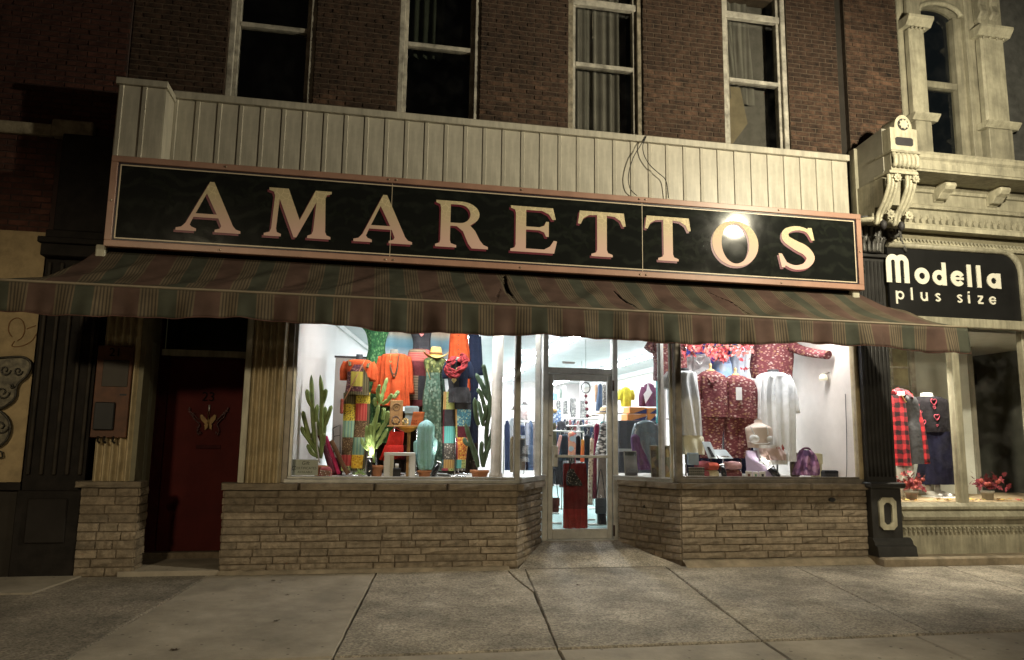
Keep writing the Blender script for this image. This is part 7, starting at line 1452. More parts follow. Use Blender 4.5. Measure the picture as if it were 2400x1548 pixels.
def rail(label, x0, x1, Y, z, Y2=None):
    Y2 = Y if Y2 is None else Y2; t = thing('clothes_rail', label, 'clothes rail', ((x0+x1)/2, Y, FZ)); MB().tube([(x0, Y, z), (x1, Y2, z)], .014, 8).build('rail', ALU, t)
    for x, y in ((x0, Y), (x1, Y2)): MB().tube([(x, y, FZ), (x, y, z)], .014, 8).tube([(x-.2, y, FZ+.02), (x+.2, y, FZ+.02)], .014, 8).build('upright', ALU, t)
GP2 = print_mat('cloth_ikat', (.08, .08, .08), [(.4, .38, .35), (.2, .19, .18)], 30, (.15, .4))
Yb = 9.0
for i, (r_, lab) in enumerate(((([(560, 318, 368), (640, 308, 378), (760, 318, 385)]), 'grey patterned scarf pinned on the far wall, first from the left'), (([(550, 440, 470), (640, 425, 488), (780, 415, 492)]), 'narrow grey patterned dress on the far wall, second from the left'), (([(510, 555, 605), (600, 535, 628), (700, 528, 632), (830, 545, 615)]), 'wide grey patterned dress on the far wall, third from the left'), (([(510, 725, 780), (640, 705, 800), (850, 700, 798)]), 'long grey patterned dress on the far wall, fourth from the left'))): rackg('pinned_dress', D1, r_, Yb, GP2, lab, 'dress')
rackg('blue_shirt', D1, [(440, 255, 300), (480, 240, 325), (545, 240, 328)], Yb, cloth('sky_blue', (.25, .38, .5)), 'light blue top pinned high on the far wall', 'shirt'); rackg('green_shirt', D1, [(375, 365, 398), (430, 358, 405), (520, 360, 405)], Yb, cloth('grey_green', (.22, .25, .22)), 'grey green top pinned beside the light blue top', 'shirt')
rackg('navy_dress', D1, [(300, 1005, 1045), (420, 985, 1058), (600, 965, 1060), (725, 955, 1062)], 4.5, cloth('dusty_navy', (.045, .065, .10)), 'navy dress hung high at the right of the door view', 'dress'); rackg('check_dress', D1, [(300, 1065, 1120), (500, 1062, 1125), (640, 1060, 1125)], 4.7, GRYP, 'pale checked dress hung right of the navy dress', 'dress'); rackg('tan_top', D1, [(300, 945, 975), (400, 935, 985), (580, 940, 960)], 4.6, cloth('tan', (.4, .25, .16)), 'tan scarf hung left of the navy dress', 'scarf')
for k, (x, y0, y1, lab) in enumerate(((725, 230, 550, 'tall white paper banner hung above the clothes rails'), (440, 310, 560, 'narrow white paper banner further back on the left'))):
    a_, b_ = P(*D1(x-36+8*k, y0), 6.5+k), P(*D1(x+36-8*k, y1), 6.5+k); t = thing('paper_banner', lab, 'banner', ((a_.x+b_.x)/2, 6.5+k, b_.z)); MB().grid(lambda u, v: (a_.x+(b_.x-a_.x)*u, 6.5+k+.01*math.sin(u*5), b_.z+(a_.z-b_.z)*v), 6, 2).build('sheet', WHITEP, t); MB().tube([((a_.x+b_.x)/2, 6.5+k, a_.z), ((a_.x+b_.x)/2, 6.5+k, CZ)], .003, 4).build('string', ALU, t)
p = P(*D1(790, 345), 3.2); t = thing('hoop_mobile', 'dark hoop with dangling charms behind the door glass', 'ornament', (p.x, 3.2, p.z-.3)); MB().tube([(p.x+.075*math.cos(q), 3.2, p.z+.09*math.sin(q)) for q in np.linspace(0, 6.2832, 24)], .009, 6).build('hoop', DARKIRON, t); MB().tube([p+Vector((0, 0, .09)), (p.x, 3.2, CZ)], .003, 4).tube([p+Vector((0, 0, -.09)), p+Vector((.02, 0, -.5))], .003, 4).build('cord', DARKIRON, t)
for k in range(4): MB().ball(p+Vector((.01*k, 0, -.14-.11*k)), .03, 8, 5).build('charm', MAR, t)
def hat(F, x, y, w_, Y, m, label, tilt=0):
    p = P(*F(x, y), Y); r = (P(*F(x+w_/2, y), Y)-p).x; t = thing('sun_hat', label, 'hat', (p.x, Y, p.z)); MB().lathe((p.x, Y, p.z), [(r, 0), (r*.98, .008), (r*.55, .02), (r*.5, r*.5), (r*.42, r*.72), (r*.2, r*.8), (.01, r*.8)], 22).build('hat', m, t); MB().lathe((p.x, Y, p.z+.02), [(r*.56, 0), (r*.54, .03)], 20).build('hat_band', TRIM, t); MB().tube([(p.x, Y, FZ), (p.x, Y, p.z)], .01, 6).build('hat_stand', ALU, t); return t
hat(D1, 1090, 775, 270, 3.0, mat('tan_felt', (.42, .30, .17), .9), 'wide tan sun hat on a stand right of the door view'); hat(D1, 500, 1130, 200, 3.4, cloth('grey_blue_felt', (.10, .13, .17)), 'blue grey felt hat among the coats'); hat(D1, 920, 830, 110, 6.0, mat('cream_felt', (.7, .62, .4), .9), 'cream hat on the far shelf')
t = rackg('plaid_shirt', D1, [(700, 240, 330), (730, 210, 385), (850, 205, 388), (950, 205, 385)], 3.8, print_mat('cloth_blue_plaid', (.10, .16, .30), [(.5, .55, .6), (.2, .3, .45)], 26, (.2, .35)), 'blue and white plaid shirt on a wooden hanger at the left of the aisle', 'shirt')
p = P(*D1(262, 715), 3.75); MB().ball((p.x, 3.75, p.z), .07, 12, 8, sz=.8).build('hanger_head', WOODC, t)
GM = [('coral', [(930, 210, 240), (1100, 205, 245), (1300, 205, 245)], cloth('salmon', (.50, .20, .15)), 'coral jacket at the left edge of the door glass', 3.0), ('olive', [(930, 250, 300), (1150, 250, 310), (1300, 252, 300)], cloth('grey_olive', (.10, .10, .06)), 'grey olive jacket beside the coral jacket', 3.1), ('charc', [(900, 355, 420), (1000, 330, 470), (1150, 340, 480)], CHAR, 'charcoal coat behind the felt hat', 3.6),
  ('pink', [(1130, 360, 392), (1250, 325, 380), (1450, 285, 345)], cloth('blush', (.62, .36, .32)), 'blush pink sleeve hanging at the left of the aisle', 2.7), ('navy', [(1120, 400, 480), (1250, 380, 500), (1540, 360, 505)], cloth('dark_slate', (.03, .04, .05)), 'dark slate coat right of the blush sleeve', 2.8), ('salmon', [(1080, 520, 600), (1200, 505, 628), (1460, 500, 615)], print_mat('cloth_salmon_print', (.50, .14, .10), [(.55, .3, .2), (.3, .4, .45)], 14, (.3, .5)), 'salmon red top with blue scarf in the middle of the aisle', 2.6), ('black', [(1140, 640, 690), (1260, 630, 705), (1540, 625, 710)], BLK, 'black top right of the salmon top', 2.7), ('flame', [(1200, 725, 755), (1300, 712, 765), (1560, 700, 765)], ramp_mat('cloth_flame', [(0, (.6, .1, .05)), (.5, (.62, .2, .05)), (1, (.66, .5, .1))], 'Z', .5, 0, const=False, absolute=True), 'yellow to orange ombre dress in the aisle', 2.5), ('black2', [(1120, 775, 850), (1260, 765, 870), (1540, 765, 870)], cloth('ink', (.02, .025, .03)), 'ink black dress right of the ombre dress', 2.75), ('beige', [(1180, 870, 915), (1350, 858, 930), (1600, 850, 925)], print_mat('cloth_beige_print', (.42, .35, .25), [(.2, .12, .1), (.55, .5, .4)], 24, (.15, .35)), 'beige printed dress beside the ink black dress', 2.6), ('maroon', [(950, 945, 1005), (1150, 930, 1010), (1480, 915, 980)], cloth('deep_wine', (.16, .02, .05)), 'wine red coat hanging at the right of the aisle', 2.45), ('zebra', [(930, 1060, 1125), (1150, 1000, 1135), (1300, 965, 1138), (1450, 950, 1140)], print_mat('cloth_zebra', (.06, .06, .06), [(.6, .58, .55), (.3, .28, .27)], 16, (.2, .4), (1, 1, 2.2), rot=.6), 'black and white zebra print top at the right edge of the door glass', 2.3), ('teal', [(900, 1050, 1110), (1000, 1040, 1125)], cloth('teal_knit', (.03, .2, .2)), 'teal knit behind the zebra print', 2.9)]
for nm, r_, m_, lab, Y_ in GM: rackg('hanging_garment', D1, r_, Y_, m_, lab, 'garment', k=4, amp=.06)
for nm, r_, m_, lab, Y_ in (('l1', [(900, 330, 380), (1090, 330, 385)], CHAR, 'dark striped trousers below the push bar on the left', 2.9), ('l2', [(920, 545, 585), (1220, 540, 575)], print_mat('cloth_beige_print', (0, 0, 0), [(0, 0, 0)]), 'long beige print skirt below the push bar', 2.6), ('l3', [(920, 580, 615), (1180, 575, 612)], MAR, 'long maroon printed skirt below the push bar', 2.55), ('l4', [(920, 612, 668), (1190, 606, 668), (1290, 606, 668)], cloth('grey_brown', (.16, .13, .11)), 'grey brown trousers at the lower right of the door glass', 2.5), ('l5', [(1200, 610, 640), (1345, 612, 665)], BLK, 'black trouser hem at the lower right of the door glass', 2.2)): rackg('hanging_garment', D4, r_, Y_, m_, lab, 'garment', k=4, amp=.06)
rail('chrome rail crossing the middle of the shop', P(*D1(400, 855), 5.2).x, P(*D1(1010, 855), 5.2).x, 5.2, P(*D1(700, 855), 5.2).z); rail('chrome rail carrying the aisle garments', P(*D1(200, 1000), 2.7).x, P(*D1(900, 1100), 2.7).x, 2.7, P(*D1(600, 1060), 2.7).z, 3.2); rail('chrome rail at the right of the aisle', P(*D1(900, 1100), 2.45).x+.1, P(*D1(1140, 900), 2.45).x+.1, 2.5, P(*D1(900, 940), 2.45).z, 4.5)
NTH = 'first second third fourth fifth sixth seventh eighth ninth tenth eleventh twelfth thirteenth fourteenth fifteenth sixteenth seventeenth'.split()
for k in range(16):
    u, v = 205+k*44+rn.uniform(-8, 8), 905+rn.uniform(-10, 25); Y_ = 5.25; c_ = rn.choice([(.03, .035, .05), (.5, .5, .5), (.08, .1, .16), (.2, .22, .24), (.05, .05, .05), (.3, .12, .12)])
    rackg('rail_shirt', D1, [(v-30, u+8, u+30), (v, u-4, u+40), (v+150, u-6, u+38)], Y_, cloth('rail%d' % k, c_), NTH[k]+' shirt from the left on the chrome rail crossing the shop', 'shirt', k=3, amp=.08)['group'] = 'shirts on the crossing rail'
DK = [(.02, .022, .03), (.05, .05, .055), (.03, .045, .08), (.09, .05, .045), (.16, .16, .17), (.015, .015, .015), (.06, .055, .04), (.22, .08, .08), (.3, .29, .28), (.04, .06, .06)]
for k in range(17):
    u = 195+k*56; o = rackg('rear_rail_garment', D1, [(985+rn.uniform(-15, 25), u+5, u+50), (1040, u-8, u+64), (1300, u-6, u+66), (1900+rn.uniform(-60, 80), u-8, u+70)], 4.3+rn.uniform(-.08, .08), cloth('rear%d' % (k % 10), DK[k % 10]), NTH[k]+' garment from the left on the packed rear rail', 'garment', k=4, amp=.1); o['group'] = 'garments on the rear rail'
rail('chrome rear rail packed with dull garments', P(*D1(190, 985), 4.3).x, P(*D1(1140, 985), 4.3).x, 4.3, P(*D1(700, 975), 4.3).z)
# red skirt with bag hanging in the door
Y = 1.12; t = thing('red_skirt', 'long red skirt clipped to a hanger inside the door glass', 'skirt', (P(*D4(460, 1370), Y).x, Y, P(*D4(460, 1370), Y).z)); mb = MB(); body(mb, D4, [(952, 385, 530), (1000, 385, 535), (1200, 386, 540), (1370, 388, 542)], Y, k=11, amp=.2, n=88, maxd=.05, mif=lambda u, v: 1 if v > .7 else 0); mb.build('skirt', [cloth('brick_red', (.13, .018, .02)), cloth('bright_brick_red', (.27, .03, .03))], t); MB().tube([P(*D4(385, 955), Y-.01), P(*D4(530, 955), Y-.01)], .01, 6).tube([P(*D4(458, 955), Y), P(*D4(452, 905), Y-.03)], .006, 5).build('clip_hanger', BLACK, t)
Y = 1.05; t = thing('black_bag', 'lumpy black patterned bag hung over the red skirt', 'bag', (P(*D4(450, 1090), Y).x, Y, P(*D4(450, 1090), Y).z)); mb = MB(); body(mb, D4, [(988, 425, 450), (1020, 408, 465), (1070, 403, 500), (1095, 410, 508)], Y, k=7, amp=.12, maxd=.05); mb.build('bag', print_mat('cloth_black_tweed', (.02, .02, .02), [(.3, .28, .25), (.05, .05, .05)], 60, (.08, .25)), t); MB().tube(bez([P(*D4(425, 992), Y), P(*D4(432, 950), Y+.02), P(*D4(440, 920), Y)], 4), .007, 5).build('strap', BLK, t)
for F_, x0, y0, x1, y1, m_, lab, hx in ((D4, 300, 1175, 360, 1270, cloth('brown_bag', (.13, .06, .05)), 'small brown shoulder bag hanging low on the left of the door', 330), (D4, 598, 1178, 665, 1280, cloth('slate_bag', (.06, .07, .08)), 'slate grey shoulder bag hanging low on the right of the door', 632)):
    Y = 1.3; a_, b_ = P(*F_(x0, y0), Y), P(*F_(x1, y1), Y); t = thing('shoulder_bag', lab, 'bag', ((a_.x+b_.x)/2, Y, b_.z)); MB().box(a_.x, b_.x, Y, Y+.07, b_.z, a_.z).build('body', m_, t, bevel=.015); MB().box(a_.x-.004, b_.x+.004, Y-.01, Y-.002, b_.z+(a_.z-b_.z)*.45, a_.z+.004).build('flap', m_, t, bevel=.008); MB().tube(bez([Vector((a_.x+.01, Y+.03, a_.z)), Vector(((a_.x+b_.x)/2, Y+.03, a_.z+.4)), Vector((b_.x-.01, Y+.03, a_.z))], 6), .006, 5).build('strap', BLK, t)
# left cant: hats, shirts, lists in the window
C2 = lambda x, y: (1170+.2273*x, 780+.2273*y)
hat(C2, 165, 800, 110, 3.6, mat('olive_felt', (.10, .095, .06), .9), 'olive felt hat seen through the narrow left side glass'); hat(C2, 262, 745, 80, 5.5, mat('dark_grey_felt', (.05, .05, .05), .9), 'dark bowler hat on the far left shelf')
for i, (x0, y0, x1, y1, c_, lab) in enumerate(((165, 960, 275, 1060, (.06, .08, .16), 'navy and white folded shirts seen through the left side glass'), (110, 880, 200, 960, (.45, .47, .5), 'pale grey folded tops on the left shelf'), (205, 800, 300, 900, (.55, .42, .40), 'pink boxed goods on the left shelf'), (110, 1080, 190, 1440, (.16, .12, .07), 'brown coat hanging low in the left side glass'), (275, 940, 305, 1160, (.35, .38, .5), 'pale blue dress edge in the left side glass'), (140, 500, 215, 640, (.5, .52, .54), 'clear printed bag hung high in the left side glass'), (160, 650, 215, 770, (.08, .08, .08), 'dark shirts hung on the far left wall'))): rackg('left_stock', C2, [(y0, x0+8, x1-8), ((y0+y1)/2, x0, x1), (y1, x0+2, x1-2)], 3.0+.5*(i % 3), cloth('ls%d' % i, c_), lab, 'garment', k=5, amp=.1)
for k in range(9):
    u = 60+k*40; o = rackg('left_rail_garment', C2, [(930+rn.uniform(-15, 15), u+6, u+40), (980, u-4, u+48), (1180, u-4, u+50), (1420, u-5, u+52)], 3.9+rn.uniform(-.08, .08), cloth('lrail%d' % k, [(.03, .04, .08), (.5, .5, .5), (.06, .06, .06), (.12, .1, .06), (.4, .42, .46), (.02, .02, .03), (.08, .12, .2), (.35, .3, .28), (.05, .05, .045)][k]), ('navy', 'white', 'black', 'olive', 'pale grey', 'ink blue', 'mid blue', 'taupe', 'charcoal')[k]+' garment on the left rail seen through the narrow side glass', 'garment', k=4, amp=.1); o['group'] = 'garments on the left rail'
rail('chrome rail at the left of the shop', P(*C2(50, 930), 3.9).x, P(*C2(430, 930), 3.9).x, 3.9, P(*C2(240, 922), 3.9).z)
Y = 1.0; a_, b_ = P(*C2(190, 1090), .75), P(*C2(270, 1300), .75); t = thing('framed_notice', 'grey framed notice standing in the narrow left side glass', 'notice', ((a_.x+b_.x)/2, .75, 1.03)); MB().box(a_.x, b_.x, .75, .765, b_.z-.15, a_.z).build('frame', ALUD, t); MB().box(a_.x+.01, b_.x-.01, .747, .7495, b_.z, a_.z-.02).build('sheet', CHAR, t)
# right cant: shoeboxes, tee, jacket, pictures
Y = 2.6
for i, (x0, x1, y0, y1, lab) in enumerate(((140, 305, 690, 755, 'orange shoebox with navy wedge, upper left of the stack'), (305, 395, 690, 750, 'orange shoebox with navy wedge, upper right of the stack'), (120, 310, 757, 822, 'orange shoebox with navy wedge, lower left of the stack'), (312, 392, 755, 825, 'orange shoebox with navy wedge, lower right of the stack'))):
    z0_ = P(*R5(250, 822), Y).z if i > 1 else P(*R5(250, 756), Y).z
    a_, b_ = P(*R5(x0, y0), Y), P(*R5(x1, y1), Y); hh = a_.z-b_.z; t = thing('shoebox', lab, 'shoebox', ((a_.x+b_.x)/2, Y, z0_)); MB().box(a_.x, b_.x-.006, Y, Y+.3, z0_, z0_+hh-.004).build('box', mat('orange_card', (.62, .22, .05), .7, var=.08), t, bevel=.004); MB().prism([(a_.x+(b_.x-a_.x)*.25, Y-.002, z0_+.004), (b_.x-.01, Y-.002, z0_+.004), (b_.x-.01, Y-.002, z0_+hh*.75)], (0, -.002, 0)).build('navy_wedge', mat('navy_print', (.03, .03, .12), .6), t)
zs_ = P(*R5(250, 822), Y).z; a_, b_ = P(*R5(90, 822), Y), P(*R5(400, 822), Y); t = thing('stock_cabinet', 'dark cabinet carrying the orange shoeboxes', 'cabinet', ((a_.x+b_.x)/2, Y, FZ)); MB().box(a_.x-.1, b_.x, Y-.02, Y+.4, FZ, zs_-.002).build('body', mat('dark_cabinet', (.05, .05, .055), .6), t, bevel=.01); MB().box(a_.x-.1, b_.x, Y-.03, Y-.021, zs_-.5, zs_-.45).build('rail', ALU, t)
rackg('yellow_tee', R5, [(515, 85, 125), (545, 70, 150), (620, 60, 155), (690, 65, 150)], 3.2, cloth('lemon', (.62, .55, .06)), 'lemon yellow tee shirt above the orange shoeboxes', 'shirt', slv=[[(140, 545), (155, 585), (158, 630)], [(75, 545), (58, 585), (52, 630)]], sl_r=.07)
t = rackg('lapel_jacket', R5, [(480, 305, 340), (510, 280, 370), (600, 272, 390), (690, 268, 395)], 3.1, PURS, 'plum jacket with wide white lapels beyond the shoeboxes', 'jacket', slv=[[(372, 515), (398, 600), (405, 690)], [(285, 515), (262, 600), (258, 690)]], sl_r=.07); MB().prism([P(*R5(310, 475), 2.98), P(*R5(300, 540), 2.98), P(*R5(272, 575), 2.98), P(*R5(290, 660), 2.98), P(*R5(352, 560), 2.98), P(*R5(335, 535), 2.98)], (0, -.01, 0)).build('lapel', WHT, t)
p = P(*R5(420, 700), 2.3); t = thing('teal_pillar', 'slim glossy teal pillar right of the shoeboxes', 'pillar', (p.x, 2.3, FZ)); MB().lathe((p.x, 2.3, FZ), [(.05, 0), (.05, 1.6), (.065, 1.65), (.05, 1.7), (.05, 2.3), (.06, 2.32)], 16).build('pillar', mat('teal_glaze', (.04, .22, .22), .25), t)
p = P(*R5(455, 700), 1.85); t = thing('white_post', 'square white post between corner window and nightgown', 'post', (p.x, 1.85, FZ)); MB().box(p.x-.04, p.x+.04, 1.83, 1.91, FZ, CZ).build('post', WHITEP, t)
rackg('puffer_coat', R5, [(830, 250, 340), (860, 215, 390), (950, 210, 395), (1100, 225, 390), (1250, 235, 385)], 1.9, mat('slate_nylon', (.06, .08, .09), .35, var=.3, vs=8), 'glossy dark puffer coat low in the right side glass', 'coat', k=3, amp=.1, slv=[[(370, 860), (402, 960), (410, 1080)], [(235, 860), (205, 960), (198, 1080)]], sl_r=.08)
rackg('purple_skirt', R5, [(960, 180, 205), (1050, 160, 240), (1150, 180, 290), (1280, 215, 345)], 1.2, cloth('violet', (.12, .06, .14)), 'violet gathered skirt low in the right side glass', 'skirt', k=7, amp=.12)
def picture(x0, y0, x1, y1, Y, m_, label):
    a_, b_ = P(*R5(x0, y0), Y), P(*R5(x1, y1), Y); t = thing('leaning_picture', label, 'picture', ((a_.x+b_.x)/2, Y, 1.05)); h_ = a_.z-b_.z; MB().prism([(a_.x, Y, 1.05), (b_.x, Y, 1.05), (b_.x, Y+.05, 1.05+h_), (a_.x, Y+.05, 1.05+h_)], (0, .015, .003)).build('frame', FORMG, t, bevel=.003); MB().prism([(a_.x+.012, Y-.002, 1.06), (b_.x-.012, Y-.002, 1.06), (b_.x-.012, Y+.046, 1.04+h_), (a_.x+.012, Y+.046, 1.04+h_)], (0, -.002, 0)).build('print', m_, t)
picture(98, 1045, 220, 1275, .85, ramp_mat('grey_seascape', [(0, (.10, .10, .11)), (.35, (.25, .25, .26)), (.6, (.16, .17, .18)), (.62, (.04, .045, .045))], 'Z', .38, -.1, absolute=True, const=False), 'dark framed seascape card in the right side glass'); picture(342, 1005, 545, 1305, .42, print_mat('autumn_landscape', (.09, .075, .03), [(.22, .17, .06), (.05, .04, .03), (.16, .11, .06), (.1, .1, .05)], 12, (.3, .6)), 'brown autumn landscape picture by the corner post')
# ------------------------------------------------------------------ Modella display
MWALL = mat('pale_modella_wall', (.60, .62, .57), .8, var=.06)
mr_ = thing('modella_room', None, None, (8, 1, .5), kind='structure')
dz = gz0+.01
MB().box(6.98, 10.8, .1, 1.9, dz-.06, dz-.001).build('display_floor', mat('tan_display_floor', (.42, .32, .2), .7), mr_)
MB().box(6.98, P(*A4(730, 600), 1.55).x, 1.55, 1.62, dz, 3.3).build('back_wall', MWALL, mr_); MB().box(6.62, 6.97, .1, 1.7, dz, 3.3).build('side_wall', MWALL, mr_); MB().box(6.6, 10.8, .1, 6, 3.12, 3.2).build('ceiling', MWALL, mr_)
sx_ = P(*A4(735, 600), 1.5).x; MB().box(sx_, sx_+.06, 1.5, 1.64, dz, 3.3).build('partition_edge', VG, mr_)
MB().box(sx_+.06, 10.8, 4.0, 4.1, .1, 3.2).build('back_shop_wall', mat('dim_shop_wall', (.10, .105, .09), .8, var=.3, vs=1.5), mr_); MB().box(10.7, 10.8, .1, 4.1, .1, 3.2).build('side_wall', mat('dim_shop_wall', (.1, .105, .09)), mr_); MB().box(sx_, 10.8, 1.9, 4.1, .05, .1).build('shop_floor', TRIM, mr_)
p = P(*A4(985, 500), 2.6); MB().box(p.x-.12, p.x+.12, 2.6, 2.8, .1, 3.1).box(p.x-.7, p.x+.9, 2.55, 2.85, 2.6, 2.8).build('dark_post', BLACK, mr_); MB().box(p.x-.9, p.x-.15, 2.9, 3.0, 1.3, 1.36).box(p.x-.9, p.x+1.2, 2.7, 3.3, .1, 1.0).build('counter', TRIM, mr_)
# inner sash with panes
w0 = thing('inner_window', 'small paned inner window behind the plaid coat mannequin', 'window', (7.3, 1.53, 1.5)); a_, b_ = P(*A4(60, 190), 1.53), P(*A4(245, 620), 1.53)
MB().box(a_.x-.3, b_.x, 1.535, 1.545, b_.z-.2, a_.z+.2).build('pane', mat('frosted_pane', (.42, .38, .24), .6, var=.25, vs=5), w0)
for x_ in (95, 245): q = P(*A4(x_, 400), 1.53).x; MB().box(q-.02, q+.02, 1.50, 1.534, b_.z-.2, a_.z+.2).build('glazing_bar', PAINT, w0)
for y_ in (190, 340, 490, 620): q = P(*A4(150, y_), 1.53).z; MB().box(a_.x-.3, b_.x, 1.502, 1.5338, q-.014, q+.014).build('glazing_bar', PAINT, w0)
MB().box(b_.x+.02, b_.x+.1, 1.49, 1.549, b_.z-.6, a_.z+.2).build('casing', PAINT, w0)
# mannequin in plaid coat
PLD = mat('cloth_red_plaid', (.50, .03, .04), .9, var=.2); n = PLD.node_tree.nodes; l = PLD.node_tree.links
tc = n.new('ShaderNodeTexCoord'); nz = n.new('ShaderNodeTexNoise'); nz.inputs['Scale'].default_value = 14; ad = n.new('ShaderNodeVectorMath'); ad.operation = 'MULTIPLY_ADD'; ad.inputs[1].default_value = (.05,)*3; l.new(tc.outputs['Object'], nz.inputs['Vector']); l.new(nz.outputs['Color'], ad.inputs[0]); l.new(tc.outputs['Object'], ad.inputs[2]); sx = n.new('ShaderNodeSeparateXYZ'); l.new(ad.outputs[0], sx.inputs[0]); sm_ = n.new('ShaderNodeMath'); sm_.operation = 'ADD'
for k, ax in enumerate('XZ'):
    a1 = n.new('ShaderNodeMath'); a1.operation = 'MULTIPLY'; a1.inputs[1].default_value = 48; s1 = n.new('ShaderNodeMath'); s1.operation = 'SINE'; l.new(sx.outputs[ax], a1.inputs[0]); l.new(a1.outputs[0], s1.inputs[0]); g1 = n.new('ShaderNodeMapRange'); g1.inputs[1].default_value = -.25; g1.inputs[2].default_value = .25; g1.inputs[4].default_value = .5; l.new(s1.outputs[0], g1.inputs[0]); l.new(g1.outputs[0], sm_.inputs[k])
cr = n.new('ShaderNodeValToRGB'); cr.color_ramp.elements[0].color = (.50, .025, .035, 1); cr.color_ramp.elements[1].color = (.02, .006, .01, 1); el = cr.color_ramp.elements.new(.5); el.color = (.19, .012, .02, 1); l.new(sm_.outputs[0], cr.inputs[0]); l.new(cr.outputs[0], n['Principled BSDF'].inputs['Base Color'])
Y = .75; t = M1('mannequin', 'white headless mannequin in open red plaid coat over grey dress', 'mannequin', px(A4, 215, 1000, Y), Y, dz)
mb = MB(); body(mb, A4, [(565, 130, 245), (590, 105, 275), (680, 150, 300), (760, 160, 300), (850, 150, 310), (1095, 150, 330)], Y, k=6, amp=.03); mb.build('dress', CHAR, t); neck(A4, 115, 195, 528, 590, Y, FORMW, t, 1.6)
mb = MB(); body(mb, A4, [(560, 85, 200), (600, 80, 190), (800, 85, 210), (1110, 100, 240)], Y-.1, k=6, amp=.06, maxd=.1); sleeve(mb, A4, [(110, 570), (85, 680), (75, 820), (80, 930)], Y-.08, [.08, .085, .08, .08]); mb.build('coat_front', PLD, t)
mb = MB(); sleeve(mb, A4, [(235, 560), (280, 650), (320, 800), (345, 950), (365, 1095)], Y-.06, [.05, .06, .07, .07, .07]); mb.build('coat_front', PLD, t)
MB().tube(bez([P(*A4(110, 545), Y-.1), P(*A4(150, 520), Y+.06), P(*A4(215, 540), Y-.04), P(*A4(250, 590), Y-.14)], 6), .04, 8).build('coat_collar', PLD, t)
for x_ in (170, 235): MB().tube([P(*A4(x_, 1090), Y), P(*A4(x_+5, 1200), Y), (P(*A4(x_+5, 1200), Y).x, Y, dz+.02)], [.065, .05, .035], 12).build('leg', FORMW, t)
chain(A4, [(180, 560), (205, 605), (215, 612)], Y-.2, .008, GOLDJ, t)
Y = .95; t = M1('mannequin', 'white headless mannequin in black heart print jumper and wide navy trousers', 'mannequin', px(A4, 440, 1000, Y), Y, dz); neck(A4, 332, 415, 540, 590, Y, FORMW, t, 1.5)
mb = MB(); body(mb, A4, [(568, 325, 435), (582, 290, 475), (640, 285, 520), (720, 300, 530), (850, 330, 540)], Y, k=5, amp=.02, maxd=.2); sleeve(mb, A4, [(490, 600), (525, 700), (545, 825)], Y-.03, [.09, .085, .075]); sleeve(mb, A4, [(290, 600), (275, 700), (275, 825)], Y-.03, [.08, .08, .075]); mb.build('jumper', cloth('black_knit', (.018, .016, .02)), t)
for x_, y_, s_ in ((430, 610, .055), (455, 730, .05), (350, 770, .045), (435, 655, .025), (300, 640, .04), (330, 690, .022), (458, 795, .02), (350, 830, .03)):
    p = P(*A4(x_, y_), Y-.203); h_ = [Vector((a__, Y-.203, b__)) for a__, b__ in heart(p.x, p.z, s_)]; MB().tube(h_+[h_[0]], s_*.11, 5).build('heart_motif', cloth('heart_pink', (.50, .08, .12)), t)
mb = MB(); body(mb, A4, [(845, 345, 545), (950, 350, 548), (1100, 340, 558), (1255, 310, 570)], Y, k=6, amp=.04, maxd=.19); mb.build('trousers', cloth('midnight', (.012, .012, .03)), t)
sleeve_ = MB(); sleeve_.tube(bez([P(*A4(545, 820), Y-.04), P(*A4(562, 870), Y-.06), P(*A4(585, 905), Y-.08)], 4), [.042]*4+[.036]*4+[.03], 10); sleeve_.build('forearm', FORMW, t)
for k in range(5):
    b0 = P(*A4(585+3*k, 900+3*(4-k)), Y-.10+.018*k); MB().tube([b0, b0+Vector((.03, -.005, -.03)), b0+Vector((.042, -.003, -.065+.008*abs(k-2)))], [.011, .0095, .006], 6).build('finger', FORMW, t)
for x_ in (425, 500): p = P(*A4(x_, 1330), Y-.1); MB().tube([(p.x, Y, dz+.22), (p.x, Y-.0, dz+.07), (p.x+.02, Y-.05, dz+.045), (p.x+.06, Y-.16, dz+.03), (p.x+.07, Y-.2, dz+.025)], [.045, .045, .05, .04, .02], 10, flat=.9).build('foot', FORMW, t)
MB().lathe((P(*A4(490, 1345), Y).x, Y-.05, dz), [(.3, 0), (.3, .01), (.01, .012)], 24).build('base_plate', FORMW, t)
# autumn arrangements
for (x_, y_, lab, ms3) in ((255, 1330, 'red autumn flower arrangement in a grey pot below the plaid coat', (lm2[0], lm2[1])), (850, 1310, 'dull red autumn flower arrangement right of the cream mullion', (lm2[2], lm2[0]))):
    Y = .35; p = P(*A4(x_, y_), Y); t = M1('flower_pot', lab, 'flower pot', p.x, Y, dz); pot(t, p.x, Y, .085, dz, .13, mat('grey_stone_pot', (.3, .28, .24), .8))
    for k in range(60): o = place('leaf', rn.choice(ms3), t, Vector((p.x+rn.gauss(0, .12), Y+rn.uniform(-.1, .1), dz+.17+abs(rn.gauss(0, .09))))); o.scale = [rn.uniform(.06, .11)]*3; o.rotation_euler = (rn.uniform(-1.2, 1.2), rn.uniform(0, 6.28), rn.uniform(-1.2, 1.2))
    for k in range(5): MB().ball((p.x+rn.gauss(0, .1), Y-.06, dz+.22+rn.uniform(0, .06)), .03, 8, 5).build('bloom', MATS['leaf_dull_coral'], t)
t = thing('fallen_leaves', 'scattered autumn leaves along the floor of the Modella window', 'leaves', (7.9, .25, dz), kind='stuff')
fl = MB()
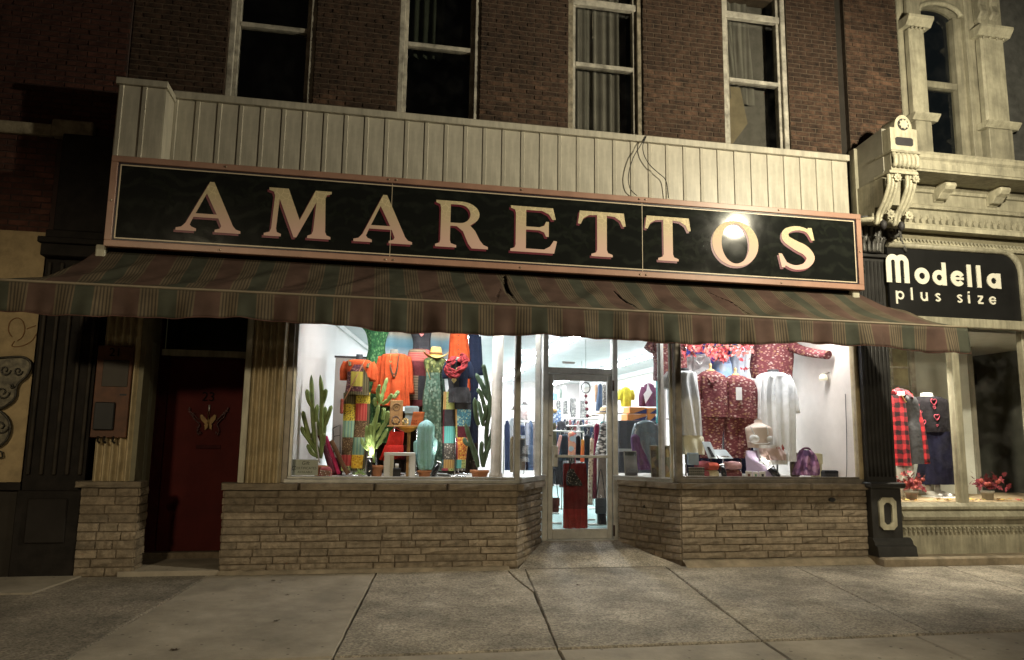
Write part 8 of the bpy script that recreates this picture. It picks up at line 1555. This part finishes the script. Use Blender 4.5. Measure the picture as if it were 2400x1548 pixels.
for k in range(70):
    x_, y_ = rn.uniform(7.05, 9.2), rn.uniform(.14, .4); me = rn.choice(lm); sc_ = rn.uniform(.05, .09); a__ = rn.uniform(0, 6.28); fl.add([(x_+sc_*(v.co.x*math.cos(a__)-v.co.z*math.sin(a__)), y_+sc_*(v.co.x*math.sin(a__)+v.co.z*math.cos(a__)), dz+.01+.3*sc_*abs(v.co.x)) for v in me.vertices], [tuple(range(11))], rn.randrange(3))
fl.build('leaves', [mat('leaf_amber', (.45, .25, .06), .8), GL[1], mat('leaf_yellow', (.55, .42, .12), .8)], t)['kind'] = 'stuff'
# ceiling lamps of that window
for i, (x_, y_, pw_, lab) in enumerate(((7.4, .42, 62, 'recessed ceiling lamp above the plaid coat mannequin'), (8.0, .45, 68, 'recessed ceiling lamp above the heart jumper mannequin'), (9.7, 2.9, 1.2, 'small round ceiling lamp far inside the Modella shop'))):
    t = thing('ceiling_lamp', lab, 'ceiling lamp', (x_, y_, 3.1)); MB().lathe((x_, y_, 3.09), [(.07, 0), (.08, .03)], 16).build('rim', HOUS, t); MB().lathe((x_, y_, 3.084), [(.055, 0), (.055, .005)], 16).build('lens', LENS, t)
    L = bpy.data.lights.new('ceiling_spot', 'SPOT'); L.energy = pw_*5; L.spot_size = R(110); L.spot_blend = .5; L.color = (1, .93, .75); L.shadow_soft_size = .06; o = bpy.data.objects.new('ceiling_spot', L); COL.objects.link(o); o.parent = t; o.location = (0, 0, -.03)
# ------------------------------------------------------------------ dead leaves on the pavement
LFD = mat('dead_leaf', (.05, .032, .018), .9)
for i, (u, v, lab) in enumerate(((645, 1362, 'dead leaf lying near the stone wall'), (672, 1395, 'dark dead leaf on the smooth slab'), (642, 1457, 'curled dead leaf in the middle of the smooth slab'), (1355, 1374, 'dead leaf on the slab before the door'), (415, 1526, 'dead leaf near the front joint on the left'))):
    p = gnd(u, v); o = place('dead_leaf', MB().add([(q.co.x, q.co.z, .12*abs(q.co.x)) for q in lm[0].vertices], [tuple(range(11))]).mesh('dl', LFD), None, p+Vector((0, 0, .006))); o.scale = (.055, .07, .06); o.rotation_euler = (0, 0, i*1.3); tag(o, lab, 'leaf')
# ------------------------------------------------------------------ street lamps
LAMPIRON = mat('lamp_post_green', (.02, .03, .025), .5)
GLOBE = bpy.data.materials.new('lit_lamp_globe'); GLOBE.use_nodes = True; n = GLOBE.node_tree.nodes; l = GLOBE.node_tree.links; n.clear()
_o = n.new('ShaderNodeOutputMaterial'); _a = n.new('ShaderNodeAddShader'); _t = n.new('ShaderNodeBsdfTransparent'); _e = n.new('ShaderNodeEmission'); _e.inputs[0].default_value = (1, .80, .46, 1); _e.inputs[1].default_value = 4
l.new(_t.outputs[0], _a.inputs[0]); l.new(_e.outputs[0], _a.inputs[1]); l.new(_a.outputs[0], _o.inputs[0])
def street_lamp(x, y, z, power, label, col, cutoff=False):
    t = thing('street_lamp', label, 'street lamp', (x, y, -.1), group='street lamps along the pavements')
    MB().lathe((x, y, -.3), [(.2, 0), (.2, .12), (.14, .2), (.12, .6), (.075, .75), (.06, 1.2), (.05, z-.3), (.08, z-.25), (.06, z-.1), (.12, z+.06), (.13, z+.08)], 16).build('post', LAMPIRON, t)
    MB().lathe((x, y, z-.22), [(.1, 0), (.17, .08), (.2, .2), (.18, .32), (.1, .42), (.04, .46)], 16).build('globe', GLOBE, t)
    MB().lathe((x, y, z+.22), [(.3, 0), (.26, .06), (.06, .12), (.01, .2)], 20).build('hood', LAMPIRON, t)
    L = bpy.data.lights.new('lamp_light', 'SPOT' if cutoff else 'POINT'); L.energy = power; L.color = col; L.shadow_soft_size = .55 if cutoff else .09
    if cutoff: L.spot_size = R(171); L.spot_blend = .12
    o = bpy.data.objects.new('lamp_light', L); COL.objects.link(o); o.parent = t; o.location = (0, 0, z+.1)
    return t
hp = P(1722, 532, SY); dv = (hp-CAM); rv = Vector((dv.x, -dv.y, dv.z)); lp = hp+rv*.40
street_lamp(lp.x, lp.y, lp.z, 1280, 'street lamp at the kerb beside the cream building', (1, .90, .66))
street_lamp(-6.0, -20, 6.6, 4900, 'street lamp across the street to the left', (1, .83, .54), True)
street_lamp(12.5, -18, 6.6, 1600, 'street lamp across the street to the right', (1, .85, .58), True)
